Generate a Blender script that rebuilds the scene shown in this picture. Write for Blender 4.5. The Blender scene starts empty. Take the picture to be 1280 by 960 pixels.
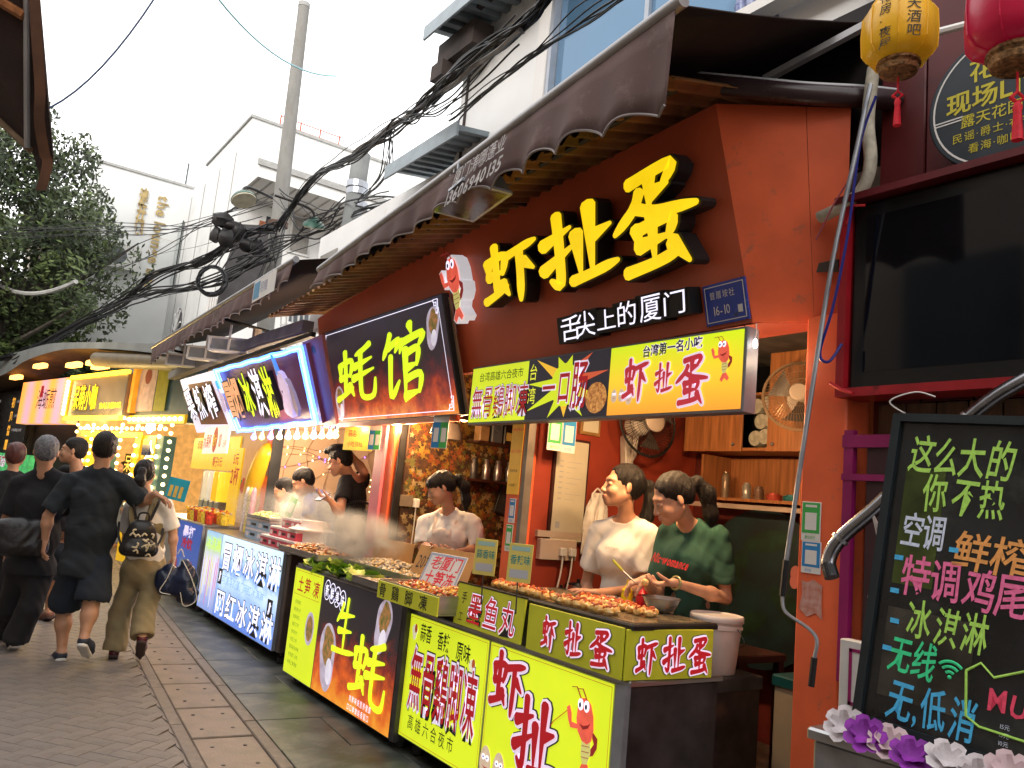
import bpy, math, random, numpy as np
from mathutils import Vector, Matrix
sin,cos,pi=math.sin,math.cos,math.pi
rnd=random.Random(7)
S=bpy.context.scene
COL=S.collection
# ---------------------------------------------------------------- camera, sky, sun, exposure
YAW,PITCH,ROLL=math.radians(34.75),math.radians(8.5),math.radians(5.5)
CAM=Vector((0,0,1.5)); FPX=1000.0
_F=Vector((sin(YAW)*cos(PITCH),cos(YAW)*cos(PITCH),sin(PITCH)))
_R0=Vector((cos(YAW),-sin(YAW),0)); _U0=_R0.cross(_F)
_R=cos(ROLL)*_R0+sin(ROLL)*_U0; _U=-sin(ROLL)*_R0+cos(ROLL)*_U0
cam=bpy.data.cameras.new('camera'); camo=bpy.data.objects.new('camera',cam); COL.objects.link(camo)
m=Matrix((( _R.x,_U.x,-_F.x),(_R.y,_U.y,-_F.y),(_R.z,_U.z,-_F.z))).to_4x4(); m.translation=CAM
camo.matrix_world=m
cam.sensor_width=36; cam.lens=36*FPX/1280; cam.clip_end=2000; cam.clip_start=.05
S.camera=camo
w=bpy.data.worlds.new('World'); S.world=w; w.use_nodes=True
nt=w.node_tree; bg=nt.nodes['Background']
sky=nt.nodes.new('ShaderNodeTexSky'); sky.sky_type='NISHITA'; sky.sun_disc=False
SUN_EL,SUN_AZ=math.radians(22),math.radians(-132)
sky.sun_elevation=SUN_EL; sky.sun_rotation=SUN_AZ; sky.dust_density=2
tc=nt.nodes.new('ShaderNodeTexCoord'); ns=nt.nodes.new('ShaderNodeTexNoise'); ns.inputs['Scale'].default_value=1.6; ns.inputs['Detail'].default_value=5
mp=nt.nodes.new('ShaderNodeMapping'); mp.inputs['Scale'].default_value=(1,1,2.5)
nt.links.new(tc.outputs['Generated'],mp.inputs[0]); nt.links.new(mp.outputs[0],ns.inputs[0])
cr=nt.nodes.new('ShaderNodeMapRange'); cr.inputs['From Min'].default_value=.35; cr.inputs['From Max'].default_value=.65
cr.inputs['To Min'].default_value=.72; cr.inputs['To Max'].default_value=.97
nt.links.new(ns.outputs[0],cr.inputs[0])
mx=nt.nodes.new('ShaderNodeMix'); mx.data_type='RGBA'
nt.links.new(cr.outputs[0],mx.inputs[0]); nt.links.new(sky.outputs[0],mx.inputs[6]); mx.inputs[7].default_value=(13.5,13.3,13.2,1)
nt.links.new(mx.outputs[2],bg.inputs[0]); bg.inputs[1].default_value=.1
sl=bpy.data.lights.new('sun','SUN'); sl.energy=1.0; sl.angle=math.radians(14); sl.color=(1,.94,.87)
so=bpy.data.objects.new('sun',sl); COL.objects.link(so)
sd=Vector((sin(SUN_AZ)*cos(SUN_EL),cos(SUN_AZ)*cos(SUN_EL),sin(SUN_EL)))
so.rotation_euler=sd.to_track_quat('Z','Y').to_euler()
S.view_settings.view_transform='Standard'; S.view_settings.look='None'; S.view_settings.exposure=.92; S.view_settings.gamma=1
S.view_settings.use_curve_mapping=False
try:
    S.cycles.max_bounces=6; S.cycles.volume_bounces=0; S.cycles.volume_step_rate=3
    S.cycles.sample_clamp_indirect=4
except Exception: pass
# ---------------------------------------------------------------- rays: pixel of the survey photo -> point on a world plane
def ray(px,py): return _F+(px-640)/FPX*_R-(py-480)/FPX*_U
def PX(px,py,x): d=ray(px,py); return CAM+d*(x/d.x)
def PY(px,py,y): d=ray(px,py); return CAM+d*(y/d.y)
def PZ(px,py,z): d=ray(px,py); return CAM+d*((z-1.5)/d.z)
def PD(px,py,t): return CAM+ray(px,py)*t
def PP(px,py,p0,n):
    d=ray(px,py); n=Vector(n); return CAM+d*((Vector(p0)-CAM).dot(n)/d.dot(n))
# ---------------------------------------------------------------- materials
def lin(c):
    if isinstance(c,str):
        c=[int(c[i:i+2],16)/255 for i in (0,2,4)]
        c=[x/12.92 if x<=.04045 else ((x+.055)/1.055)**2.4 for x in c]
    return tuple(c)+(1,)
MATS={}
EM=.56   # lit faces are given in display values; this brings them to scene values for the exposure above
def mat(name,col,rough=.6,metal=0,var=.12,scale=8,bump=0,bscale=60,emit=0,ecol=None,spec=.5,col2=None,stretch=(1,1,1),trans=0,alpha=1,dirt=None,ior=1.45,sheen=0,sss=0):
    if name in MATS: return MATS[name]
    m=bpy.data.materials.new(name); m.use_nodes=True; MATS[name]=m
    nt=m.node_tree; p=nt.nodes['Principled BSDF']; L=nt.links.new
    c=lin(col)
    def nn(t): return nt.nodes.new(t)
    tc=nn('ShaderNodeTexCoord'); mp=nn('ShaderNodeMapping'); mp.inputs['Scale'].default_value=stretch; L(tc.outputs['Object'],mp.inputs[0])
    out=None
    if var>0 or col2:
        n=nn('ShaderNodeTexNoise'); n.inputs['Scale'].default_value=scale; n.inputs['Detail'].default_value=4; L(mp.outputs[0],n.inputs[0])
        mr=nn('ShaderNodeMapRange'); mr.inputs['From Min'].default_value=.32; mr.inputs['From Max'].default_value=.68; L(n.outputs[0],mr.inputs[0])
        mx=nn('ShaderNodeMix'); mx.data_type='RGBA'; L(mr.outputs[0],mx.inputs[0])
        c2=lin(col2) if col2 else tuple(x*(1-2*var) for x in c[:3])+(1,)
        c1=c if col2 else tuple(min(1,x*(1+var*.6)) for x in c[:3])+(1,)
        mx.inputs[6].default_value=c2; mx.inputs[7].default_value=c1; out=mx.outputs[2]
        if dirt:
            n2=nn('ShaderNodeTexNoise'); n2.inputs['Scale'].default_value=dirt[1]; n2.inputs['Detail'].default_value=6; n2.inputs['Roughness'].default_value=.7; L(mp.outputs[0],n2.inputs[0])
            r2=nn('ShaderNodeMapRange'); r2.inputs['From Min'].default_value=dirt[2] if len(dirt)>2 else .52; r2.inputs['From Max'].default_value=.75; L(n2.outputs[0],r2.inputs[0])
            m2=nn('ShaderNodeMix'); m2.data_type='RGBA'; L(r2.outputs[0],m2.inputs[0]); L(out,m2.inputs[6]); m2.inputs[7].default_value=lin(dirt[0]); out=m2.outputs[2]
        L(out,p.inputs['Base Color'])
        rr=nn('ShaderNodeMapRange'); L(n.outputs[0],rr.inputs[0]); rr.inputs['To Min'].default_value=max(.03,rough-.12); rr.inputs['To Max'].default_value=min(1,rough+.12); L(rr.outputs[0],p.inputs['Roughness'])
    else:
        p.inputs['Base Color'].default_value=c; p.inputs['Roughness'].default_value=rough
    p.inputs['Metallic'].default_value=metal; p.inputs['Specular IOR Level'].default_value=spec; p.inputs['IOR'].default_value=ior
    if trans: p.inputs['Transmission Weight'].default_value=trans
    if alpha<1: p.inputs['Alpha'].default_value=alpha
    if sheen: p.inputs['Sheen Weight'].default_value=sheen
    if sss: p.inputs['Subsurface Weight'].default_value=sss; p.inputs['Subsurface Radius'].default_value=(.012,.005,.003); p.inputs['Subsurface Scale'].default_value=1
    if bump:
        b=nn('ShaderNodeTexNoise'); b.inputs['Scale'].default_value=bscale; b.inputs['Detail'].default_value=5; L(mp.outputs[0],b.inputs[0])
        bb=nn('ShaderNodeBump'); bb.inputs['Strength'].default_value=min(1,bump); bb.inputs['Distance'].default_value=.01; L(b.outputs[0],bb.inputs['Height']); L(bb.outputs[0],p.inputs['Normal'])
    if emit:
        e=lin(ecol) if ecol else c
        p.inputs['Emission Strength'].default_value=emit*EM
        if out and not ecol: L(out,p.inputs['Emission Color'])
        else: p.inputs['Emission Color'].default_value=e
    return m
def glow(name,col,strength=1.0,base=.15):   # a printed or plastic face lit from behind
    m=mat(name,col,rough=.35,var=.035,scale=3,emit=strength)
    return m
def ramp_mat(name,stops,axis=2,lo=0,hi=1,emit=0,noise=0,nscale=3,rough=.4):  # printed colour that runs along one object axis
    if name in MATS: return MATS[name]
    m=bpy.data.materials.new(name); m.use_nodes=True; MATS[name]=m
    nt=m.node_tree; p=nt.nodes['Principled BSDF']; L=nt.links.new; nn=nt.nodes.new
    tc=nn('ShaderNodeTexCoord'); sx=nn('ShaderNodeSeparateXYZ'); L(tc.outputs['Object'],sx.inputs[0])
    mr=nn('ShaderNodeMapRange'); mr.inputs['From Min'].default_value=lo; mr.inputs['From Max'].default_value=hi; L(sx.outputs[axis],mr.inputs[0])
    src=mr.outputs[0]
    if noise:
        n=nn('ShaderNodeTexNoise'); n.inputs['Scale'].default_value=nscale; n.inputs['Detail'].default_value=6; n.inputs['Roughness'].default_value=.65; L(tc.outputs['Object'],n.inputs[0])
        a=nn('ShaderNodeMath'); a.operation='MULTIPLY_ADD'; L(n.outputs[0],a.inputs[0]); a.inputs[1].default_value=noise; a.inputs[2].default_value=-noise/2
        b=nn('ShaderNodeMath'); b.operation='ADD'; L(src,b.inputs[0]); L(a.outputs[0],b.inputs[1]); src=b.outputs[0]
    cr=nn('ShaderNodeValToRGB'); L(src,cr.inputs[0]); e=cr.color_ramp
    while len(e.elements)<len(stops): e.elements.new(.5)
    for el,(pos,c) in zip(e.elements,stops): el.position=pos; el.color=lin(c)
    L(cr.outputs[0],p.inputs['Base Color']); p.inputs['Roughness'].default_value=rough
    if emit: L(cr.outputs[0],p.inputs['Emission Color']); p.inputs['Emission Strength'].default_value=emit*EM
    return m
# ---------------------------------------------------------------- things and meshes
def setp(o,label=None,cat=None,group=None,kind=None):
    if label: o['label']=label
    if cat: o['category']=cat
    if group: o['group']=group
    if kind: o['kind']=kind
    return o
def thing(name,label,cat,loc=(0,0,0),rz=0,rx=0,group=None,ry=0):
    o=bpy.data.objects.new(name,None); COL.objects.link(o); o.empty_display_size=.1
    o.location=loc; o.rotation_euler=(math.radians(rx),math.radians(ry),math.radians(rz))
    return setp(o,label,cat,group)
W_=-90   # rz of things whose front faces the street from the right-hand side
class MB:
    def __init__(s): s.v=[]; s.f=[]; s.m=[]; s.mats=[]
    def mi(s,m):
        if m not in s.mats: s.mats.append(m)
        return s.mats.index(m)
    def add(s,vs,fs,m):
        k=len(s.v); s.v+= [tuple(v) for v in vs]; i=s.mi(m)
        for f in fs: s.f.append(tuple(a+k for a in f)); s.m.append(i)
        return s
    def box(s,x0,x1,y0,y1,z0,z1,m,M=None):
        vs=[Vector(p) for p in ((x0,y0,z0),(x1,y0,z0),(x1,y1,z0),(x0,y1,z0),(x0,y0,z1),(x1,y0,z1),(x1,y1,z1),(x0,y1,z1))]
        if M: vs=[M@v for v in vs]
        return s.add(vs,[(0,3,2,1),(4,5,6,7),(0,1,5,4),(1,2,6,5),(2,3,7,6),(3,0,4,7)],m)
    def cbox(s,x0,x1,y0,y1,z0,z1,m,c=.01,M=None):   # box with chamfered vertical and top edges
        vs=[];
        def ring(a,z): return [(x0+a,y0+a,z),(x1-a,y0+a,z),(x1-a,y1-a,z),(x0+a,y1-a,z)]
        def oct(a,z): return [(x0+a,y0,z),(x1-a,y0,z),(x1,y0+a,z),(x1,y1-a,z),(x1-a,y1,z),(x0+a,y1,z),(x0,y1-a,z),(x0,y0+a,z)]
        vs=oct(c,z0)+oct(c,z1-c)+[(x0+c+c*.4,y0+c,z1),(x1-c-c*.4,y0+c,z1),(x1-c,y0+c*1.4,z1),(x1-c,y1-c*1.4,z1),(x1-c*1.4,y1-c,z1),(x0+c*1.4,y1-c,z1),(x0+c,y1-c*1.4,z1),(x0+c,y0+c*1.4,z1)]
        vs=[Vector(v) for v in vs]
        if M: vs=[M@v for v in vs]
        fs=[tuple(range(7,-1,-1)),tuple(range(16,24))]
        for r in (0,8):
            for i in range(8): j=(i+1)%8; fs.append((r+i,r+j,r+8+j,r+8+i))
        return s.add(vs,fs,m)
    def quad(s,a,b,c,d,m): return s.add([a,b,c,d],[(0,1,2,3)],m)
    def slab(s,pts,n,m,th):   # polygon extruded along n
        n=Vector(n)*th; k=len(pts); P=[Vector(p) for p in pts]; Q=[p+n for p in P]
        fs=[tuple(range(k)),tuple(range(2*k-1,k-1,-1))]+[(i,i+k,(i+1)%k+k,(i+1)%k) for i in range(k)]
        return s.add(P+Q,fs,m)
    def tube(s,pts,r,m,n=8,cap=True):
        P=[Vector(p) for p in pts]; R=r if isinstance(r,(list,tuple)) else [r]*len(P)
        base=len(s.v); fs=[]; vs=[]; up=None
        for i,p in enumerate(P):
            t=(P[min(i+1,len(P)-1)]-P[max(i-1,0)])
            if t.length<1e-9: t=Vector((0,0,1))
            t.normalize()
            if up is None: up=t.orthogonal().normalized()
            up=(up-t*up.dot(t)); up=up.normalized() if up.length>1e-6 else t.orthogonal().normalized()
            b=t.cross(up)
            for k in range(n):
                a=2*pi*k/n; vs.append(p+(up*cos(a)+b*sin(a))*R[i])
        for i in range(len(P)-1):
            for k in range(n):
                j=(k+1)%n; fs.append((i*n+k,i*n+j,(i+1)*n+j,(i+1)*n+k))
        if cap: fs.append(tuple(range(n-1,-1,-1))); fs.append(tuple((len(P)-1)*n+k for k in range(n)))
        return s.add(vs,fs,m)
    def lathe(s,prof,m,c=(0,0,0),n=20,M=None,cap=True,sx=1,sy=1):   # prof: (radius, z)
        vs=[]; fs=[]
        for r,z in prof:
            for k in range(n): a=2*pi*k/n; v=Vector((c[0]+r*cos(a)*sx,c[1]+r*sin(a)*sy,c[2]+z)); vs.append(M@v if M else v)
        for i in range(len(prof)-1):
            for k in range(n): j=(k+1)%n; fs.append((i*n+k,i*n+j,(i+1)*n+j,(i+1)*n+k))
        if cap: fs.append(tuple(range(n-1,-1,-1))); fs.append(tuple((len(prof)-1)*n+k for k in range(n)))
        return s.add(vs,fs,m)
    def disc(s,x,z,r,y,m,n=28,rz=None,M=None):      # flat disc on a front face
        return s.add([(x+r*cos(2*pi*k/n),y,z+(rz or r)*sin(2*pi*k/n)) for k in range(n)],[tuple(range(n))],m)
    def poly(s,pts,y,m,th=0):                  # flat outline on a front face (x,z)
        if th: return s.slab([(p[0],y,p[1]) for p in pts],(0,1,0),m,th)
        return s.add([(p[0],y,p[1]) for p in pts],[tuple(range(len(pts)))],m)
    def ball(s,c,r,m,n=8,k=6,M=None,jit=0):
        vs=[];fs=[]; rx,ry,rz=r if isinstance(r,(tuple,list)) else (r,r,r)
        for i in range(1,k):
            t=pi*i/k
            for j in range(n):
                a=2*pi*j/n; q=1+rnd.uniform(-jit,jit); v=Vector((rx*q*sin(t)*cos(a),ry*q*sin(t)*sin(a),rz*q*cos(t)))
                if M: v=M@v
                vs.append(Vector(c)+v)
        t0=Vector((0,0,rz));t1=Vector((0,0,-rz))
        if M: t0=M@t0;t1=M@t1
        vs+=[Vector(c)+t0,Vector(c)+t1]; A=len(vs)-2
        for i in range(k-2):
            for j in range(n): q=(j+1)%n; fs.append((i*n+j,(i+1)*n+j,(i+1)*n+q,i*n+q))
        for j in range(n): fs.append((A,j,(j+1)%n)); fs.append((A+1,(k-2)*n+(j+1)%n,(k-2)*n+j))
        return s.add(vs,fs,m)
    def build(s,name,parent=None,smooth=False,label=None,cat=None,group=None,kind=None,bevel=0,loc=None):
        me=bpy.data.meshes.new(name); me.from_pydata([tuple(v) for v in s.v],[],s.f)
        for mm in s.mats: me.materials.append(mm)
        me.polygons.foreach_set('material_index',s.m)
        if smooth:
            me.polygons.foreach_set('use_smooth',[True]*len(s.f))
            try: me.set_sharp_from_angle(angle=math.radians(smooth if smooth is not True else 45))
            except Exception: pass
        me.update(); o=bpy.data.objects.new(name,me); COL.objects.link(o)
        if parent: o.parent=parent
        if loc: o.location=loc
        if bevel: b=o.modifiers.new('bevel','BEVEL'); b.width=bevel; b.segments=2; b.limit_method='ANGLE'
        return setp(o,label,cat,group,kind)
def dup(o,parent=None,loc=None,rz=None,label=None,rec=True):
    c=o.copy(); COL.objects.link(c)
    if parent: c.parent=parent
    if loc is not None: c.location=loc
    if rz is not None: c.rotation_euler=(c.rotation_euler[0],c.rotation_euler[1],math.radians(rz))
    if label: c['label']=label
    if rec:
        for ch in list(o.children): dup(ch,c)
    return c
def catmull(P,seg=6):
    P=[Vector(p) for p in P]
    if len(P)<3: return P
    out=[]
    for i in range(len(P)-1):
        p0=P[max(i-1,0)];p1=P[i];p2=P[i+1];p3=P[min(i+2,len(P)-1)]
        for k in range(seg):
            t=k/seg; out.append(.5*((2*p1)+(-p0+p2)*t+(2*p0-5*p1+4*p2-p3)*t*t+(-p0+3*p1-3*p2+p3)*t*t*t))
    out.append(P[-1]); return out
def light(name,kind,loc,energy,col,parent=None,size=.1,spot=None,aim=None):
    l=bpy.data.lights.new(name,kind); l.energy=energy; l.color=col
    if kind=='POINT': l.shadow_soft_size=size
    if kind=='SPOT': l.shadow_soft_size=size; l.spot_size=math.radians(spot or 110); l.spot_blend=.6
    if kind=='AREA': l.size=size
    o=bpy.data.objects.new(name,l); COL.objects.link(o); o.location=loc
    if aim is not None: o.rotation_euler=(Vector(aim)-Vector(loc)).to_track_quat('-Z','Y').to_euler()
    if parent: o.parent=parent; 
    return o
# ---------------------------------------------------------------- lettering
_ts=bpy.data.scenes.new('glyph_work'); _gc={}
def glyph(ch,off=0):
    k=(ch,off)
    if k in _gc: return _gc[k]
    cu=bpy.data.curves.new('g','FONT'); cu.body=ch; cu.size=1; cu.offset=off; cu.resolution_u=2
    o=bpy.data.objects.new('g',cu); _ts.collection.objects.link(o); vl=_ts.view_layers[0]; vl.update()
    e=o.evaluated_get(vl.depsgraph); me=e.to_mesh()
    V=[(v.co.x,v.co.y) for v in me.vertices]; F=[tuple(p.vertices) for p in me.polygons]; e.to_mesh_clear()
    F=[(f if (lambda q: sum(q[i][0]*q[(i+1)%len(q)][1]-q[(i+1)%len(q)][0]*q[i][1] for i in range(len(q))))([V[a] for a in f])>0 else f[::-1]) for f in F]
    bpy.data.objects.remove(o); bpy.data.curves.remove(cu)
    adv=1.0 if ord(ch)>0x2000 else (max([v[0] for v in V])+.07 if V else .3)
    _gc[k]=(V,F,adv); return _gc[k]
def text(mb,st,x,z,h,y,m,sx=1.0,off=0,shear=0,rot=0,vert=False,gap=0,jit=0,rs=0,slope=0):
    """h = height of a character; x,z = lower-left corner; layers: off/m may be lists drawn back to front"""
    ms=m if isinstance(m,(list,tuple)) else [m]; offs=off if isinstance(off,(list,tuple)) else [off]
    for li,(mm,of) in enumerate(zip(ms,offs)):
        cx=x; cz=z; yy=y-.0012*li; r2=random.Random(rs)
        for ch in st:
            V,F,adv=glyph(ch,of); a=rot+r2.uniform(-jit,jit); s=h/.93*(1+r2.uniform(-jit,jit)*.4)
            jz=r2.uniform(-jit,jit)*h*.25
            if F:
                vs=[]
                for (u,v) in V:
                    u2=(u+shear*v)*sx*s; v2=(v+.08)*s+jz
                    vs.append((cx+u2*cos(a)-v2*sin(a),yy,cz+u2*sin(a)+v2*cos(a)))
                mb.add(vs,F,mm)
            if vert: cz-=h*(1.08+gap)
            else: cx+=(adv+gap)*s*sx; cz+=(adv+gap)*s*sx*slope
    return cx
BR={ # brush characters as strokes: points (x,y,half width)
'虫':[[(.10,.74),(.10,.46)],[(.08,.73),(.42,.78),(.37,.48)],[(.10,.48),(.38,.52)],[(.25,.98),(.25,.60),(.22,.14)],[(.0,.08),(.20,.15),(.44,.26)],[(.35,.32),(.46,.10)]],
'下':[[(.46,.74),(.70,.80),(1.0,.86)],[(.71,.80),(.70,.40),(.67,-.04)],[(.76,.58),(.94,.42)]],
'扌':[[(.02,.66),(.44,.80)],[(.26,1.02),(.26,.50),(.23,.06),(.10,.14)],[(.0,.30),(.46,.54)]],
'止':[[(.72,1.0),(.70,.12)],[(.73,.58),(.98,.66)],[(.52,.68),(.54,.14)],[(.42,.05),(.70,.09),(1.03,.16)]],
'疋虫':[[(.22,.92),(.78,.99),(.66,.80)],[(.50,.93),(.47,.60)],[(.50,.75),(.72,.80)],[(.36,.80),(.26,.64),(-.02,.44)],[(.26,.66),(.55,.55),(1.04,.50)],[(.28,.42),(.30,.22)],[(.27,.40),(.73,.45),(.67,.25)],[(.29,.23),(.68,.27)],[(.49,.56),(.48,.05)],[(.10,-.02),(.50,.02),(.82,.09)],[(.72,.18),(.90,-.05)]],
'毛':[[(.92,1.0),(.74,.92),(.54,.86)],[(.50,.64),(.96,.74)],[(.46,.42),(1.0,.53)],[(.68,.90),(.66,.40),(.70,.06),(.98,.04),(1.04,.34)]],
'饣':[[(.22,1.0),(.14,.84),(.02,.66)],[(.16,.80),(.44,.88),(.34,.72)],[(.22,.66),(.20,.06),(.42,.26)]],
'官':[[(.72,1.06),(.76,.92)],[(.52,.84),(.46,.68)],[(.50,.82),(1.02,.88),(.92,.72)],[(.60,.70),(.56,-.06)],[(.60,.64),(.90,.68),(.86,.44)],[(.58,.42),(.86,.46)],[(.58,.26),(.94,.30),(.90,.04)],[(.57,.01),(.92,.06)]],
'生':[[(.32,.94),(.24,.76),(.08,.56)],[(.24,.70),(.88,.80)],[(.20,.40),(.82,.48)],[(.54,1.06),(.50,.50),(.50,.06)],[(-.02,.0),(.50,.04),(1.04,.12)]]}
BRC={'虾':['虫','下'],'扯':['扌','止'],'蛋':['疋虫'],'蚝':['虫','毛'],'馆':['饣','官'],'生':['生']}
def brush(mb,ch,x,z,sw,sh,y,m,wd=.062,fat=0,depth=0,side=None,shear=0,rise=0):
    """brush character; depth>0 makes a solid channel letter standing depth in front of its back plane"""
    si=0
    for part in BRC[ch]:
        for st in BR[part]:
            P=catmull([Vector((a,b,0)) for a,b in st],5); n=len(P); si+=1
            L=[];Rr=[]
            for i,p in enumerate(P):
                t=(P[min(i+1,n-1)]-P[max(i-1,0)]); t.normalize(); q=i/(n-1)
                w=wd*(1.15-.75*q**2.2+.25*(1-q)**6) if len(st)<3 else wd*(1.1-.15*sin(pi*q)-.6*max(0,q-.75)/.25)
                w=w+fat
                e=0
                nn=Vector((-t.y,t.x,0)); L.append(p+nn*w); Rr.append(p-nn*w)
            t0=(P[1]-P[0]).normalized(); t1=(P[-1]-P[-2]).normalized()
            w0=(L[0]-Rr[0]).length/2; w1=(L[-1]-Rr[-1]).length/2
            c0=[P[0]-t0*w0*.75*sin(a)+ (L[0]-P[0])*cos(a) for a in (pi*.75,pi*.5,pi*.25)]
            c1=[P[-1]+t1*w1*.9*sin(a)+(L[-1]-P[-1])*cos(a) for a in (pi*.25,pi*.5,pi*.75)]
            ring=[]   # outline: L forward, end cap, R back, start cap
            ring=L+c1+Rr[::-1]+c0
            def W(p,yy): 
                return (x+(p.x+shear*p.y)*sw,yy,z+(p.y+rise*p.x)*sh)
            yy=y-.0003*si
            K=len(ring)
            F=[]
            idxL=list(range(n)); idxR=[n+3+(n-1-i) for i in range(n)]
            for i in range(n-1): F.append((idxR[i],idxR[i+1],idxL[i+1],idxL[i]))
            F.append((idxL[n-1],idxR[n-1],n+2,n+1,n)) ; F.append((idxR[0],idxL[0],K-1,K-2,K-3))
            vs=[W(p,yy) for p in ring]
            mb.add(vs,F,m)
            if depth:
                vb=[W(p,y+depth) for p in ring]
                mb.add(vs+vb,[(i,(i+1)%K,(i+1)%K+K,i+K) for i in range(K)],side or m)
# ---------------------------------------------------------------- bodies and clothes: blended volumes turned into one continuous skin
def V3(*a): return np.array(a if len(a)>1 else a[0],dtype=float)
def nrm(v): v=V3(v); return v/(np.linalg.norm(v)+1e-12)
def rc(a,b,r1,r2,k=.02,op='u'): return ('rc',V3(a),V3(b),r1,r2,k,op)
def el(c,r,k=.02,op='u',M=None): return ('el',V3(c),V3(r),M,None,k,op)
def pl(p,n,op='s',k=.004): return ('pl',V3(p),nrm(n),0,0,k,op)
def rotm(x=0,y=0,z=0):
    return np.array((Matrix.Rotation(math.radians(z),3,'Z')@Matrix.Rotation(math.radians(y),3,'Y')@Matrix.Rotation(math.radians(x),3,'X')))
def axis_grid(lo,hi,coarse,fine,zones):
    out=[lo]; 
    while out[-1]<hi:
        x=out[-1]; h=coarse
        for a,b in zones:
            if x>a-.012 and x<b: h=fine; break
        out.append(x+h)
    return np.array(out,dtype=np.float32)
def sdf_mesh(prims,coarse,fine,zones=(),disp=None,pad=.03):
    lo=np.full(3,1e9);hi=np.full(3,-1e9); bb=[]
    for p in prims:
        if p[0]=='rc': r=max(p[3],p[4]); a=np.minimum(p[1],p[2])-r;b=np.maximum(p[1],p[2])+r
        elif p[0]=='el':
            r=float(np.max(p[2])); rr=p[2] if p[3] is None else np.full(3,r); a=p[1]-rr;b=p[1]+rr
        else: bb.append(None); continue
        if p[6]=='u': lo=np.minimum(lo,a);hi=np.maximum(hi,b)
        bb.append((a,b))
    lo-=pad;hi+=pad
    ax=[axis_grid(lo[i],hi[i],coarse,fine,[(z[0][i],z[1][i]) for z in zones]) for i in range(3)]
    X,Y,Z=ax; D=np.full((len(X),len(Y),len(Z)),.2,dtype=np.float32)
    for p,b in zip(prims,bb):
        k=p[5]
        if b is None: sl=(slice(None),)*3
        else:
            mg=k+coarse*2.5
            sl=tuple(slice(max(0,int(np.searchsorted(ax[i],b[0][i]-mg))-1),int(np.searchsorted(ax[i],b[1][i]+mg))+1) for i in range(3))
        x=X[sl[0]][:,None,None];y=Y[sl[1]][None,:,None];z=Z[sl[2]][None,None,:]
        if x.size*y.size*z.size==0: continue
        if p[0]=='rc':
            a,bv=p[1],p[2]-p[1]; L=float(bv@bv)+1e-12
            px,py,pz=x-a[0],y-a[1],z-a[2]
            h=np.clip((px*bv[0]+py*bv[1]+pz*bv[2])/L,0,1)
            d=np.sqrt((px-h*bv[0])**2+(py-h*bv[1])**2+(pz-h*bv[2])**2)-(p[3]+(p[4]-p[3])*h)
        elif p[0]=='el':
            c,r,M=p[1],p[2],p[3]; px,py,pz=x-c[0],y-c[1],z-c[2]
            if M is not None: px,py,pz=(M[0,0]*px+M[1,0]*py+M[2,0]*pz,M[0,1]*px+M[1,1]*py+M[2,1]*pz,M[0,2]*px+M[1,2]*py+M[2,2]*pz)
            k0=np.sqrt((px/r[0])**2+(py/r[1])**2+(pz/r[2])**2); k1=np.sqrt((px/r[0]**2)**2+(py/r[1]**2)**2+(pz/r[2]**2)**2)+1e-9
            d=k0*(k0-1)/k1
        else: d=-((x-p[1][0])*p[2][0]+(y-p[1][1])*p[2][1]+(z-p[1][2])*p[2][2]); d=np.broadcast_to(d,(len(X),len(Y),len(Z)))
        A=D[sl]; d=d.astype(np.float32)
        if p[6]=='u': h=np.maximum(k-np.abs(A-d),0)/k; D[sl]=np.minimum(A,d)-h*h*k*.25
        else:
            d=-d; h=np.maximum(k-np.abs(A-d),0)/k; D[sl]=np.maximum(A,d)+h*h*k*.25   # keep A outside of p
    if disp is not None:
        D+=disp(X[:,None,None],Y[None,:,None],Z[None,None,:]).astype(np.float32)
    s=D<0
    c=s[:-1,:-1,:-1].astype(np.int8)
    n=c+s[1:,:-1,:-1]+s[:-1,1:,:-1]+s[1:,1:,:-1]+s[:-1,:-1,1:]+s[1:,:-1,1:]+s[:-1,1:,1:]+s[1:,1:,1:]
    cells=np.argwhere((n>0)&(n<8)); idx=np.full(n.shape,-1,dtype=np.int32); idx[tuple(cells.T)]=np.arange(len(cells))
    acc=np.zeros((len(cells),3));cnt=np.zeros(len(cells))
    ci,cj,ck=cells.T
    G=[g.astype(float) for g in ax]
    for e in ((0,0),(0,1),(1,0),(1,1)):
        for a in range(3):
            o=[0,0,0]; others=[i for i in range(3) if i!=a]; o[others[0]]=e[0];o[others[1]]=e[1]
            i0=(ci+o[0],cj+o[1],ck+o[2]); o2=list(o);o2[a]=1; i1=(ci+o2[0],cj+o2[1],ck+o2[2])
            d0=D[i0].astype(float);d1=D[i1].astype(float); mk=(d0<0)!=(d1<0); t=np.where(mk,d0/(d0-d1+1e-12),0)
            P=np.stack([G[q][i0[q]] for q in range(3)],1); P[:,a]+=t*(G[a][i1[a]]-G[a][i0[a]])
            acc[mk]+=P[mk];cnt[mk]+=1
    Vt=acc/np.maximum(cnt,1)[:,None]
    Q=[]
    for a in range(3):
        b,c2=[(1,2),(2,0),(0,1)][a]
        sl0=[slice(None)]*3;sl1=[slice(None)]*3;sl0[a]=slice(0,-1);sl1[a]=slice(1,None)
        A=s[tuple(sl0)];B=s[tuple(sl1)]; E=np.argwhere(A!=B)
        E=E[(E[:,b]>0)&(E[:,c2]>0)&(E[:,b]<n.shape[b])&(E[:,c2]<n.shape[c2])]
        if len(E)==0: continue
        fl=A[tuple(E.T)]
        def at(db,dc): q=E.copy();q[:,b]-=db;q[:,c2]-=dc; return idx[tuple(q.T)]
        q=np.stack([at(1,1),at(0,1),at(0,0),at(1,0)],1); q[~fl]=q[~fl][:,::-1]; Q.append(q)
    return Vt,np.concatenate(Q)
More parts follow.
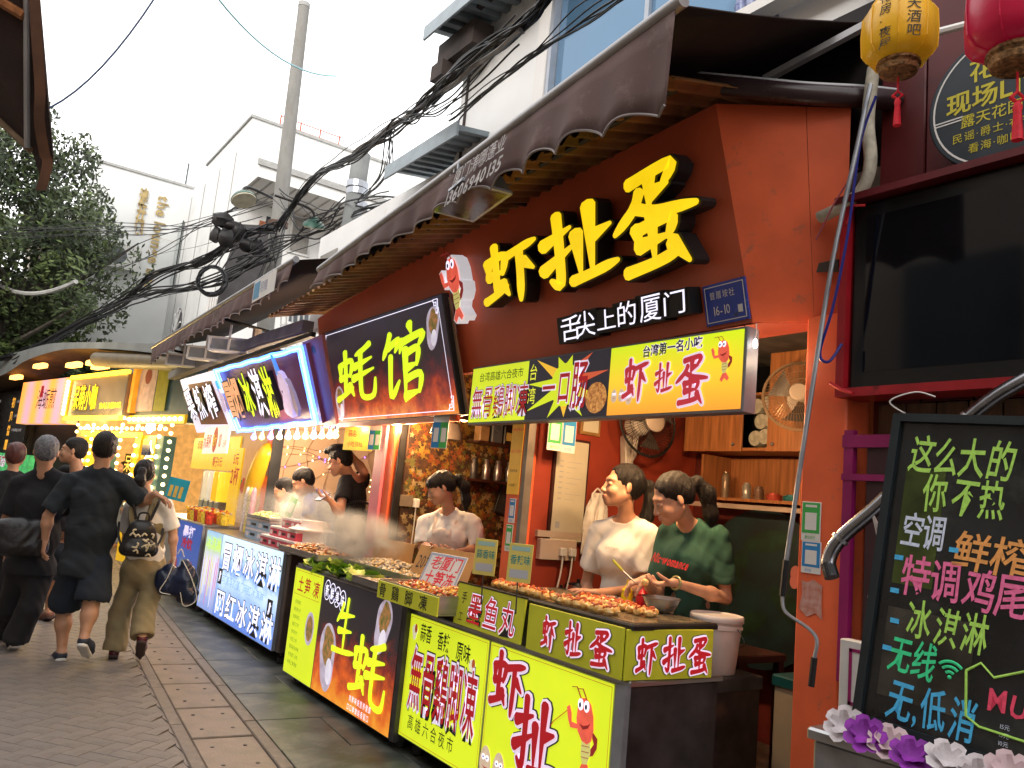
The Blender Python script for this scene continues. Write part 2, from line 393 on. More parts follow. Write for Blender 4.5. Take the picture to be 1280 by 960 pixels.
def np_obj(name,V,F,m,parent=None,smooth=True):
    me=bpy.data.meshes.new(name); me.vertices.add(len(V)); me.vertices.foreach_set('co',V.astype(np.float32).ravel())
    me.loops.add(F.size); me.loops.foreach_set('vertex_index',F.astype(np.int32).ravel())
    me.polygons.add(len(F)); me.polygons.foreach_set('loop_start',np.arange(0,F.size,F.shape[1],dtype=np.int32))
    me.update(calc_edges=True); me.validate()
    me.polygons.foreach_set('use_smooth',np.ones(len(me.polygons),dtype=bool))
    me.materials.append(m)
    o=bpy.data.objects.new(name,me); COL.objects.link(o)
    if parent: o.parent=parent
    return o
def folds(amp,fx=34,seed=0,vert=1.0):
    a,b,c=seed*1.7,seed*2.3,seed*.9
    def f(x,y,z):
        w=np.sin(z*9+a)*.9+np.sin(x*13+y*8+b)*.7
        return amp*(np.sin((x*fx+y*fx*.7)+z*7*vert+w*2.2+c)*.55+np.sin(z*fx*.9+x*16+w*2.6+b)*.45*(.5+.5*np.sin(x*7+z*5+a))+.3*np.sin(x*71-z*53+y*60+w)+.35*np.maximum(0,np.sin(z*46+x*38*np.sin(w)+b))**3)
    return f
def strands(amp):
    def f(x,y,z):
        return amp*(np.sin(x*190+np.sin(z*22)*2.4+y*60)+.6*np.sin(y*210+x*90+np.sin(z*31)*2))*.5
    return f
def head_parts(c,M,s=1,female=False,thin=1):
    H=lambda x,y,z: c+M@(V3(x,y,z)*s)
    w=.95 if female else 1.0
    P=[el(H(0,.02,.032),V3(.075*w,.094,.088)*s,.02,M=M), el(H(0,-.028,-.035),V3(.06*w,.066,.078)*s,.03,M=M)]
    for q in (1,-1):
        P+=[rc(H(q*.052*w,.005,-.052),H(q*.012,-.066,-.093),.02*s,.016*s,.03), el(H(q*.034*w,-.062,-.038),V3(.026,.024,.024)*s,.02,M=M)]
        P+=[el(H(q*.078*w,.014,-.008),V3(.009,.018,.031)*s,.008,M=M@rotm(x=-12,z=q*20))]
    P+=[el(H(0,-.072,-.094),V3(.019,.018,.016)*s,.02,M=M), el(H(0,-.07,.024),V3(.05,.02,.014)*s,.02,M=M)]
    for q in (1,-1): P+=[el(H(q*.031,-.108,.001),V3(.017,.018,.011)*s,.012,'s',M=M), el(H(q*.031,-.079,.0),V3(.0145,.0135,.0115)*s,.003,M=M)]
    P+=[rc(H(0,-.086,.004),H(0,-.108,-.036),.0065*s,.0115*s,.014)]
    for q in (1,-1): P+=[el(H(q*.0115,-.1,-.04),V3(.0085,.011,.0085)*s,.006,M=M)]
    P+=[el(H(0,-.084,-.07),V3(.027,.016,.02)*s,.012,M=M), el(H(0,-.0985,-.0655),V3(.021,.007,.0052)*s,.004,M=M), el(H(0,-.0965,-.076),V3(.017,.007,.0062)*s,.004,M=M)]
    P+=[el(H(0,-.110,-.0705),V3(.02,.012,.0014)*s,.002,'s',M=M)]
    return P,H
def hand_parts(w,d,n,side,curl=(.5,.55,.6,.6),s=1,thumb=.5,spread=.06):
    """w wrist, d towards fingers, n out of the palm, side +1 = person's left"""
    d=nrm(d);n=nrm(V3(n)-d*float(V3(n)@d)); t=np.cross(n,d)*side   # towards the thumb
    P=[]
    L=[.074,.082,.076,.06]; off=[.028,.009,-.011,-.029]
    k0=[.088,.092,.087,.078]
    for i in range(4):
        kn=w+d*k0[i]*s+t*off[i]*s
        P.append(rc(w+t*off[i]*.55*s+d*.012*s,kn,.0135*s,.0115*s,.014))
        dd=nrm(d+t*spread*(1.5-i)); p=kn; r=.0094*s
        for j,fr in enumerate((.46,.3,.24)):
            a=curl[i]*(.9,1.15,.8)[j]
            dd=nrm(dd*cos(a)+n*sin(a)); q=p+dd*L[i]*fr*s
            P.append(rc(p,q,r,r*.9,.004)); p=q; r*=.9
    a=w+d*.02*s+t*.018*s; b=a+nrm(t*.75+d*.65+n*.35*(1+thumb))*.042*s; c=b+nrm(t*.3+d*.9+n*thumb)*.034*s; e=c+nrm(t*.05+d*.9+n*thumb*1.4)*.026*s
    P+=[rc(a,b,.0155*s,.0115*s,.012),rc(b,c,.0112*s,.0098*s,.004),rc(c,e,.0098*s,.0078*s,.003)]
    return P
def base_pose(h=1.7,female=False):
    sx=(.094 if female else .108)*h; J={}
    J['h']=h;J['female']=female
    J['pelvis']=V3(0,0,.535*h);J['chest']=V3(0,0,.72*h);J['neck']=V3(0,.012,.825*h);J['head']=V3(0,-.012,.93*h);J['hm']=np.eye(3)
    for s,q in (('L',1),('R',-1)):
        J['sh'+s]=V3(q*sx,.008,.793*h);J['el'+s]=V3(q*sx*1.35,.02,.62*h);J['wr'+s]=V3(q*sx*1.4,-.03,.48*h)
        J['hip'+s]=V3(q*.055*h,0,.51*h);J['kn'+s]=V3(q*.058*h,-.01,.285*h);J['an'+s]=V3(q*.06*h,.012,.05*h);J['toe'+s]=V3(q*.07*h,-.13,.02*h)
        J['hd'+s]=V3(0,-.1,-1);J['hn'+s]=V3(-q,0,0);J['curl'+s]=(.35,.4,.45,.5);J['th'+s]=.4
    J['belly']=0
    return J
def torso_frame(J):
    z=nrm(J['neck']-J['pelvis']);x=J['shL']-J['shR'];x=nrm(x-z*float(x@z));y=np.cross(z,x);return np.stack([x,y,z],1)
def torso_parts(J,t=0,fem_extra=True,lo=False):
    f=J['h']/1.7;M=torso_frame(J);pe,ch,ne=J['pelvis'],J['chest'],J['neck'];wa=pe*.52+ch*.48; fem=J['female']; b=J['belly']
    P=[el(pe,V3(.155 if fem else .148,.112,.115)*f+t,.05,M=M),
       el(wa+M@V3(0,-.02*b,0),V3(.122 if fem else .138,.092+.03*b,.13)*f+V3(.025*b,0,0)+t,.06,M=M),
       el(ch,V3(.135 if fem else .155,.098,.15)*f+t,.06,M=M),
       rc(J['shL']*.93+J['shR']*.07,J['shR']*.93+J['shL']*.07,.042*f+t*.6,.042*f+t*.6,.05)]
    if fem and fem_extra:
        for q in (1,-1): P.append(el(ch+M@V3(q*.062*f,-.066*f,.01),V3(.056,.046,.056)*f+t,.06,M=M))
    for s in 'LR': P.append(rc(ne,J['sh'+s]*.75+ne*.25+V3(0,0,.012),.042*f+t*.4,.034*f+t*.4,.045))
    return P
def arm_parts(J,s,t=0,frac=None,k=.02):
    f=J['h']/1.7*(.9 if J['female'] else 1); sh,e,w=J['sh'+s],J['el'+s],J['wr'+s]
    if frac is not None and frac<=1: return [rc(sh,sh+(e-sh)*frac,.046*f+t*.6,.046*f+t*1.2,.035)]
    P=[rc(sh,e,.044*f+t,.037*f+t,.035)]
    m=e+(w-e)*.3
    P+=[rc(e,m,.036*f+t,.038*f+t,.012),rc(m,w,.037*f+t,.0235*f+t,.03)]
    return P
def leg_parts(J,s,t=0,fl=0,frac=None):
    f=J['h']/1.7;hp,kn,an=J['hip'+s],J['kn'+s],J['an'+s]
    P=[rc(hp,kn,.083*f+t,.053*f+t+fl*.5,.05)]
    if frac is not None and frac<=1: return [rc(hp,hp+(kn-hp)*frac,.086*f+t,.07*f+t+fl,.05)]
    m=kn+(an-kn)*.3+(V3(0,.012,0)*f)
    if fl: P.append(rc(kn,kn+(an-kn)*.93,.055*f+t+fl*.5,.045*f+t+fl,.03))
    else: P+=[rc(kn,m,.052*f+t,.054*f+t,.03),rc(m,an,.052*f+t,.031*f+t,.04)]
    return P
def person(label,loc,rz,J,skin,hair,hairm,top=None,bottom=None,shoes=None,coarse=.012,fine=.006,group=None,face=True,hands='LR',hs=1,long_arm=False,seed=1,legs=True,toph=None,hem=None,neckr=.075,sleeve=.62,topfold=.004,botfold=.003,shorts=None,flare=.012,inflate=.016,overl=None,extra=None,name='person'):
    t=thing(name,label,'person',loc,rz,group=group)
    f=J['h']/1.7
    HP,H=head_parts(J['head'],J['hm'],hs*f*1.0,J['female'])
    P=torso_parts(J,0)+[rc(J['neck']+V3(0,.0,-.02),J['head']+J['hm']@V3(0,.024,-.05)*f,.056*f*(.84 if J['female'] else 1),.05*f*(.86 if J['female'] else 1.02),.02)]+HP
    zn=[]
    if fine<coarse:
        h=J['head']; zn.append((h-.13*f,h+.14*f))
    for s,q in (('L',1),('R',-1)):
        P+=arm_parts(J,s)
        if s in hands:
            P+=hand_parts(J['wr'+s],J['hd'+s],J['hn'+s],q,J['curl'+s],.95*f*(.93 if J['female'] else 1),J['th'+s])
            if fine<coarse: c=J['wr'+s]+nrm(J['hd'+s])*.09; zn.append((c-.11,c+.11))
        if legs:
            P+=leg_parts(J,s); a=J['an'+s];to=J['toe'+s]
            P+=[rc(a+V3(0,.02,-.015)*f,a*.3+to*.7,.034*f,.03*f,.03),rc(a*.35+to*.65,to,.032*f,.022*f,.02)]
    V,F=sdf_mesh(P,coarse,fine,zn); np_obj('body',V,F,skin,t)
    M=torso_frame(J)
    if top:
        Q=torso_parts(J,inflate)
        for s in 'LR': Q+=arm_parts(J,s,inflate+.004,sleeve if not long_arm else None)
        z0=J['neck'][2]; hemz=hem if hem is not None else J['pelvis'][2]-.06
        # looser body of the shirt
        pe=J['pelvis']; Q+=[el(J['chest']*.5+pe*.5,V3(.146 if not J['female'] else .13,.1,.2)*f+inflate,.06,M=M)]
        if hem is not None and hem<J['pelvis'][2]-.05: Q.append(el(V3(pe[0],pe[1],hemz+.03),V3(.158,.12,.12)*f+inflate,.06,M=M))
        Q.append(el(J['neck']+V3(0,-.03,.06)*f+M@V3(0,-.01,0),V3(neckr,neckr*.95,.085)*V3(f,f,f),.006,'s'))
        Q.append(pl(V3(0,0,hemz),V3(0,0,-1),'s'))
        for s in 'LR':
            if not long_arm:
                sh,e=J['sh'+s],J['el'+s]; d=nrm(e-sh); c=sh+(e-sh)*sleeve
                Q.append(el(c+d*.115*1.0,V3(.11,.11,.11),.004,'s'))
        V,F=sdf_mesh([q for q in Q if q],max(coarse*.8,.007) if coarse>.008 else coarse,coarse,disp=folds(topfold,seed=seed)); np_obj('shirt',V,F,top,t)
    if bottom:
        Q=[el(J['pelvis']+V3(0,0,.0),V3(.165,.12,.12)*f+inflate*.6,.05,M=M)]
        if overl: Q+=torso_parts(J,inflate+.008)[:3]
        for s in 'LR':
            Q+=leg_parts(J,s,.012,flare,shorts)
            fr=shorts or .93
            a0,b0=(J['hip'+s],J['kn'+s]) if shorts else (J['kn'+s],J['an'+s])
            d0=nrm(b0-a0); e0=a0+(b0-a0)*fr; Q.append(el(e0+d0*.145,V3(.145,.145,.145),.006,'s'))
        topz=(overl if overl else J['pelvis'][2]+.09)
        Q.append(pl(V3(0,0,topz),V3(0,0,1),'s'))
        V,F=sdf_mesh(Q,coarse,coarse,disp=folds(botfold,26,seed+3,.4)); np_obj('trousers' if not shorts else 'shorts',V,F,bottom,t)
    if shoes and legs:
        for s in 'LR':
            a=J['an'+s];to=J['toe'+s];d=nrm(to-a); 
            Q=[rc(a+V3(0,.02,-.02)*f,a*.3+to*.7+V3(0,0,.004),.042*f,.042*f,.03),rc(a*.35+to*.65,to+d*.012,.041*f,.03*f,.02),pl(a+V3(0,0,.012)*f,V3(0,.25,1),'s')]
            V,F=sdf_mesh(Q,.008,.008); np_obj('shoe',V,F,shoes[0],t)
            up=nrm(np.cross(np.cross(d,V3(0,0,1)),d)); 
            if len(shoes)>1:
                so=-.033*f*up
                Q=[rc(a+V3(0,.02,-.02)*f+so,a*.3+to*.7+so,.037*f,.043*f,.03),rc(a*.35+to*.65+so*.9,to+d*.014+so*.7,.042*f,.034*f,.02),
                   pl(a+V3(0,.02,-.02)*f+so+up*.008,up,'s'),pl(a+V3(0,.02,-.02)*f+so-up*.016,-up,'s')]
                V,F=sdf_mesh(Q,.008,.008)
                if len(F): np_obj('sole',V,F,shoes[1],t)
    # hair
    hp,dens=hair(H,J['hm'],hs*f)
    V,F=sdf_mesh(hp,fine if fine<coarse else coarse*.7,fine if fine<coarse else coarse*.7,disp=strands(dens)); np_obj('hair',V,F,hairm,t)
    if face:
        k=hs*f
        for q in (1,-1):
            b=MB(); M4=Matrix(J['hm'].tolist())
            b.ball(H(q*.031,-.0812,-.0005),(.0128*k,.0125*k,.0052*k),FACE['white'],12,8,M=M4)
            b.ball(H(q*.031,-.0865,-.0005),(.0062*k,.008*k,.0056*k),FACE['iris'],10,8,M=M4)
            pts=[H(q*(.031+.0155*cos(a)),-.0825-.0100*sin(a),.0035*sin(a)+.0012) for a in np.linspace(.3,pi-.3,8)]
            b.tube(pts,[.0005*k]+[.0011*k]*6+[.0005*k],FACE['lash'],6)
            b.build('eye',t,smooth=True)
            b=MB(); pts=[H(q*(.014+.031*u),-.0885+.036*u*u,.0205+.006*sin(u*2.9)) for u in np.linspace(0,1,6)]
            b.tube(pts,[.0012*k,.002*k,.0022*k,.002*k,.0014*k,.0007*k],FACE['brow'],6); b.build('eyebrow',t,smooth=True)
        Q=[el(H(0,-.0992,-.0655),V3(.0205,.0073,.0054)*k,.003,M=J['hm']),el(H(0,-.0973,-.0765),V3(.0165,.0073,.0062)*k,.003,M=J['hm']),el(H(0,-.111,-.0708),V3(.02,.012,.0012)*k,.002,'s',M=J['hm'])]
        V,F=sdf_mesh(Q,.0022,.0022,pad=.008); np_obj('lips',V,F,FACE['lips'],t)
    return t,H
FACE={'white':mat('eye_white',(.62,.58,.54),rough=.2,var=0),'iris':mat('dark_iris',(.02,.012,.008),rough=.08,var=0),'lash':mat('lashes',(.012,.01,.01),rough=.6,var=0),
 'brow':mat('eyebrows',(.03,.02,.016),rough=.8,var=0),'lips':mat('lip_skin',(.42,.13,.10),rough=.4,var=.1,scale=90)}
# hair shapes in head coordinates
def hair_short(H,M,s):
    return [el(H(0,.026,.045),V3(.082,.100,.083)*s,.02,M=M),el(H(0,.05,.0),V3(.078,.07,.08)*s,.03,M=M),el(H(0,-.108,-.022),V3(.085,.09,.09)*s,.01,'s',M=M),
      el(H(.09,-.03,-.045),V3(.035,.06,.05)*s,.01,'s',M=M),el(H(-.09,-.03,-.045),V3(.035,.06,.05)*s,.01,'s',M=M),pl(H(0,0,-.068),M@V3(0,-.25,-1),'s')],.0022
def hair_quiff(H,M,s):
    P,_=hair_short(H,M,s); return P[:2]+[rc(H(0,-.02,.115),H(0,-.085,.115),.035*s,.024*s,.03),el(H(0,.0,.12),V3(.06,.07,.025)*s,.03,M=M)]+P[2:],.0024
def hair_tail(H,M,s,tail=(.18,.13,-.02,.03),fringe=False):
    a=H(0,.105,.03)
    P=[el(H(0,.024,.040),V3(.0795,.099,.084)*s,.02,M=M),el(H(0,.05,.0),V3(.078,.068,.075)*s,.03,M=M)]
    if not fringe: P+=[el(H(0,-.112,-.012),V3(.078,.092,.100)*s,.012,'s',M=M)]
    else: P+=[el(H(0,-.05,.05),V3(.07,.052,.05)*s,.02,M=M),el(H(0,-.125,-.055),V3(.08,.09,.078)*s,.008,'s',M=M)]
    P+=[el(H(.088,-.028,-.055),V3(.03,.045,.062)*s,.008,'s',M=M),el(H(-.088,-.028,-.055),V3(.03,.045,.062)*s,.008,'s',M=M),pl(H(0,.05,-.055),M@V3(0,-.5,-1),'s')]
    b=H(0,.15,.015);c=H(0,.175,-.06);d=H(0,.15,-.16);e=H(0,.12,-.24)
    P+=[rc(a,b,.022*s,.03*s,.02),rc(b,c,.032*s,.04*s,.02),rc(c,d,.04*s,.034*s,.03),rc(d,e,.034*s,.01*s,.03)]
    return P,.0026
# ---------------------------------------------------------------- shared materials
M_=lambda k:MATS[k]
RED=mat('orange_red_paint',(.80,.135,.045),rough=.42,var=.1,scale=3,bump=.08,bscale=25,dirt=((.28,.12,.07),9,.6))
REDD=mat('dark_red_paint',(.24,.034,.018),rough=.5,var=.14,scale=4,bump=.08,bscale=30,dirt=((.08,.03,.02),6,.62))
FASC=mat('red_brown_fascia',(.62,.118,.048),rough=.38,var=.08,scale=2,bump=.05,bscale=12)
MAROON=mat('maroon_boards',(.11,.012,.014),rough=.45,var=.15,scale=4)
STEEL=mat('brushed_steel',(.42,.42,.43),rough=.32,metal=.9,var=.12,scale=5,stretch=(1,1,8),bump=.03)
STEELD=mat('dull_dark_steel',(.085,.08,.085),rough=.42,metal=.6,var=.25,scale=6,bump=.05,dirt=((.2,.12,.07),5,.62))
ALU=mat('grey_aluminium',(.36,.38,.42),rough=.4,metal=.55,var=.06)
BLACK=mat('black_plastic',(.012,.012,.013),rough=.45,var=.1)
BLKM=mat('black_metal',(.02,.018,.018),rough=.5,metal=.3,var=.2,bump=.1)
WHITEP=mat('white_plastic',(.72,.70,.67),rough=.4,var=.04,scale=3)
WHITEW=mat('white_stucco',(.70,.71,.70),rough=.85,var=.05,scale=.8,bump=.1,bscale=9,dirt=((.45,.44,.42),1.1,.6))
GREYC=mat('grey_concrete',(.30,.29,.27),rough=.85,var=.15,scale=4,bump=.2,bscale=30,dirt=((.16,.15,.13),3,.55))
WOOD=mat('cabinet_wood',(.36,.135,.045),rough=.42,var=.22,scale=5,stretch=(9,9,.6),bump=.03)
PINK=mat('pink_paint',(.62,.16,.2),rough=.5,var=.07)
PAPER=mat('white_paper',(.72,.70,.66),rough=.7,var=.04)
YEL=glow('backlit_yellow',(.62,.74,.02),.82)
YELP=mat('yellow_green_board',(.50,.50,.025),rough=.5,var=.05,emit=.10)
PRED=mat('print_red',(.52,.012,.02),rough=.5,var=0,emit=.35)
PBLK=mat('print_black',(.012,.011,.012),rough=.5,var=0)
PWHT=mat('print_white',(.70,.62,.78),rough=.5,var=0,emit=.75)
EWHT=mat('lit_white',(.8,.78,.95),rough=.4,var=0,emit=1.15)
EYEL=mat('lit_yellow_face',(.90,.62,.008),rough=.3,var=.05,scale=5,emit=.95)
NIGHT=glow('backlit_black',(.022,.02,.03),.6)
# ---------------------------------------------------------------- ground
GR=mat('street_base',(.085,.066,.056),rough=.75,var=.25,scale=2.5,bump=.3,bscale=40)
b=MB(); b.quad((-150,-150,-.02),(150,-150,-.02),(150,150,-.02),(-150,150,-.02),GR); street=b.build('street_ground',kind='structure')
LA=4.87
Mg=Matrix.Rotation(math.radians(-LA),4,'Z')
def gx(x,y): return x*cos(math.radians(LA))-y*sin(math.radians(LA)), x*sin(math.radians(LA))+y*cos(math.radians(LA))
SLATE=mat('wet_slate_slab',(.075,.085,.075),rough=.48,var=.35,scale=3.5,bump=.35,bscale=18,dirt=((.17,.15,.12),4,.5))
GRAN=mat('granite_slab',(.185,.143,.112),rough=.55,var=.22,scale=5,bump=.3,bscale=90,dirt=((.13,.10,.09),3.5,.5))
KERB=mat('kerb_granite',(.165,.135,.115),rough=.6,var=.2,scale=14,bump=.4,bscale=120,dirt=((.1,.08,.07),6,.52))
BRICK=mat('brown_paver',(.168,.145,.130),rough=.6,var=.14,scale=1.0,bump=.25,bscale=70,dirt=((.075,.06,.052),5,.48))
BRICK2=mat('grey_paver',(.155,.136,.124),rough=.6,var=.14,scale=1.0,bump=.25,bscale=70,dirt=((.07,.058,.05),5,.48))
pav=MB(); pav.box(-1.5,4.2,1,40,-.012,-.0085,GR,M=Mg); pav=pav.build('pavement',kind='structure')
def piece(x0,x1,y0,y1,m,name,h=.0,c=.006,tilt=.004,par=pav):
    b=MB(); cx,cy=(x0+x1)/2,(y0+y1)/2
    ax,ay=rnd.uniform(-tilt,tilt),rnd.uniform(-tilt,tilt)
    T=Matrix.Rotation(ax,4,'X')@Matrix.Rotation(ay,4,'Y')
    b.cbox(x0-cx,x1-cx,y0-cy,y1-cy,-.02,h,m,c,M=T)
    o=b.build(name,par); p=Mg@Vector((cx,cy,rnd.uniform(-.0015,.0015))); o.location=p; o.rotation_euler=(0,0,-math.radians(LA)); return o
y=1.8-.0
while y<24:                      # granite strip with finger holes, between two kerb lines
    jt=.006 if not (5<y<6.4) else .016
    if y<15:
        o=piece(1.005,1.355,y+jt,y+.645-jt*.3,GRAN,'slab',tilt=.006)
        for hx,hy in ((1.09,.17),(1.27,.17),(1.09,.48),(1.27,.48)):
            h=MB(); h.lathe([(.011,-.002),(.012,.0015)],BLKM,n=8); q=h.build('lifting_hole',o); q.location=(hx-1.18,hy-.3225,.0018)
    y+=.645
y=1.7
while y<15:
    for x0 in (.925,1.36): piece(x0,x0+.075,y+.003,y+.9,KERB,'kerb_stone',h=.004)
    y+=.905
row=0; y=1.6
while y<14:                      # dark slate slabs beside and under the carts
    x=1.44; hh=rnd.choice((.55,.6,.66)); off=(row%2)*.22
    xs=[1.44]; x=1.44+ (.42 if row%2 else .66)
    while x<4.0: xs.append(x); x+=rnd.uniform(.55,.72)
    xs.append(4.0)
    for a,c in zip(xs,xs[1:]): piece(a+.003,c-.002,y+.003,y+hh-.002,SLATE,'slate_slab',tilt=.004,c=.003)
    y+=hh; row+=1
# brown paver bricks laid in herringbone: the ones in front of the camera one by one
cand=[]; a_=.1; r2_=math.sqrt(.5)
def rot45(u,v): return ((u-v)*r2_*a_-.3,(u+v)*r2_*a_+4.0)
for n_ in range(-90,90):
    for m_ in range(-45,45):
        ox,oy=n_+2*m_,-n_+2*m_
        for (u0,v0,lu,lv) in ((0,0,2,1),(2,0,1,2)):
            cx_,cy_=rot45(ox+u0+lu/2,oy+v0+lv/2)
            if -1.45<cx_<1.02 and 1.4<cy_<9.6: cand.append((cx_,cy_,lu*a_,lv*a_))
far=MB(); nb=0; keep=[]
for (cx,cy,lx,ly) in cand:
    w=Mg@Vector((cx,cy,0)); d=w-CAM; f=d.dot(_F)
    if f<.5: vis=9e9
    else:
        px=640+FPX*d.dot(_R)/f; py=480-FPX*d.dot(_U)/f; vis=(f if -25<px<1300 and -20<py<985 else 1e3+f)
    keep.append((vis,cx,cy,lx,ly))
keep.sort(); M45=Matrix.Rotation(math.radians(45),4,'Z')
for k,(vis,cx,cy,lx,ly) in enumerate(keep):
    mm=BRICK if rnd.random()<.6 else BRICK2; g_=.0012
    T=Matrix.Rotation(rnd.uniform(-.003,.003),4,'X')@Matrix.Rotation(rnd.uniform(-.003,.003),4,'Y')@M45
    if k<295:
        b=MB(); b.cbox(-lx/2+g_,lx/2-g_,-ly/2+g_,ly/2-g_,-.02,0,mm,.002,M=T); b.v=[(min(v[0],.923-cx),v[1],v[2]) for v in b.v]; o=b.build('brick',pav); o.location=Mg@Vector((cx,cy,rnd.uniform(-.0008,.0008))); o.rotation_euler=(0,0,-math.radians(LA))
    else: far.cbox(-lx/2+g_,lx/2-g_,-ly/2+g_,ly/2-g_,-.02,0,mm,.002,M=Matrix.Translation((cx,cy,rnd.uniform(-.0008,.0008)))@T)
far.v=[tuple(Mg@Vector((min(v[0],.923),v[1],v[2]))) for v in far.v]; far.build('bricks_beyond',pav,kind='stuff')
b=MB(); b.box(-1.5,.925,9.4,40,-.02,-.003,mat('far_paving',(.16,.138,.125),rough=.6,var=.3,scale=9,bump=.3,bscale=30),M=Mg); b.box(1.0,4.2,15,40,-.02,-.004,M_('far_paving'),M=Mg); b.build('far_paving',kind='structure')
# ---------------------------------------------------------------- row of stalls: floor, posts, dividing walls
b=MB(); b.box(2.98,4.75,1.86,9.0,-.01,.13,mat('stall_floor_tile',(.13,.09,.07),rough=.5,var=.3,bump=.1)); b.box(2.98,4.75,9.0,12.6,-.01,.128,M_('stall_floor_tile')); b.build('stall_floor',kind='structure')
def post(label,x0,x1,y0,y1,z0,z1,m,name='post'):
    r=thing(name,label,'post',((x0+x1)/2,(y0+y1)/2,z0)); q=MB(); q.cbox(-(x1-x0)/2,(x1-x0)/2,-(y1-y0)/2,(y1-y0)/2,0,z1-z0,m,.006); q.build('shaft',r); return r
rp=post('broad orange square post at the open end of the shrimp stall',2.95,3.12,1.86,2.06,0,2.42,RED)
q=MB(); q.box(-.1,-.089,-.01,.065,.44,.53,WOOD); q.build('wooden_block',rp)
mp_=post('narrow orange post between the two nearest stalls',2.95,3.06,4.06,4.2,0,2.2,RED)
q=MB(); q.box(-.055,.0,-.113,-.073,0,2.2,mat('aluminium_channel',(.3,.26,.22),rough=.4,metal=.6)); q.build('metal_channel',mp_)
p2=post('tall pink panel post left of the young woman packing food',2.93,3.05,5.96,6.13,0,2.14,PINK)
p3=post('thin orange post beside the pink post',2.955,3.06,5.84,5.955,0,2.14,RED)
p4=post('slim black door pole beside the orange and pink posts',2.97,3.03,5.77,5.8,0,2.14,BLKM)
p5=post('orange post at the far side of the fairy light stall',2.95,3.06,8.76,8.95,0,2.1,RED)
q=MB(); q.box(-.06,.06,-.115,-.1,0,2.1,BLACK); q.box(-.062,-.058,-.09,-.02,1.55,1.72,mat('blue_enamel',(.012,.025,.13),rough=.25,var=.05)); q.build('dark_edging',p5)
def wall(name,label,x0,x1,y0,y1,z0,z1,m):
    q=MB(); q.box(x0,x1,y0,y1,z0,z1,m); return q.build(name,label=label,cat='wall')
RW=mat('red_stall_wall',(.34,.045,.02),rough=.6,var=.15,scale=3,bump=.06,bscale=20,dirt=((.12,.03,.02),4,.6))
w1=wall('divider_wall','orange red side wall inside the nearest stall carrying the fan and certificates',3.07,4.62,4.14,4.2,.13,2.9,RW)
w2=wall('back_wall','dark red back wall of the nearest stall behind the wooden cabinets',4.62,4.7,1.7,4.2,.13,2.9,mat('maroon_wall',(.14,.018,.012),rough=.6,var=.2))
wall('back_wall','plain back wall of the stall where the young woman packs food',4.62,4.7,4.2,9.0,.13,2.9,REDD)
# autumn leaf wall
LEAF=mat('autumn_leaf_backing',(.10,.045,.02),rough=.7,col2=(.02,.012,.01),scale=7)
w3=wall('leaf_wall','wall papered with brown and gold autumn leaves behind the young woman',3.07,4.62,5.82,5.88,.13,2.9,LEAF)
cols=[mat('leaf_gold',(.33,.19,.03),rough=.6,var=.2,scale=20),mat('leaf_rust',(.26,.07,.02),rough=.6,var=.2,scale=20),mat('leaf_brown',(.12,.05,.02),rough=.7,var=.2,scale=20),mat('leaf_cream',(.34,.25,.12),rough=.6,var=.2,scale=20),mat('leaf_olive',(.12,.11,.03),rough=.6,var=.2)]
q=MB()
for i in range(2600):
    x=rnd.uniform(3.08,4.55);z=rnd.uniform(.6,2.6); s=rnd.uniform(.018,.042); a=rnd.uniform(0,6.3); y=5.818-rnd.uniform(0,.006)
    m=rnd.choice(cols if z<1.9+.4*sin(x*7) else cols[1:3]+[cols[0]])
    pts=[]
    for k in range(5):
        for rr,da in ((s,0),(s*.45,.63)): t=a+k*1.2566+da; pts.append((x+rr*cos(t),y,z+rr*sin(t)))
    q.add(pts,[tuple(range(10))],m)
q.build('leaves',w3,kind='stuff')
TAN=mat('tan_plaster',(.50,.33,.20),rough=.8,var=.08,scale=2,bump=.1)
w4=wall('light_wall','tan wall hung with strings of tiny coloured fairy lights',3.07,4.62,8.82,8.88,.13,2.9,TAN)
# ceilings
q=MB(); q.box(2.96,4.72,1.93,6.0,2.62,2.66,mat('soot_ceiling',(.06,.05,.045),rough=.8,var=.3)); q.box(2.96,4.72,6.0,12.6,2.45,2.49,M_('soot_ceiling')); q.build('stall_ceiling',label='dark sooty ceiling over the row of snack stalls',cat='ceiling')
# string of fairy lights
fl=thing('fairy_lights','strings of tiny coloured fairy lights on brown cable across the tan wall','fairy lights',(3.07,8.81,0)); wire=MB()
fc=[mat('fl_'+n,c,var=0,emit=e) for n,c,e in (('warm',(1,.7,.3),9),('white',(1,.9,.8),9),('violet',(.3,.1,1),9),('green',(.2,.9,.3),6),('orange',(1,.4,.1),8))]
for k in range(9):
    z0=1.15+k*.12+rnd.uniform(-.04,.04); pts=[Vector((i*.15,-.012,z0+.07*sin(i*.9+k)+.12*cos(k*1.3+i*.5))) for i in range(11)]
    P=catmull(pts,4); wire.tube(P,.003,mat('brown_cable',(.2,.1,.05)),5)
    for i in range(2,len(P)-1,rnd.choice((4,5))):
        g=MB(); g.ball(P[i]+Vector((0,-.006,-.004)),.0075,rnd.choice(fc),6,4); g.build('bulb',fl,smooth=True)
for k in range(6):
    x=.1+k*.25; pts=[Vector((x+rnd.uniform(-.06,.06),-.016,1+i*.22)) for i in range(6)]; wire.tube(catmull(pts,3),.003,M_('brown_cable'),5)
wire.build('cable',fl)
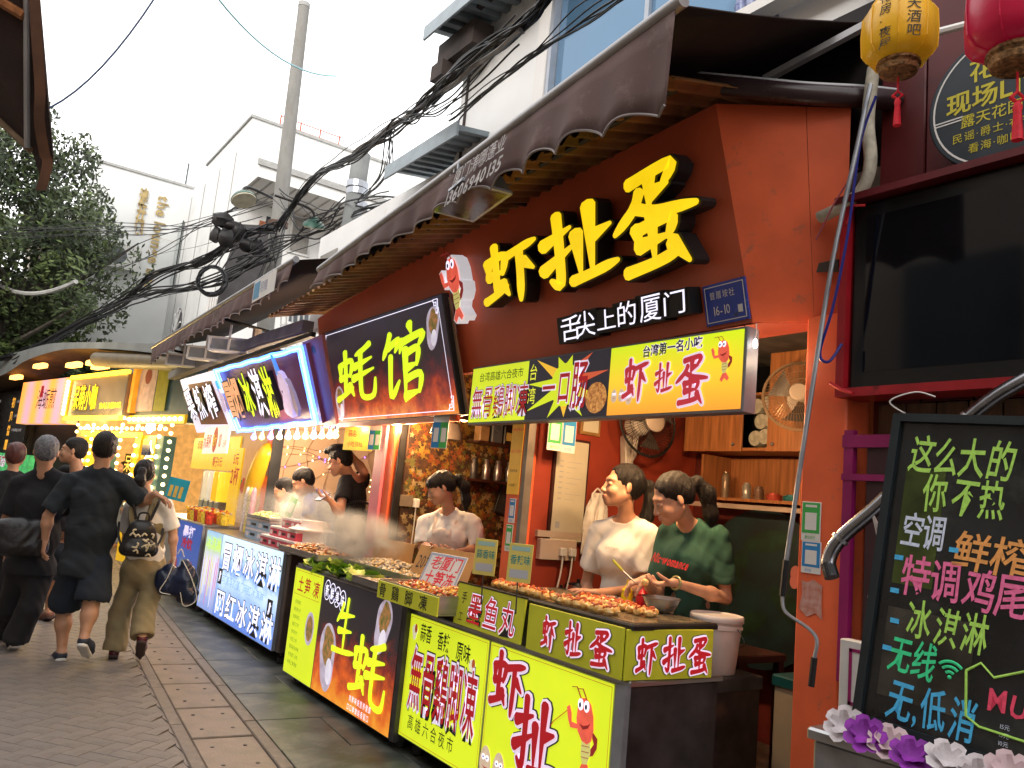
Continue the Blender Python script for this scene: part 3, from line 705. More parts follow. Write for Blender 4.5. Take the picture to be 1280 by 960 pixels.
# ---------------------------------------------------------------- fascia of the shrimp stall: leans out over the counter, turned corner on the right
FX0,FX1=2.85,2.62
A0=Vector((2.85,2.27,2.405)); A1=Vector((2.62,2.36,3.40)); B1=Vector((2.62,4.78,3.27)); B0=Vector((2.85,4.72,2.36))
C0=Vector((3.05,1.95,2.405)); C1=Vector((3.05,1.95,3.34)); 
fa=thing('sign_fascia','big sloping red brown fascia board above the shrimp stall','fascia',(2.85,4.72,2.36),W_)
inv=fa.matrix_basis.inverted()
def loc(p): return inv@Vector(p)
def lslab(b,P,n,m,th): b.slab([loc(p) for p in P],inv.to_3x3()@Vector(n),m,th)
q=MB(); lslab(q,[B0,A0,A1,B1],(1,0,0),FASC,.03); q.build('front_board',fa)
_n=(A1-A0).cross(C0-A0).normalized(); C1=C1-_n*((C1-A0).dot(_n))
S0=C0.lerp(A0,.32);S1=C1.lerp(A1,.32)
q=MB(); lslab(q,[A0,S0,S1,A1],-_n if _n.x<0 else _n,RED,.03); q.build('side_board',fa)
q=MB(); lslab(q,[S0-(C0-S0)*-.012,C0,C1,S1+(C1-S1)*.012],-_n if _n.x<0 else _n,mat('orange_red_paint_b',(.76,.125,.043),rough=.45,var=.1,scale=3,bump=.08,bscale=25),.03); q.build('side_board',fa)
q=MB(); lslab(q,[A0+Vector((.01,0,-.001)),Vector((2.86,4.7,2.359)),Vector((3.1,4.7,2.37)),Vector((3.1,1.9,2.404)),C0+Vector((0,.02,-.001))],(0,0,1),REDD,.02); q.build('soffit_board',fa)
# fascia plane helper: a point of the photo survey on the leaning front
nF=(A0-B0).cross(A1-A0).normalized()
if nF.x>0: nF=-nF
# channel letters 虾扯蛋: each letter a solid box of its own, yellow lit face
def frame_on(p_ll,p_lr,p_ul):
    p_ll,p_lr,p_ul=Vector(p_ll),Vector(p_lr),Vector(p_ul)
    X=(p_lr-p_ll).normalized(); Z=(p_ul-p_ll); Z=(Z-X*Z.dot(X)).normalized(); Y=Z.cross(X)   # x right, z up, -y outward
    M=Matrix((X,Y,Z)).transposed().to_4x4(); M.translation=p_ll; return M,(p_lr-p_ll).length
Xf=(A0-B0).normalized(); Zf=((A1-A0)-Xf*(A1-A0).dot(Xf)).normalized(); Yf=Zf.cross(Xf)
def on_fascia(px,py,out=0): return PP(px,py,A0+nF*out,nF)
ls=thing('channel_lettering','three large yellow lit brush characters standing off the red fascia','sign letters',tuple(B0))
Mf=Matrix((Xf,Yf,Zf)).transposed().to_4x4(); Mf.translation=B0; ls.matrix_world=Mf
def fl2(px,py,out): p=Mf.inverted()@on_fascia(px,py,out); return p
# each: four corners measured in the photo -> x,z,w,h in the fascia plane at letter depth
for ch,(ax,ay),(bx,by),wd in (('虾',(612,384),(670,288),.074),('扯',(686,366),(764,246),.076),('蛋',(779,343),(863,192),.068)):
    a=fl2(ax,ay,.13); c=fl2(bx,by,.13)
    q=MB(); brush(q,ch,a.x,a.z,(c.x-a.x),(c.z-a.z),-.148,EYEL,wd=wd)
    e=MB()
    brush(q,ch,a.x,a.z,(c.x-a.x),(c.z-a.z),-.14,BLACK,wd=wd,fat=.02,depth=.10,side=BLACK)
    q.build('letter',ls)
# small white row 舌尖上的厦门
st=thing('channel_lettering','row of six small white lit characters under the yellow ones','sign letters'); st.matrix_world=Mf.copy()
Dp=.08
cells=[('舌',703,428,726,390),('尖',722,423,744,384),('上',748,415,770,382),('的',773,410,796,372),('厦',802,404,826,362),('门',830,396,858,358)]
for ch,ax,ay,bx,by in cells:
    a=fl2(ax,ay,Dp); c=fl2(bx,by,Dp); q=MB(); h=(c.z-a.z)*.95; sx=(c.x-a.x)*1.02/(h/.93)
    text(q,ch,a.x,a.z,h,-Dp-.012,[BLACK,EWHT],off=[.055,.0],sx=sx,shear=.06)
    q.box(a.x-.02,a.x+(c.x-a.x)+.015,-Dp-.008,-.002,a.z-.01,a.z+h*1.02,BLACK)
    q.build('letter',st)
# blue house number plate
BLUE=mat('blue_enamel_plate',(.03,.06,.36),rough=.25,var=.05,dirt=((.03,.04,.09),9,.6))
hp=thing('number_plate','small blue street number plate at the lower right corner of the fascia','plate'); 
pa,pb,pc=on_fascia(884,409,.012),on_fascia(938,398,.012),on_fascia(877,359,.012)
Mn,wn=frame_on(pa,pb,pc); hp.matrix_world=Mn; hn=(pc-pa).length
q=MB(); q.cbox(0,wn,-.004,.006,0,hn,BLUE,.002); q.build('plate',hp)
q=MB(); f=.012
for x0,x1,z0,z1 in ((f,wn-f,f,f+.004),(f,wn-f,hn-f-.004,hn-f),(f,f+.004,f+.004,hn-f-.004),(wn-f-.004,wn-f,f+.004,hn-f-.004)): q.box(x0,x1,-.0055,-.0045,z0,z1,M_('white_plastic'))
text(q,'曾厝垵社',wn*.16,hn*.62,hn*.19,-.006,WHITEP,gap=.12,sx=.85); text(q,'16-10',wn*.19,hn*.2,hn*.30,-.006,WHITEP,sx=.78); q.box(wn*.78,wn*.88,-.006,-.0045,hn*.2,hn*.38,WHITEP)
q.build('lettering',hp)
# prawn figures: a plain cartoon prawn, stands as a cut-out sign
PR=mat('prawn_red',(.70,.10,.06),rough=.4,var=.12,scale=20,emit=.9); PR2=mat('prawn_dark_red',(.38,.03,.03),rough=.4,var=0,emit=.3); PBEL=mat('prawn_belly',(.75,.70,.22),rough=.4,var=0,emit=.45)
def prawn(b,x,z,h,y,mirror=1,outline=None):
    def o(pts): return [(x+mirror*px*h,z+pz*h) for px,pz in pts][::mirror]
    def ell(cx,cz,rx,rz,n=18,a=0): return [(cx+rx*cos(t)*cos(a)-rz*sin(t)*sin(a),cz+rx*cos(t)*sin(a)+rz*sin(t)*cos(a)) for t in [2*pi*k/n for k in range(n)]]
    body=[(.30,.98),(.40,1.0),(.50,.94),(.56,.80),(.58,.64),(.55,.50),(.47,.44),(.36,.46),(.27,.56),(.23,.70),(.24,.86)]
    belly=[(.36,.47),(.54,.49),(.55,.34),(.50,.20),(.40,.18),(.36,.30)]
    tail=[(.40,.19),(.50,.21),(.60,.06),(.54,.0),(.46,.07),(.38,-.02),(.32,.04)]
    armL=[(.26,.58),(.12,.56),(.06,.66),(.02,.80),(.08,.84),(.13,.74),(.14,.64),(.28,.64)]
    armR=[(.56,.62),(.66,.56),(.66,.44),(.60,.34),(.52,.30),(.54,.40),(.60,.48),(.56,.54)]
    if outline:
        for k,s in enumerate((body,belly,tail,armL,armR)):
            cx=sum(p[0] for p in s)/len(s);cz=sum(p[1] for p in s)/len(s)
            b.poly(o([(cx+(p[0]-cx)*1.22,cz+(p[1]-cz)*1.16) for p in s]),y-.0004*k,outline[0],outline[1])
        y-=.004
    for k,(s,m) in enumerate(((armR,PR2),(tail,PR),(belly,PBEL),(body,PR),(armL,PR))): b.poly(o(s),y-.0006*(k+1),m)
    for ex in (.30,.42):
        b.poly(o(ell(ex,.90,.055,.075)),y-.0045,EWHT); b.poly(o(ell(ex-.01,.89,.022,.035)),y-.0052,PBLK)
        b.tube([(x+mirror*(ex)*h,y-.003,z+.97*h),(x+mirror*(ex-.10)*h,y-.003,z+1.10*h),(x+mirror*(ex-.20)*h,y-.003,z+1.08*h)],.008*h,PR2,4)
    b.poly(o([(.30,.66),(.38,.60),(.48,.64),(.52,.72),(.47,.68),(.38,.65)]),y-.0048,PR2)
    for zz in (.40,.33,.26): b.poly(o([(.38,zz),(.53,zz+.02),(.53,zz+.028),(.38,zz+.008)]),y-.0042,PR2)
pf=thing('prawn_figure','red cartoon prawn cut out left of the yellow characters','sign figure'); pf.matrix_world=Mf.copy()
a=fl2(562,402,.1); c=fl2(600,312,.1); q=MB(); prawn(q,a.x-.02,a.z-.02,(c.z-a.z)*1.08,-.13,1,(mat('white_outline_lit',(.8,.8,.85),var=0,emit=.5),.09)); q.build('cut_out',pf)
# ---------------------------------------------------------------- long lightbox under the fascia
LBx,LBz0,LBz1=2.80,2.02,2.375
lb=thing('lightbox_sign','long backlit yellow and black menu lightbox hanging under the fascia','lightbox',(LBx,4.50,2.005),W_)
Wd=4.50-2.27; hh=.36
q=MB(); q.cbox(-.012,Wd+.012,.001,.085,-.012,hh+.012,mat('lightbox_grey_case',(.17,.18,.21),rough=.45,var=.1),.004); q.build('casing',lb)
xa=4.50-3.87; xb=4.50-3.14
orange_grad=ramp_mat('yellow_to_orange_print',[(0,(.80,.32,.03)),(.45,(.86,.56,.03)),(1,(.60,.78,.01))],2,0,hh,emit=.85)
for x0,x1,m in ((0,xa,YEL),(xa,xb,NIGHT),(xb,Wd,orange_grad)):
    q=MB(); q.quad((x0+.001,-.002,0),(x1-.001,-.002,0),(x1-.001,-.002,hh),(x0+.001,-.002,hh),m); q.build('lit_face',lb)
q=MB(); text(q,'台湾高雄六合夜市',.09,.265,.062,-.004,PBLK,sx=.92); text(q,'無骨鷄脚凍',.03,.03,.20,-.004,[PBLK,PWHT,PRED],off=[.05,.035,0],sx=.58); q.build('lettering',lb)
# star burst with 一口肠
q=MB(); cx,cz=xa+.36,.19; n=11
bc=[mat('burst_yellow',(.62,.74,.02),var=0,emit=.75),mat('burst_orange',(.85,.5,.04),var=0,emit=.75),mat('burst_red',(.68,.12,.05),var=0,emit=.6)]
angs=[2*pi*k/n+.2 for k in range(n)]
for k,a in enumerate(angs):
    d=.26; R=.36+.08*(k%3)
    def clip(px,pz): return (max(xa+.004,min(xb-.004,px)),max(.002,min(hh-.002,pz)))
    t=(cx+R*1.3*cos(a),cz+R*sin(a))
    # shorten the ray to the panel
    s=1.0
    for lim,v,c0 in ((xb-.006,t[0],cx),(xa+.006,t[0],cx)):
        if (lim-c0)*(v-c0)>0 and abs(v-c0)>abs(lim-c0): s=min(s,abs(lim-c0)/abs(v-c0))
    for lim,v,c0 in ((hh-.003,t[1],cz),(.003,t[1],cz)):
        if (lim-c0)*(v-c0)>0 and abs(v-c0)>abs(lim-c0): s=min(s,abs(lim-c0)/abs(v-c0))
    t=(cx+(t[0]-cx)*s,cz+(t[1]-cz)*s)
    q.poly([(cx+.12*cos(a-d),cz+.12*sin(a-d)),t,(cx+.12*cos(a+d),cz+.12*sin(a+d)),(cx,cz)],-.003-.0001*k,bc[0 if k%4 else 1] if k not in(0,1) else bc[2])
q.disc(cx,cz,.125,-.0045,bc[0])
q.build('star_burst',lb)
q=MB(); text(q,'台湾',xa+.015,.235,.10,-.0056,mat('print_yellow',(.8,.85,.05),var=0,emit=.8),vert=True,gap=.35,sx=.75); q.build('lettering',lb)
q=MB(); text(q,'一',xa+.16,.105,.15,-.006,[PWHT,PRED],off=[.075,.02],sx=.75); text(q,'口',xa+.30,.085,.19,-.006,[PWHT,PRED],off=[.05,.015],sx=.55,shear=.05); text(q,'肠',xa+.42,.05,.27,-.006,[PWHT,PRED],off=[.045,.01],sx=.5,shear=.05); q.build('lettering',lb)
fd=mat('fried_food_print',(.75,.38,.10),rough=.6,col2=(.30,.07,.02),scale=60,emit=.6)
q=MB(); q.disc(xb-.09,.10,.085,-.0062,fd,rz=.085); q.build('food_picture',lb)
q=MB(); text(q,'台湾第一名小吃',xb+.24,.288,.058,-.0045,[PWHT,mat('print_navy',(.02,.02,.12),var=0,emit=.1)],off=[.06,.02],sx=.9,slope=.03); q.build('lettering',lb)
for ch,x,z,w,h in (('虾',xb+.12,.075,.17,.21),('扯',xb+.345,.10,.11,.14),('蛋',xb+.49,.045,.18,.215)):
    q=MB(); brush(q,ch,x,z,w,h,-.004,PWHT,wd=.06,fat=.055); brush(q,ch,x,z,w,h,-.008,mat('print_rose',(.62,.04,.06),var=0,emit=.45),wd=.062); q.build('lettering',lb)
q=MB(); prawn(q,Wd-.185,.13,.19,-.004); q.build('prawn_picture',lb)
def eggs(b,x,z,s,y,n=3):
    for k in range(n):
        cx=x+k*s*.62; cz=z+(.18*s if k<2 else 0)
        pts=[(cx+.26*s*cos(t)*(1-.12*sin(t)),cz+.40*s*sin(t)) for t in [2*pi*i/18 for i in range(18)]]
        b.poly(pts,y-.0005*k,mat('egg_print',(.78,.60,.42),rough=.5,var=.08,scale=30,emit=.5))
        for e in (-.09,.09): b.disc(cx+e*s,cz+.1*s,.075*s,y-.0005*k-.0016,EWHT,12); b.disc(cx+e*s,cz+.1*s,.03*s,y-.0005*k-.0022,PBLK,8)
        b.poly([(cx-.14*s,cz-.1*s),(cx,cz-.17*s),(cx+.14*s,cz-.1*s),(cx,cz-.135*s)],y-.0005*k-.0018,PRED)
q=MB(); eggs(q,xb+.05,.085,.09,-.004); q.build('egg_picture',lb)
# bulb beside the lightbox
q=thing('bulb_lamp','small bare white bulb on a twisted wire at the right end of the lightbox','lamp',(2.83,2.235,2.30)); z=MB(); z.tube([(0,0,.09),(.004,0,.05),(-.004,0,.02)],.003,WHITEP,5); z.build('wire',q); z=MB(); z.lathe([(.004,.02),(.009,.01),(.011,-.01),(.006,-.02)],mat('white_bulb_glow',(1,.93,.8),var=0,emit=12),n=10); z.build('bulb',q,smooth=True)
light('bulb_light','POINT',(2.90,2.17,2.24),.7,(1,.8,.55),size=.03)
# ---------------------------------------------------------------- food carts
def cart(label,X0,Yf,Yn,z0,z1,depth,m,name='food_cart'):
    r=thing(name,label,'food cart',(X0,Yf,0),W_); L=Yf-Yn
    q=MB(); q.cbox(0,L,.03,depth,z0,z1,m,.008); q.build('body',r)
    q=MB(); q.cbox(-.01,L+.012,.012,depth+.02,z1,z1+.022,STEEL,.006); q.build('counter_top',r)
    for x,y in ((.08,.1),(L-.08,.1),(.08,depth-.1),(L-.08,depth-.1)):
        q=MB(); q.lathe([(.028,0),(.035,.01),(.035,.05),(.02,.06),(.02,z0+.01)],BLKM,c=(x,y,0),n=10); q.build('foot',r)
    return r,L
def border(q,x0,x1,z0,z1,y,m,t=.004):
    for a,b,c,d in ((x0,x1,z0,z0+t),(x0,x1,z1-t,z1),(x0,x0+t,z0+t,z1-t),(x1-t,x1,z0+t,z1-t)): q.poly([(a,c),(b,c),(b,d),(a,d)],y,m)
RW3=[PBLK,PWHT,PRED]
# cart 1 -------------------------------------------------------
c1,L1=cart('nearest snack cart with a yellow backlit front of red characters',2.45,4.36,2.50,.1,.80,.58,STEELD)
f1=.86
for x0,x1 in ((.0,f1-.003),(f1+.003,1.80)):
    q=MB(); q.cbox(x0,x1,.002,.03,.10,.80,mat('lightbox_edge',(.45,.42,.25),rough=.4),.003); q.quad((x0+.006,-.001,.106),(x1-.006,-.001,.106),(x1-.006,-.001,.794),(x0+.006,-.001,.794),YEL); border(q,x0+.016,x1-.016,.118,.782,-.002,PRED,.0022); q.build('lit_face',c1)
q=MB(); q.box(1.803,1.862,.0,.03,.09,.802,mat('grey_steel_post',(.30,.32,.35),rough=.45,metal=.3)); q.build('corner_post',c1)
q=MB(); text(q,'蒜香',.14,.665,.10,-.003,PBLK,sx=.62,off=.01,gap=-.02);text(q,'香辣',.34,.655,.10,-.003,PBLK,sx=.62,off=.01,gap=-.02);text(q,'原味',.545,.64,.10,-.003,PBLK,sx=.68,off=.01)
text(q,'無骨鷄脚凍',.075,.285,.335,-.003,RW3,off=[.075,.052,.012],sx=.385,gap=.04)
text(q,'高雄六合夜市',.10,.165,.082,-.003,PBLK,sx=.78,gap=.28); q.build('lettering',c1)
for cx,cz in ((.075,.70),(.715,.63)):
    q=MB(); q.poly([(cx+.03*cos(t)*(1+.25*sin(3*t)),cz+.045*sin(t)) for t in [2*pi*k/14 for k in range(14)]],-.003,mat('chicken_white_print',(.75,.72,.5),var=0,emit=.6)); q.poly([(cx+.012+.016*cos(t),cz+.022+.026*sin(t)) for t in [2*pi*k/12 for k in range(12)]],-.0036,mat('chicken_red_print',(.6,.12,.04),var=0,emit=.3)); q.build('chicken_picture',c1)
for ch,x,z,w,h in (('虾',.92,.50,.27,.27),('扯',1.15,.28,.30,.32),('蛋',1.46,.10,.27,.24)):
    q=MB(); brush(q,ch,x,z,w,h,-.003,PBLK,wd=.062,fat=.072); brush(q,ch,x,z,w,h,-.009,PWHT,wd=.062,fat=.055); brush(q,ch,x,z,w,h,-.014,PRED,wd=.068); q.build('lettering',c1)
q=MB(); prawn(q,1.50,.37,.33,-.003); q.tube([(1.51,-.004,.62),(1.42,-.004,.55),(1.38,-.004,.50)],.0018,PRED,4); q.build('prawn_picture',c1)
q=MB(); eggs(q,.915,.19,.19,-.004,3); q.build('egg_picture',c1)
# yellow boards standing on the counter edge
def board(label,X0,Yf,w,z0,h,lean=0,rz=W_,name='sign_board',m=YELP,cat='sign',th=.012):
    r=thing(name,label,cat,(X0,Yf,z0),rz,lean); q=MB(); q.cbox(0,w,.0,th,0,h,m,.002); q.build('board',r); return r
bd=board('yellow board with red 墨鱼丸 characters leaning on the cart edge',2.41,3.82,.62,.835,.215,-4)
q=MB(); q.box(-.002,.622,-.002,.014,.2155,.222,BLKM); q.build('top_rail',bd)
q=MB(); text(q,'手',.05,.115,.062,-.002,PBLK,sx=.8,shear=.1);text(q,'工',.045,.02,.05,-.002,PBLK,sx=.8,shear=.1); text(q,'墨鱼丸',.13,.022,.16,-.002,RW3,off=[.055,.04,.005],sx=.78,shear=.06,gap=.13); q.build('lettering',bd)
bd=board('long yellow board with red 虾扯蛋 characters on the front edge of the griddle',2.425,3.17,.66,.825,.21)
xs=((.13,.10),(.30,.11),(.475,.13))
for ch,(x,w) in zip('虾扯蛋',xs):
    q=MB(); z=.035;h=.14; brush(q,ch,x,z,w,h,-.002,PBLK,wd=.062,fat=.075); brush(q,ch,x,z,w,h,-.006,PWHT,wd=.062,fat=.06); brush(q,ch,x,z,w,h,-.010,PRED,wd=.068); q.build('lettering',bd)
bd=board('shorter yellow board with red 虾扯蛋 characters on the right end of the griddle',2.439,2.50,.50,.825,.205,rz=-4)
for ch,x,w in (('虾',.05,.11),('扯',.20,.12),('蛋',.35,.12)):
    q=MB(); z=.03;h=.14; brush(q,ch,x,z,w,h,-.002,PBLK,wd=.062,fat=.075); brush(q,ch,x,z,w,h,-.006,PWHT,wd=.062,fat=.06); brush(q,ch,x,z,w,h,-.010,PRED,wd=.068); q.build('lettering',bd)
# griddle on the counter
g=thing('griddle','flat black griddle with a raised rim on the nearest cart','griddle',(2.47,3.85,.83),W_)
q=MB(); q.box(0,1.31,.0,.50,.0,.17,STEELD); q.build('box',g)
q=MB(); q.cbox(.18,1.36,-.012,.53,.196,.222,BLKM,.008); q.build('rim',g)
q=MB(); q.box(.21,1.33,.02,.50,.2225,.2245,mat('oily_griddle',(.30,.24,.15),rough=.25,metal=.6,var=.3,bump=.2)); q.build('plate',g)
EGGB=mat('golden_egg_ball',(.88,.66,.30),rough=.35,var=.25,scale=45,bump=.3,col2=(.66,.33,.07)); TAILM=mat('prawn_tail_orange',(.62,.13,.03),rough=.4,var=.2)
def egg_ball():
    r=thing('shrimp_egg_ball','golden egg ball with an orange prawn tail sitting on the griddle','snack',group='shrimp and egg balls lined up on the griddle')
    q=MB(); q.ball((0,0,.017),(.028,.023,.018),EGGB,10,7,jit=.16); q.build('ball',r,smooth=True)
    q=MB(); q.tube([(-.012,0,.026),(.0,.003,.036),(.012,.002,.035),(.022,-.002,.030),(.03,-.004,.033)],[.007,.009,.007,.004,.008],TAILM,6); q.build('tail',r,smooth=True); return r
proto=egg_ball(); spots=[]
for i in range(17): spots.append((2.515+rnd.uniform(-.006,.006),3.60-i*.054 if i<9 else 3.60-i*.054-.03))
for i in range(17): spots.append((2.572+rnd.uniform(-.006,.006),3.62-i*.054 if i<9 else 3.62-i*.054-.03))
for i in range(9): spots.append((2.70+rnd.uniform(-.01,.01),3.1-i*.056))
for i in range(9): spots.append((2.75+rnd.uniform(-.01,.01),3.12-i*.056))
for i,(x,y) in enumerate(spots):
    o=proto if i==0 else dup(proto); o.location=(x,y,1.0565); o.rotation_euler=(0,0,rnd.uniform(0,6.3)); s=rnd.uniform(.9,1.12); o.scale=(s,s,s)
# sauce bottles, bowl, cups, bucket
def bottle(label,m,x,y,z,s=1):
    r=thing('sauce_bottle',label,'bottle',(x,y,z)); q=MB(); q.lathe([(.03*s,0),(.033*s,.01),(.033*s,.10*s),(.03*s,.115*s)],m,n=16); q.build('body',r,smooth=40)
    q=MB(); q.lathe([(.03*s,.116*s),(.031*s,.13*s),(.022*s,.14*s),(.012*s,.15*s),(.007*s,.165*s),(.003*s,.19*s)],m,n=14); q.build('nozzle',r,smooth=40); return r
ZC=1.056
def onC(px,py,z=ZC): return PZ(px,py,z)
a=onC(748,770,1.0); 
bottle('yellow squeeze bottle of mustard behind the griddle',mat('mustard_plastic',(.80,.55,.01),rough=.3,var=.03),3.03,3.13,.99,.95)
bottle('red squeeze bottle of ketchup behind the griddle',mat('ketchup_plastic',(.55,.01,.02),rough=.3,var=.03),3.06,3.05,.985,.95)
q=thing('back_shelf','narrow steel shelf behind the griddle holding bottles and cups','shelf',(3.06,3.75,0),W_); z=MB(); z.cbox(0,.9,-.07,.06,.955,.975,STEELD,.004); z.box(.02,.06,-.05,.0,.02,.955,STEELD); z.box(.84,.88,-.05,.0,.02,.955,STEELD); z.build('shelf_board',q)
cs=thing('cup_stack','stack of clear plastic cup lids under the hand of the woman in white','cups',(3.0,3.25,.976)); q=MB(); q.lathe([(r,zz) for i in range(9) for r,zz in ((.055,i*.011),(.055,i*.011+.006),(.05,i*.011+.009))],mat('clear_lids',(.8,.75,.65),rough=.25,var=0,trans=.3),n=20); q.build('lids',cs,smooth=30)
bw=thing('mixing_bowl','round steel bowl behind the griddle','bowl',(2.93,2.79,1.0585)); q=MB(); q.lathe([(.04,0),(.06,.008),(.078,.035),(.088,.062),(.094,.064),(.094,.067),(.086,.066),(.075,.036),(.055,.012),(.02,.006)],STEEL,n=28); q.build('bowl',bw,smooth=50)
tr=thing('side_shelf','dark steel side shelf at the right end of the nearest cart','shelf',(3.02,2.86,0),W_); q=MB(); q.cbox(-.02,.34,-.035,.36,.74,.80,STEELD,.006); q.build('top',tr); q=MB(); q.box(-.01,.335,-.02,.34,.1,.738,mat('rusty_dark_panel',(.05,.03,.03),rough=.4,metal=.5,var=.3,dirt=((.12,.06,.03),4,.55))); q.build('panel',tr)
q=MB(); q.box(-.0,.338,-.03,-.022,.18,.72,STEELD); q.build('door',tr)
bk=thing('plastic_bucket','white plastic bucket on the side shelf of the nearest cart','bucket',(3.185,2.66,.80)); BKT=mat('bucket_plastic',(.75,.70,.66),rough=.35,var=.06,scale=3,dirt=((.5,.4,.33),5,.62))
q=MB(); q.lathe([(.094,.0),(.098,.004),(.118,.205),(.124,.207),(.124,.222),(.119,.224),(.121,.236),(.125,.238),(.125,.252),(.119,.253),(.112,.2),(.09,.01)],BKT,n=36); q.build('shell',bk,smooth=40)
q=MB(); q.lathe([(.127,.238),(.1285,.24),(.1285,.262),(.124,.268),(.118,.262),(.02,.262)],BKT,n=36); q.build('lid',bk,smooth=40)
q=MB(); q.tube(catmull([(.0,-.125,.22),(.05,-.13,.16),(.12,-.05,.12),(.14,.03,.14),(.122,.06,.21)],5),.002,STEEL,5); q.build('handle',bk)
# kettles and utensils at the left of the woman in white
for lab,x,y,s in (('steel kettle on the counter beside the woman in white',3.42,3.98,1.0),('small steel pot with a dark lid beside the kettle',3.30,4.0,.8)):
    k=thing('kettle',lab,'kettle',(x,y,.86)); q=MB(); q.lathe([(.05*s,0),(.07*s,.01),(.075*s,.06),(.06*s,.13*s),(.045*s,.16*s),(.046*s,.17*s)],STEEL,n=20); q.build('body',k,smooth=50)
    q=MB(); q.lathe([(.047*s,.17*s),(.04*s,.185*s),(.012*s,.19*s),(.012*s,.21*s)],BLACK,n=16); q.build('lid',k,smooth=50)
    q=MB(); q.tube(catmull([(0,.05*s,.17*s),(0,.12*s,.16*s),(0,.12*s,.07*s),(0,.08*s,.04*s)],5),.008*s,BLACK,7); q.build('handle',k,smooth=True)
sb=thing('side_table','low white cloth covered side table beside the kettle','table',(3.40,3.98,.13)); q=MB(); q.cbox(-.32,.4,-.09,.13,0,.725,mat('pale_cloth',(.55,.48,.42),rough=.8,var=.1,bump=.3,bscale=8),.02); q.build('table_body',sb)
# tray of jelly and chicken feet projecting between the carts
ty=thing('food_tray','steel tray box of orange chicken feet jelly projecting over the cart front','tray',(2.30,4.52,.87),W_)
q=MB(); W=.72; q.cbox(0,W,.0,.46,0,.012,STEEL,.003)
for a in ((0,W,0,.008,.012,.105),(0,W,.45,.458,.012,.105),(0,.008,.008,.45,.012,.105),(W-.008,W,.008,.45,.012,.105),(.35,.358,.008,.45,.012,.09)): q.box(a[0],a[1],a[2],a[3],a[4],a[5],STEEL)
q.build('box',ty)
q=MB(); q.cbox(-.004,W+.002,-.010,-.001,-.004,.098,YELP,.002); q.build('board',ty)
q=MB(); text(q,'骨鷄脚凍',.02,.008,.08,-.012,PBLK,sx=1.1,gap=.75,off=.01); q.build('lettering',ty)
def pile(name,parent,x0,x1,y0,y1,z,ms,n,s,hgt=.02,kind='stuff',flat=.6,el=1.0):
    q=MB()
    for i in range(n):
        x=rnd.uniform(x0,x1);y=rnd.uniform(y0,y1); u=1-abs((x-x0)/(x1-x0)*2-1)**3; v=1-abs((y-y0)/(y1-y0)*2-1)**3
        c=(x,y,z+hgt*u*v*rnd.uniform(.5,1)); r=s*rnd.uniform(.6,1.25)
        M=Matrix.Rotation(rnd.uniform(0,6.3),3,'Z')@Matrix.Rotation(rnd.uniform(-.5,.5),3,'X')
        q.ball(c,(r*el,r*.7,r*flat),rnd.choice(ms),6,4,M=M,jit=.25)
    return q.build(name,parent,kind=kind,smooth=True)
OR=[mat('chili_orange',(.62,.16,.015),rough=.25,var=.3,scale=30),mat('oil_yellow',(.78,.42,.04),rough=.2,var=.2,scale=30),mat('chili_red',(.5,.06,.01),rough=.25,var=.2),mat('pale_meat',(.72,.48,.22),rough=.35,var=.2,scale=20)]
pile('food',ty,.02,.34,.02,.44,.075,OR,520,.013,.045); pile('food',ty,.37,.70,.02,.44,.085,OR,520,.013,.045)
# cart 2 -------------------------------------------------------
c2,L2=cart('oyster cart with a black backlit front and a narrow yellow panel',2.42,6.22,4.36,.06,.86,.62,STEELD)
q=MB(); q.quad((.0,-.0005,.065),(.565,-.0005,.065),(.565,-.0005,.855),(.0,-.0005,.855),YEL); q.box(-.003,.568,.0,.029,.06,.858,ALU); 
b2=[.012,.555,.64,.835]; border(q,.03,.53,.655,.835,-.0015,PRED,.003); q.build('lit_face',c2)
q=MB(); text(q,'土笋',.08,.68,.12,-.0025,PRED,off=.01,sx=.95,gap=.12,shear=.12,slope=-.02); text(q,'凍',.39,.675,.12,-.0025,PRED,off=.01,sx=.95,shear=.1); q.build('lettering',c2)
q=MB(); ln=['土笋凍是厦门','最有名的小吃','味道鮮美爽口','清香可口不腻','色味俱佳老少','皆宜配上好的','醋蒜酱海味美','食到厦门必吃','新鮮土笋現做']
for i,l in enumerate(ln): text(q,l,.07,.585-i*.056,.032,-.0025,mat('print_olive',(.2,.26,.05),var=0,emit=.1),sx=.85 if i>5 else .6,gap=.14,slope=-.01)
q.build('small_print',c2,kind='stuff')
SHELL=mat('oyster_shell_print',(.62,.55,.68),rough=.4,col2=(.40,.33,.42),scale=14,emit=.6); MEAT=mat('oyster_meat_print',(.62,.26,.10),rough=.4,col2=(.12,.16,.03),scale=26,emit=.4)
def oyster(parent,x,z,s,y=-.003,a=.3):
    q=MB(); O=lambda px,pz:(x+s*(px*cos(a)-pz*sin(a)),z+s*(px*sin(a)+pz*cos(a)))
    q.poly([O(.30*cos(t)*(1+.06*sin(5*t)),.52*sin(t)+.05*cos(2*t)) for t in [2*pi*k/28 for k in range(28)]],y,SHELL)
    q.poly([O(.02+.20*cos(t)*(1+.12*sin(4*t)),.12+.30*sin(t)*(1+.1*cos(3*t))) for t in [2*pi*k/22 for k in range(22)]],y-.0008,MEAT)
    q.poly([O(.09+.12*cos(t),-.26+.2*sin(t)) for t in [2*pi*k/16 for k in range(16)]],y-.0016,mat('shell_inner_print',(.78,.74,.86),var=.1,emit=.7)); q.build('oyster_picture',parent)
q=MB(); q.disc(.42,.45,.085,-.0025,SHELL,rz=.12); q.disc(.42,.45,.06,-.003,MEAT,rz=.09); q.build('dish_picture',c2)
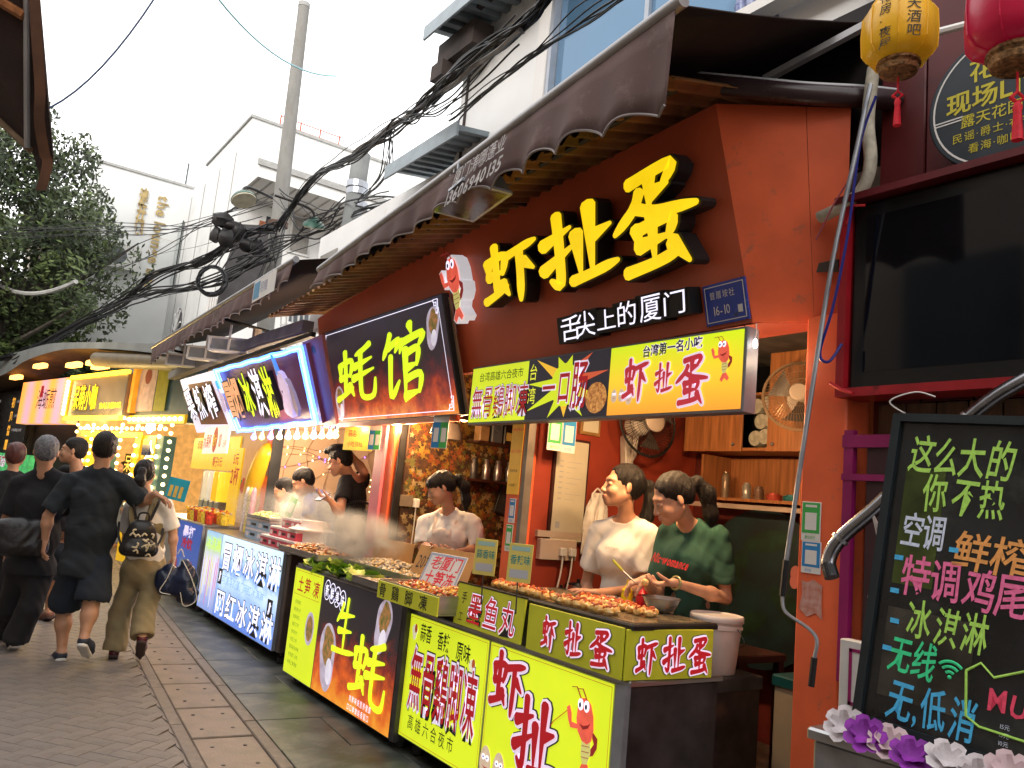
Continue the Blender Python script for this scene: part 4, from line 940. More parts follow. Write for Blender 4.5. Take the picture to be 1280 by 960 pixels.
fire=ramp_mat('flames_print',[(0,(.85,.33,.03)),(.22,(.62,.10,.015)),(.42,(.18,.02,.015)),(.55,(.02,.016,.02)),(1,(.018,.016,.022))],2,.0,1.0,emit=.75,noise=.75,nscale=6)
q=MB(); q.quad((.575,-.0005,.065),(1.80,-.0005,.065),(1.80,-.0005,.845),(.575,-.0005,.845),fire); q.box(.57,1.81,.0,.029,.06,.848,BLACK); q.build('lit_face',c2)
q=MB(); q.box(1.812,1.862,.0,.03,.055,.85,STEELD); q.box(-.0,1.862,-.004,.0,.85,.862,STEEL); q.build('edge_rail',c2)
q=MB()
for i,ch in enumerate('新鮮美味'):
    q.disc(.66+i*.092,.765-i*.012,.056,-.002,EWHT,20,rz=.072); q.disc(.66+i*.092,.765-i*.012,.049,-.0028,NIGHT,20,rz=.065); text(q,ch,.66+i*.092-.03,.765-i*.012-.045,.085,-.0036,EWHT,sx=.68,off=.012)
q.build('lettering',c2)
LIME=mat('lit_lime',(.66,.88,.02),var=0,emit=.95)
for ch,x,z,w,h in (('生',.87,.40,.33,.34),('蚝',1.20,.19,.48,.38)):
    q=MB(); brush(q,ch,x,z,w,h,-.0045,LIME,wd=.055,rise=-.04); q.build('lettering',c2)
oyster(c2,.79,.345,.44,a=.15,y=-.0022); oyster(c2,1.58,.68,.34,a=-.25)
q=MB(); text(q,'肉鮮味美营养健康',1.22,.135,.042,-.003,EWHT,sx=.72,gap=.28,slope=-.01); text(q,'口口鮮嫩蚝香留口',1.2,.078,.042,-.003,EWHT,sx=.72,gap=.28,slope=-.01); q.build('lettering',c2)
# trays of food on cart 2
def flat_tray(label,X0,Yf,w,d,z,ms,n,s,hgt,parent=None,h=.05,cat='tray'):
    r=thing('food_tray',label,cat,(X0,Yf,z),W_); q=MB(); q.box(0,w,0,d,0,.006,STEELD)
    for a in ((0,w,0,.006),(0,w,d-.006,d),(0,.006,.006,d-.006),(w-.006,w,.006,d-.006)): q.box(a[0],a[1],a[2],a[3],.006,h,STEEL)
    q.build('tray',r); pile('food',r,.02,w-.02,.02,d-.02,h*.6,ms,n,s,hgt); return r
GR_=[mat('lettuce_green',(.32,.55,.05),rough=.4,var=.3,scale=30),mat('lettuce_pale',(.50,.62,.12),rough=.4,var=.2,scale=30),mat('lettuce_dark',(.14,.30,.03),rough=.4,var=.2)]
OY=[mat('oyster_cream',(.78,.66,.46),rough=.25,var=.25,scale=25),mat('oyster_grey',(.52,.43,.33),rough=.3,var=.3,scale=25),mat('oyster_gold',(.72,.48,.18),rough=.25,var=.25,scale=25)]
flat_tray('tray of golden fried prawns at the far left of the oyster cart',2.40,6.62,.85,.36,.94,[OR[0],OR[3],mat('fried_gold',(.70,.30,.05),rough=.4,var=.3,scale=30)],420,.019,.06)
flat_tray('long tray heaped with grilled oysters and ice on the oyster cart',2.62,5.95,1.25,.42,.92,OY,900,.019,.05)
flat_tray('tray of oysters in their juice at the front right of the oyster cart',2.36,5.05,.52,.30,.885,OY+[OY[1]],420,.013,.012)
lt=thing('lettuce_row','row of fresh lettuce leaves lining the front edge of the oyster cart','lettuce',(2.40,5.98,.885),W_)
LF=[]
for i in range(60):
    q=MB(); s=rnd.uniform(.05,.08); 
    n=7; vs=[(0,0,0)]; 
    for k in range(n): a=2*pi*k/n; vs.append((s*cos(a)*rnd.uniform(.8,1.1),s*sin(a)*.8,.018*sin(a*3+i)+.012))
    q.add(vs,[(0,k+1,(k+1)%n+1) for k in range(n)],rnd.choice(GR_)); o=q.build('leaf',lt,smooth=60); o.location=(rnd.uniform(0,1.05),rnd.uniform(0,.16),rnd.uniform(0,.05)); o.rotation_euler=(rnd.uniform(-.9,.6),rnd.uniform(-.5,.5),rnd.uniform(0,6))
# cardboard price card and red lettered card
def card(label,X0,Yf,z0,w,h,m,lean,rz=W_,name='price_card'):
    return board(label,X0,Yf,w,z0,h,lean,rz,name,m,'card',.004)
CB=mat('cardboard',(.52,.27,.09),rough=.8,var=.1,scale=6)
k=card('brown cardboard price card reading 20块7个 behind the oysters',2.72,4.92,.98,.60,.20,CB,-20,rz=-82); q=MB(); text(q,'20块7个',.03,.03,.12,-.001,PBLK,sx=.62,shear=.1,off=-.005); q.build('lettering',k)
k=card('white card with red brush lettering 老厦门土笋凍 leaning between the trays',2.50,4.42,.96,.34,.22,PAPER,-25,rz=-80); q=MB(); text(q,'老厦门',.04,.115,.09,-.001,PRED,sx=.95,off=.01,shear=.06); text(q,'土笋冻',.03,.015,.09,-.001,PRED,sx=.95,off=.02,shear=.06); border(q,.006,.334,.006,.214,-.0012,mat('print_grey',(.35,.38,.5),var=0),.012); q.build('lettering',k)
k=card('brown cardboard box flap behind the red lettered card',2.9,5.9,.98,.62,.16,CB,-4,rz=-88)
TEAL=mat('print_teal',(.02,.22,.2),var=0); YC=mat('yellow_card',(.62,.50,.12),rough=.5,var=.05); GC=mat('grey_print',(.40,.40,.42),rough=.6,var=0)
for lab,s,px,py,t in (('small yellow card with teal characters 蒜香味 left of the other flavour card','蒜香味',590,717,4.35),('small yellow card with teal characters 香辣味 right of the other flavour card','香辣味',632,726,4.05)):
    p=PD(px,py,t*.965); k=card(lab,p.x,p.y,p.z,.125,.185,YC,-3,rz=-55); q=MB(); text(q,s,.012,.085,.045,-.001,TEAL,sx=.72,off=.012); 
    q.poly([(.015,.15),(.11,.15),(.11,.172),(.015,.172)],-.001,mat('print_pale_teal',(.3,.45,.4),var=0)); q.poly([(.015,.02),(.11,.02),(.11,.06),(.015,.06)],-.001,GC); q.build('lettering',k)
    q=MB(); q.tube([(.06,.006,0),(.06,.03,-.15)],.004,STEELD,6); q.build('stem',k)
cu=thing('cup_stack','tall stack of clear plastic cups between the red card and the yellow card','cups',(2.62,4.32,.975)); q=MB(); 
q.lathe([(r,zz) for i in range(8) for r,zz in ((.052-.0015*i,i*.018),(.046-.0015*i,i*.018+.013))],mat('clear_cup',(.85,.78,.65),rough=.15,var=0,trans=.55,ior=1.2),n=20); q.build('cups',cu,smooth=40)
# steel pots of cream food behind board 墨鱼丸
flat_tray('tray of white cuttlefish balls behind the yellow board',2.50,3.80,.40,.30,.93,[mat('cuttlefish_white',(.80,.72,.55),rough=.4,var=.15,scale=20)],70,.024,.03,h=.045)
# cart 3 -------------------------------------------------------
c3,L3=cart('ice cream cart with a pale blue backlit front',2.5,9.15,6.66,.10,.90,.6,mat('cart_brown_steel',(.16,.12,.10),rough=.4,metal=.4,var=.2,scale=3))
IB=ramp_mat('ice_blue_print',[(0,(.10,.20,.62)),(.3,(.25,.42,.80)),(.5,(.55,.72,.88)),(.62,(.12,.28,.70)),(.78,(.50,.70,.88)),(1,(.62,.80,.92))],2,.1,.92,emit=.95,noise=.4,nscale=4)
IB2=ramp_mat('ice_pale_print',[(0,(.2,.3,.65)),(.35,(.5,.52,.75)),(.6,(.62,.6,.8)),(.8,(.45,.62,.3)),(1,(.3,.5,.8))],2,.1,.92,emit=.85,noise=.5,nscale=7)
q=MB(); q.quad((.0,-.0005,.105),(.60,-.0005,.105),(.60,-.0005,.91),(.0,-.0005,.91),IB2); q.box(-.004,.604,.0,.029,.10,.914,ALU); q.build('lit_face',c3)
q=MB(); q.quad((.61,-.0005,.105),(2.40,-.0005,.105),(2.40,-.0005,.91),(.61,-.0005,.91),IB); q.box(.606,2.41,.0,.029,.10,.914,ALU); q.build('lit_face',c3)
OUT=[PBLK,EWHT]
q=MB(); text(q,'冒烟冰淇淋',.68,.58,.27,-.002,OUT,off=[.05,.018],sx=1.08,gap=.12); text(q,'可漂浮的厦门网红冰淇淋',.78,.44,.09,-.002,mat('print_ice_blue',(.25,.42,.8),var=0,emit=.6),sx=1.2); text(q,'网红冰淇淋',.66,.14,.24,-.002,OUT,off=[.05,.018],sx=1.22,gap=.12); q.build('lettering',c3)
for cx,cz in ((.70,.50),(2.24,.42)):   # black square app badge with a note shape
    q=MB(); q.poly([(cx-.065,cz-.075),(cx+.065,cz-.075),(cx+.065,cz+.075),(cx-.065,cz+.075)],-.0035,PBLK); q.tube([(cx+.005,-.0055,cz+.05),(cx+.005,-.0055,cz-.03)],.007,EWHT,5); q.disc(cx-.012,cz-.034,.019,-.0055,EWHT,12); q.disc(cx-.012,cz-.034,.009,-.006,PBLK,10); q.tube(catmull([(cx+.005,-.0055,cz+.048),(cx+.015,-.0055,cz+.03),(cx+.036,-.0055,cz+.022)],4),.006,EWHT,5); q.build('badge',c3)
q=MB(); 
for i in range(9): x=.06+i*.06; q.poly([(x,.15+.1*(i%3)),(x+.022,.15+.1*(i%3)),(x+.03,.66-.05*(i%2)),(x+.008,.66-.05*(i%2))],-.002,rnd.choice([mat('pr_pink',(.7,.25,.45),var=0,emit=.6),mat('pr_white',(.75,.75,.85),var=0,emit=.7),mat('pr_yel',(.75,.7,.15),var=0,emit=.6)]))
text(q,'冰淇淋',.05,.72,.14,-.003,mat('pr_yel2',(.6,.8,.05),var=0,emit=.7),sx=1.15); q.build('lettering',c3)
# stacks of boxes on cart 3
BXR=mat('red_white_carton',(.58,.06,.10),rough=.45,var=.05); BXW=mat('carton_white',(.72,.62,.60),rough=.5,var=.04); BXB=mat('carton_blue',(.30,.42,.55),rough=.5,var=.08)
def carton(label,x,y,z,w,d,h,m,grp):
    r=thing('snack_carton',label,'carton',(x,y,z),W_,group=grp); q=MB(); q.cbox(0,w,0,d,0,h,m,.004); q.build('carton',r)
    q=MB(); q.box(-.002,w+.002,-.002,d+.002,h*.82,h+.002,BXW); q.box(w*.1,w*.35,-.0025,-.0005,h*.2,h*.62,BXW); q.box(w*.5,w*.9,-.0025,-.0005,h*.3,h*.55,PBLK); q.build('print_band',r); return r
ly=('bottom layer','middle layer','top layer')
for l,(y0,n) in enumerate(((7.50,4),(7.38,3),(7.2,2))):
    for i in range(n): carton('red and white snack carton, %s in the %s of the stack'%(('first','second','third','fourth')[i],ly[l]),2.53+.04*l,y0-i*.225,.922+l*.088,.215,.28,.085,BXR,'red cartons stacked on the ice cream cart')
for l in range(2):
    for i in range(2): carton('pale blue carton, %s in the %s layer, behind the steam'%(('left','right')[i],('lower','upper')[l]),2.62,8.25-i*.36,.922+l*.10,.35,.3,.098,BXB,'pale blue cartons on the ice cream cart')
flat_tray('tray of popcorn like sweets on the pale blue cartons',2.6,8.2,.7,.28,1.125,[OR[3],GR_[1],mat('cream_sweet',(.75,.6,.42),rough=.5,var=.2)],260,.022,.05,h=.03)
pot=thing('steaming_pot','round white pot with a wide brimmed lid steaming on the ice cream cart','pot',(2.74,6.80,.925)); q=MB(); q.lathe([(.13,0),(.135,.01),(.14,.17),(.145,.175)],WHITEP,n=28); q.build('pot',pot,smooth=40)
q=MB(); q.lathe([(.14,.176),(.20,.178),(.20,.19),(.15,.205),(.125,.24),(.12,.265),(.02,.27)],mat('cream_lid',(.72,.62,.55),rough=.4,var=.05),n=28); q.build('lid',pot,smooth=40)
# three sprinkled candy sticks
for i,(c,lab) in enumerate((((.75,.62,.60),'white sprinkled candy stick, left of three standing in the steam'),((.75,.6,.12),'yellow sprinkled candy stick, middle of three standing in the steam'),((.78,.28,.38),'pink sprinkled candy stick, right of three standing in the steam'))):
    r=thing('candy_stick',lab,'candy',(2.75,8.75-i*.11,.93),group='candy sticks on the ice cream cart'); q=MB(); q.lathe([(.025,0),(.032,.02)]+[(.03+.004*sin(k*1.9),.04+k*.03) for k in range(14)]+[(.02,.47),(.006,.485)],mat('candy_%d'%i,c,rough=.5,var=.25,scale=60),n=10); q.build('stick',r,smooth=60)
gcard=thing('code_card','small green payment card tilted in the steam above the cartons','card',(2.70,7.42,1.20),-80,-8,ry=14); q=MB(); q.cbox(0,.12,0,.005,0,.19,mat('pay_green',(.05,.40,.08),rough=.4,var=.03),.001); q.box(.02,.10,-.002,-.0005,.045,.14,WHITEP); q.build('card',gcard)
# steam
def steam(label,c,r,dens,m=None,seed=0):
    mm=bpy.data.materials.new('steam_%d'%seed); mm.use_nodes=True; nt=mm.node_tree; nt.nodes.clear(); nn=nt.nodes.new
    out=nn('ShaderNodeOutputMaterial'); v=nn('ShaderNodeVolumePrincipled'); v.inputs['Color'].default_value=(.95,.93,.9,1); v.inputs['Anisotropy'].default_value=.2
    tc=nn('ShaderNodeTexCoord'); n=nn('ShaderNodeTexNoise'); n.inputs['Scale'].default_value=5.0; n.inputs['Detail'].default_value=3; n.inputs['Distortion'].default_value=.8
    nt.links.new(tc.outputs['Object'],n.inputs[0])
    g=nn('ShaderNodeVectorMath'); g.operation='DIVIDE'; nt.links.new(tc.outputs['Object'],g.inputs[0]); g.inputs[1].default_value=r
    ln=nn('ShaderNodeVectorMath'); ln.operation='LENGTH'; nt.links.new(g.outputs[0],ln.inputs[0])
    a=nn('ShaderNodeMapRange'); nt.links.new(ln.outputs['Value'],a.inputs[0]); a.inputs['From Min'].default_value=1; a.inputs['From Max'].default_value=.1; a.inputs['To Min'].default_value=0; a.inputs['To Max'].default_value=1; a.interpolation_type='SMOOTHERSTEP'
    b=nn('ShaderNodeMapRange'); nt.links.new(n.outputs[0],b.inputs[0]); b.inputs['From Min'].default_value=.42; b.inputs['From Max'].default_value=.66
    c2=nn('ShaderNodeMath'); c2.operation='MULTIPLY'; nt.links.new(a.outputs[0],c2.inputs[0]); nt.links.new(b.outputs[0],c2.inputs[1])
    d=nn('ShaderNodeMath'); d.operation='MULTIPLY'; nt.links.new(c2.outputs[0],d.inputs[0]); d.inputs[1].default_value=dens
    nt.links.new(d.outputs[0],v.inputs['Density']); nt.links.new(v.outputs[0],out.inputs['Volume'])
    q=MB(); q.ball((0,0,0),r,mm,14,10); o=q.build('steam',smooth=True,label=label,cat='steam',kind='stuff'); o.location=c; return o
steam('white steam rising from the pot on the ice cream cart',(2.80,7.10,1.24),(.36,.66,.30),14,seed=1)
steam('thin steam drifting over the candy sticks and blue cartons',(2.72,8.2,1.22),(.34,.8,.28),3,seed=2)
steam('thin steam over the hot trays of the oyster cart',(2.72,5.85,1.12),(.32,.85,.27),18,seed=3)
# fruit cups, cart 4
c4,L4=cart('fruit cup counter with a dark blue poster front beyond the ice cream cart',2.5,11.6,9.32,.12,.93,.6,mat('cart_pale_steel',(.35,.33,.3),rough=.4,metal=.3))
NB=ramp_mat('night_blue_poster',[(0,(.04,.05,.22)),(.5,(.05,.12,.45)),(1,(.04,.10,.42))],2,.1,.95,emit=.45,noise=.6,nscale=5)
q=MB(); q.box(1.2,2.27,-.006,.025,.10,.94,ALU); q.quad((1.21,-.0075,.11),(2.26,-.0075,.11),(2.26,-.0075,.93),(1.21,-.0075,.93),NB); text(q,'暴打',1.45,.76,.13,-.009,PWHT,sx=1.9,off=.03); text(q,'冷饮',1.45,.63,.12,-.009,PRED,sx=1.9,off=.03)
for i in range(4): q.poly([(1.32+i*.23+.06*cos(t),.38+.11*sin(t)+.03*(i%2)) for t in [2*pi*k/14 for k in range(14)]],-.009,[mat('ps_red',(.5,.06,.08),var=.2,emit=.3),mat('ps_grey',(.2,.3,.4),var=.2,emit=.3),mat('ps_green',(.06,.3,.12),var=.2,emit=.3),mat('ps_pur',(.3,.1,.3),var=.2,emit=.3)][i])
q.build('poster',c4)
FC=[mat('fruit_orange',(.78,.33,.03),rough=.3,var=.3,scale=25,emit=.25),mat('fruit_red',(.6,.06,.03),rough=.3,var=.3,scale=25,emit=.1),mat('fruit_yellow',(.80,.55,.05),rough=.3,var=.2,scale=25,emit=.25),mat('fruit_cream',(.8,.65,.35),rough=.3,var=.2)]
for i in range(12):
    r=thing('fruit_cup','clear cup heaped with orange and yellow cut fruit','fruit cup',(2.55+.16*(i%2),10.15-(i//2)*.16-.05*(i%2),.955),group='fruit cups lined up on the counter'); q=MB(); q.lathe([(.04,0),(.055,.13)],FC[i%3],n=12); q.build('cup',r,smooth=30); pile('fruit',r,-.05,.05,-.05,.05,.13,FC,16,.022,.03)
for i in range(4):
    r=thing('drink_dispenser',('tall clear dispenser of pale juice, first from the left','tall clear dispenser of milky juice, second from the left','tall glowing dispenser of orange juice, third from the left','tall glowing dispenser of yellow juice, fourth from the left')[i],'dispenser',(3.0,11.25-i*.24,.955),group='juice dispensers behind the fruit cups'); q=MB(); q.lathe([(.07,.22),(.085,.24),(.085,.58),(.07,.6)],[mat('juice_pale',(.8,.65,.4),rough=.2,var=.05,emit=.55),mat('juice_pale2',(.8,.7,.5),rough=.2,var=.05,emit=.5),mat('juice_orange',(.85,.42,.02),rough=.2,var=.05,emit=.8),mat('juice_yellow',(.9,.6,.03),rough=.2,var=.05,emit=.9)][i],n=14); q.build('tank',r,smooth=40); q=MB(); q.cbox(-.08,.08,-.1,.08,0,.22,STEEL,.01); q.build('base',r)
# ---------------------------------------------------------------- inside the nearest stall
def onDiv(px,py): return PY(px,py,4.14)          # the divider wall faces -Y
def onBack(px,py): return PX(px,py,4.62)
def flat(name,label,cat,px0,py0,px1,py1,fn,th,m,rz,off=0,parent=None):
    """flat thing on a wall: lower-left and upper-right corners as surveyed"""
    a=fn(px0,py0);c=fn(px1,py1); r=thing(name,label,cat,(a.x,a.y,a.z),rz); w=(Vector((c.x,c.y,0))-Vector((a.x,a.y,0))).length; h=c.z-a.z
    q=MB(); q.cbox(0,w,-th-off,-off,0,h,m,.003); q.build('frame' if 'frame' in name or 'certificate' in name else 'panel',r); return r,w,h
FRM=mat('dark_wood_frame',(.06,.02,.015),rough=.35,var=.2)
cert,w,h=flat('framed_certificate','large framed business certificate on the red side wall left of the fan','certificate',681,678,736,552,onDiv,.025,FRM,0)
q=MB(); q.box(.018,w-.018,-.0265,-.0252,.018,h-.018,mat('old_paper',(.60,.55,.42),rough=.5,var=.06,scale=5)); q.build('paper',cert)
q=MB()
for i in range(8): q.box(.05,.05+.03,-.0275,-.0267,h-.16-i*.035,h-.152-i*.035,GC); q.box(.11,w-.06-.05*(i%3),-.0275,-.0267,h-.16-i*.035,h-.157-i*.035,GC)
q.box(.05,.085,-.0275,-.0267,.10,.14,GC); q.build('small_print',cert,kind='stuff')
fr2,w,h=flat('framed_notice','gold framed notice above the certificate, cut off by the lightbox','notice',722,542,750,500,onDiv,.03,mat('gold_frame',(.30,.16,.05),rough=.35,var=.2),0); q=MB(); q.box(.02,w-.02,-.0315,-.0302,.02,h-.02,M_('old_paper')); q.build('paper',fr2)
GREENP=mat('pay_green',(.05,.40,.08)); BLUEP=mat('pay_blue',(.02,.22,.52),rough=.4,var=.03)
def paycard(label,p,rz,w,h,m,lean=0,name='payment_card',double=None,group=None):
    r=thing(name,label,'card',tuple(p),rz,lean,group=group); q=MB(); q.cbox(0,w,0,.004,0,h,WHITEP,.001); q.build('card',r)
    q=MB()
    if double:
        q.box(.004,w/2,-.001,-.0001,.004,h*.74,BLUEP); q.box(w/2,w-.004,-.001,-.0001,.004,h*.74,GREENP)
        for x in (.09,.57): q.box(w*x+.005,w*x+w*.33,-.002,-.0011,h*.18,h*.58,WHITEP)
    else:
        q.box(.004,w-.004,-.001,-.0001,h*.2,h-.004,m); q.box(w*.2,w*.8,-.002,-.0011,h*.28,h*.72,WHITEP); q.box(w*.2,w*.8,-.002,-.0011,h*.86,h*.92,WHITEP)
        text(q,'微信支付' if m is GREENP else '支付宝',w*.2,h*.05,h*.09,-.001,m,sx=.8)
    q.build('print_panel',r); return r
p=PY(684,562,3.9); paycard('green payment card hanging left of a blue one below the lightbox',(p.x-.005,p.y,p.z),-8,.10,.23,GREENP)
p=PY(701,565,3.9); paycard('blue payment card hanging right of a green one below the lightbox',(p.x,p.y,p.z),-8,.10,.235,BLUEP)
a=onDiv(671,672); sk=thing('power_strip','cream power socket box on the side wall with two plugs and white cables','socket',(a.x,4.14,a.z-.13)); q=MB(); q.cbox(0,.30,-.05,0,0,.13,mat('cream_plastic',(.58,.45,.36),rough=.45,var=.05),.006); q.box(-.02,.52,-.03,0,.14,.18,M_('cream_plastic')); q.build('socket_box',sk)
for x in (.17,.25):
    q=MB(); q.cbox(x-.025,x+.025,-.085,-.051,.03,.08,WHITEP,.006); q.build('plug',sk); q=MB(); q.tube(catmull([(x,-.07,.03),(x-.01,-.07,-.1),(x-.06,-.06,-.3),(x-.16,-.03,-.42)],6),.006,WHITEP,6); q.build('cable',sk)
bag=thing('plastic_bags','bundle of thin white plastic bags hanging from a hook on the red wall','bags',tuple(onDiv(742,612))); BG=mat('thin_white_bag',(.80,.76,.72),rough=.4,var=.12,scale=12,bump=.4,bscale=60)
for k_ in range(3):
    V=[];Fc=[]; nu,nv=17,20
    for b_ in range(nv+1):
        v=b_/nv; wd_=(.02+.16*min(1,v/.25)**.7)*(1+.12*v)
        for a_ in range(nu):
            u=a_/(nu-1)*2-1; x=wd_*u*.5+.012*sin(v*5+k_); V.append((x,-.03-.014*k_-.018*sin(u*7+k_*2+v*2)*min(1,v*2)-.02*(1-u*u)*min(1,v*1.5),-.02-.40*v-.012*sin(u*5+k_*1.7)*v))
    for b_ in range(nv):
        for a_ in range(nu-1): q0=b_*nu+a_; Fc.append((q0,q0+1,q0+1+nu,q0+nu))
    q=MB(); q.add(V,Fc,BG); o=q.build('bag',bag,smooth=True); md=o.modifiers.new('t','SOLIDIFY'); md.thickness=.002
q=MB()
for x in (-.045,.045): q.tube(catmull([(0,-.04,.01),(x,-.05,-.03),(x*1.1,-.05,-.10)],4),[.006]*4+[.010]*5,BG,6)
q.build('bag_handle',bag,smooth=True)
# wall fan
def fan(label,c,rz,tilt,r=.23,m=BLKM,bl=mat('fan_blade',(.07,.06,.055),rough=.4,var=.1),hub=mat('fan_hub',(.42,.34,.28),rough=.4,var=.03),yaw=0,name='wall_fan',hr=.33):
    t=thing(name,label,'fan',tuple(c),rz,tilt)
    q=MB(); 
    for rr in (r,r*.97): q.tube([(rr*cos(a),-.0,rr*sin(a)) for a in [2*pi*k/40 for k in range(41)]],.006,m,6,cap=False)
    q.build('rim',t,smooth=True)
    q=MB()
    for k in range(60):
        a=2*pi*k/60; q.tube([(.05*cos(a),-.075,.05*sin(a)),(r*.55*cos(a+.12),-.068,r*.55*sin(a+.12)),(r*.86*cos(a+.2),-.045,r*.86*sin(a+.2)),(r*cos(a+.22),0,r*sin(a+.22))],.0016,m,3,cap=False)
        q.tube([(.05*cos(a),.06,.05*sin(a)),(r*.8*cos(a),.05,r*.8*sin(a)),(r*cos(a),0,r*sin(a))],.0016,m,3,cap=False)
    for rr,y in ((.4,-.071),(.62,-.064),(.82,-.05)): q.tube([(r*rr*cos(a),y,r*rr*sin(a)) for a in [2*pi*k/36 for k in range(37)]],.0016,m,3,cap=False)
    q.build('grille',t,kind='stuff')
    for k in range(3):
        q=MB(); a0=2*pi*k/3+.5; P=[];N=7
        for j in range(N):
            u=j/(N-1); rr=r*(.2+.68*u); P.append((rr*cos(a0-.15-.35*u),-.02-.01,rr*sin(a0-.15-.35*u)))
        for j in range(N-1,-1,-1):
            u=j/(N-1); rr=r*(.2+.68*u); P.append((rr*cos(a0+.55+.25*u*(1-u)),.012,rr*sin(a0+.55)))
        q.add(P,[(j,2*N-1-j,2*N-2-j,j+1) for j in range(N-1)],bl); q.build('blade',t,smooth=True)
    q=MB(); MX=Matrix.Rotation(math.radians(90),4,'X'); q.lathe([(r*hr,.072),(r*hr,.08),(r*hr*.85,.088),(.001,.089)],hub,n=28,M=MX); q.build('badge',t,smooth=40)
    q=MB(); q.lathe([(.05,-.18),(.075,-.16),(.08,-.06),(.06,-.03)],mat('fan_motor',(.5,.45,.4),rough=.4,var=.05),n=18,M=MX); q.build('motor',t,smooth=40); return t
fc_=PY(810,528,3.86); fn=fan('black wall fan with a cream centre on the red side wall above the women',fc_,-6,-8,r=.235)
q=MB(); q.tube([(0,.12,-.05),(0,.16,-.2),(0,.25,-.28)],.02,M_('fan_motor'),8); q.cbox(-.035,.035,.2,.27,-.52,-.05,M_('fan_motor'),.01); q.build('bracket',fn)
fan('cage fan seen from the side in front of the wooden cabinet',PX(1000,495,4.0),-60,-10,r=.21,m=mat('bronze_wire',(.35,.24,.15),rough=.4,metal=.5),hr=.25)
# cabinets on the back wall
cab=thing('wall_cabinet','wooden wall cabinet with half open sliding doors above the back shelf','cabinet',(4.25,3.93,1.99),W_)
wc=1.35; hc=.72; q=MB()
q.box(0,wc,.02,.36,0,.02,WOOD); q.box(0,wc,.02,.36,hc-.02,hc,WOOD); q.box(0,.02,.02,.36,.02,hc-.02,WOOD); q.box(wc-.02,wc,.02,.36,.02,hc-.02,WOOD); q.box(.02,wc-.02,.34,.36,.02,hc-.02,BLACK); q.box(.02,wc-.02,.03,.34,.37,.385,WOOD); q.build('carcass',cab)
for x0,x1 in ((-.0,.50),(.70,1.33)):
    q=MB(); q.cbox(x0,x1,.0,.018,-.005,hc+.03,WOOD,.003); d=q.build('door',cab); z=MB(); z.ball((x1-.06 if x0<.3 else x0+.05,-.01,.04),.012,STEEL,8,6); z.build('knob',d)
for i,(x,z) in enumerate(((.545,.02),(.62,.03),(.585,.13),(.66,.14),(.545,.235),(.64,.25))):
    r=thing('glass_jar','round glass jar on its side in the open cabinet gap, %s'%('bottom left','bottom right','middle left','middle right','top left','top right')[i],'jar',(4.38,3.93-x,2.06+z),group='jars inside the wooden cabinet'); q=MB(); q.lathe([(.02,-.1),(.05,-.09),(.056,.02),(.05,.05),(.001,.055)],mat('frosted_glass',(.42,.40,.33),rough=.2,var=.2,scale=30),n=16,M=Matrix.Rotation(math.radians(-90),4,'Y')); q.build('jar',r,smooth=40)
sh=thing('wall_shelf','open wooden shelf box under the wall cabinet holding small tins','shelf',(4.30,3.80,1.66),W_); q=MB()
for a in ((0,1.1,0,.3,0,.02),(0,.02,0,.3,.02,.31),(.78,.8,0,.3,.02,.31),(0,1.1,.29,.305,.02,.31)): q.box(*a,WOOD)
q.box(-.1,1.3,-.02,0,-.05,-.02,mat('pale_rail',(.4,.3,.24),rough=.5)); q.build('shelf_box',sh)
for i,(x,r_,hh_,c,lab) in enumerate(((.12,.028,.18,(.25,.18,.12),'tall dark glass bottle on the open wooden shelf'),(.30,.03,.11,(.35,.33,.3),'steel tin on the open wooden shelf'),(.40,.033,.09,(.2,.12,.08),'short brown tin on the open wooden shelf'),(.52,.05,.05,(.5,.08,.05),'low red pack on the open wooden shelf'),(.66,.06,.045,(.03,.18,.2),'low teal box on the open wooden shelf'))):
    r=thing('small_jar',lab,'jar',(4.42,3.80-x,1.68)); q=MB(); q.lathe([(r_*.9,0),(r_,.008),(r_,hh_*.8),(r_*.7,hh_*.9),(r_*.7,hh_)],mat('tin_%d'%i,c,rough=.3,metal=.3,var=.1),n=14); q.build('jar',r,smooth=40)
s2=thing('wall_shelf','short wooden ledge on the dark red wall holding a jar and a pack','shelf',(4.45,3.1,1.36),W_); q=MB(); q.box(0,.5,0,.15,0,.02,WOOD); q.build('ledge',s2)
for i,(x,c,lab) in enumerate(((.1,(.28,.05,.03),'dark red jar on the short ledge'),(.25,(.45,.28,.14),'tan patterned pack on the short ledge'))):
    r=thing('small_jar',lab,'jar',(4.5,3.1-x,1.381)); q=MB(); q.lathe([(.045,0),(.05,.01),(.05,.09),(.03,.12),(.032,.14)],mat('pack_%d'%i,c,rough=.4,var=.4,scale=40),n=14); q.build('jar',r,smooth=40)
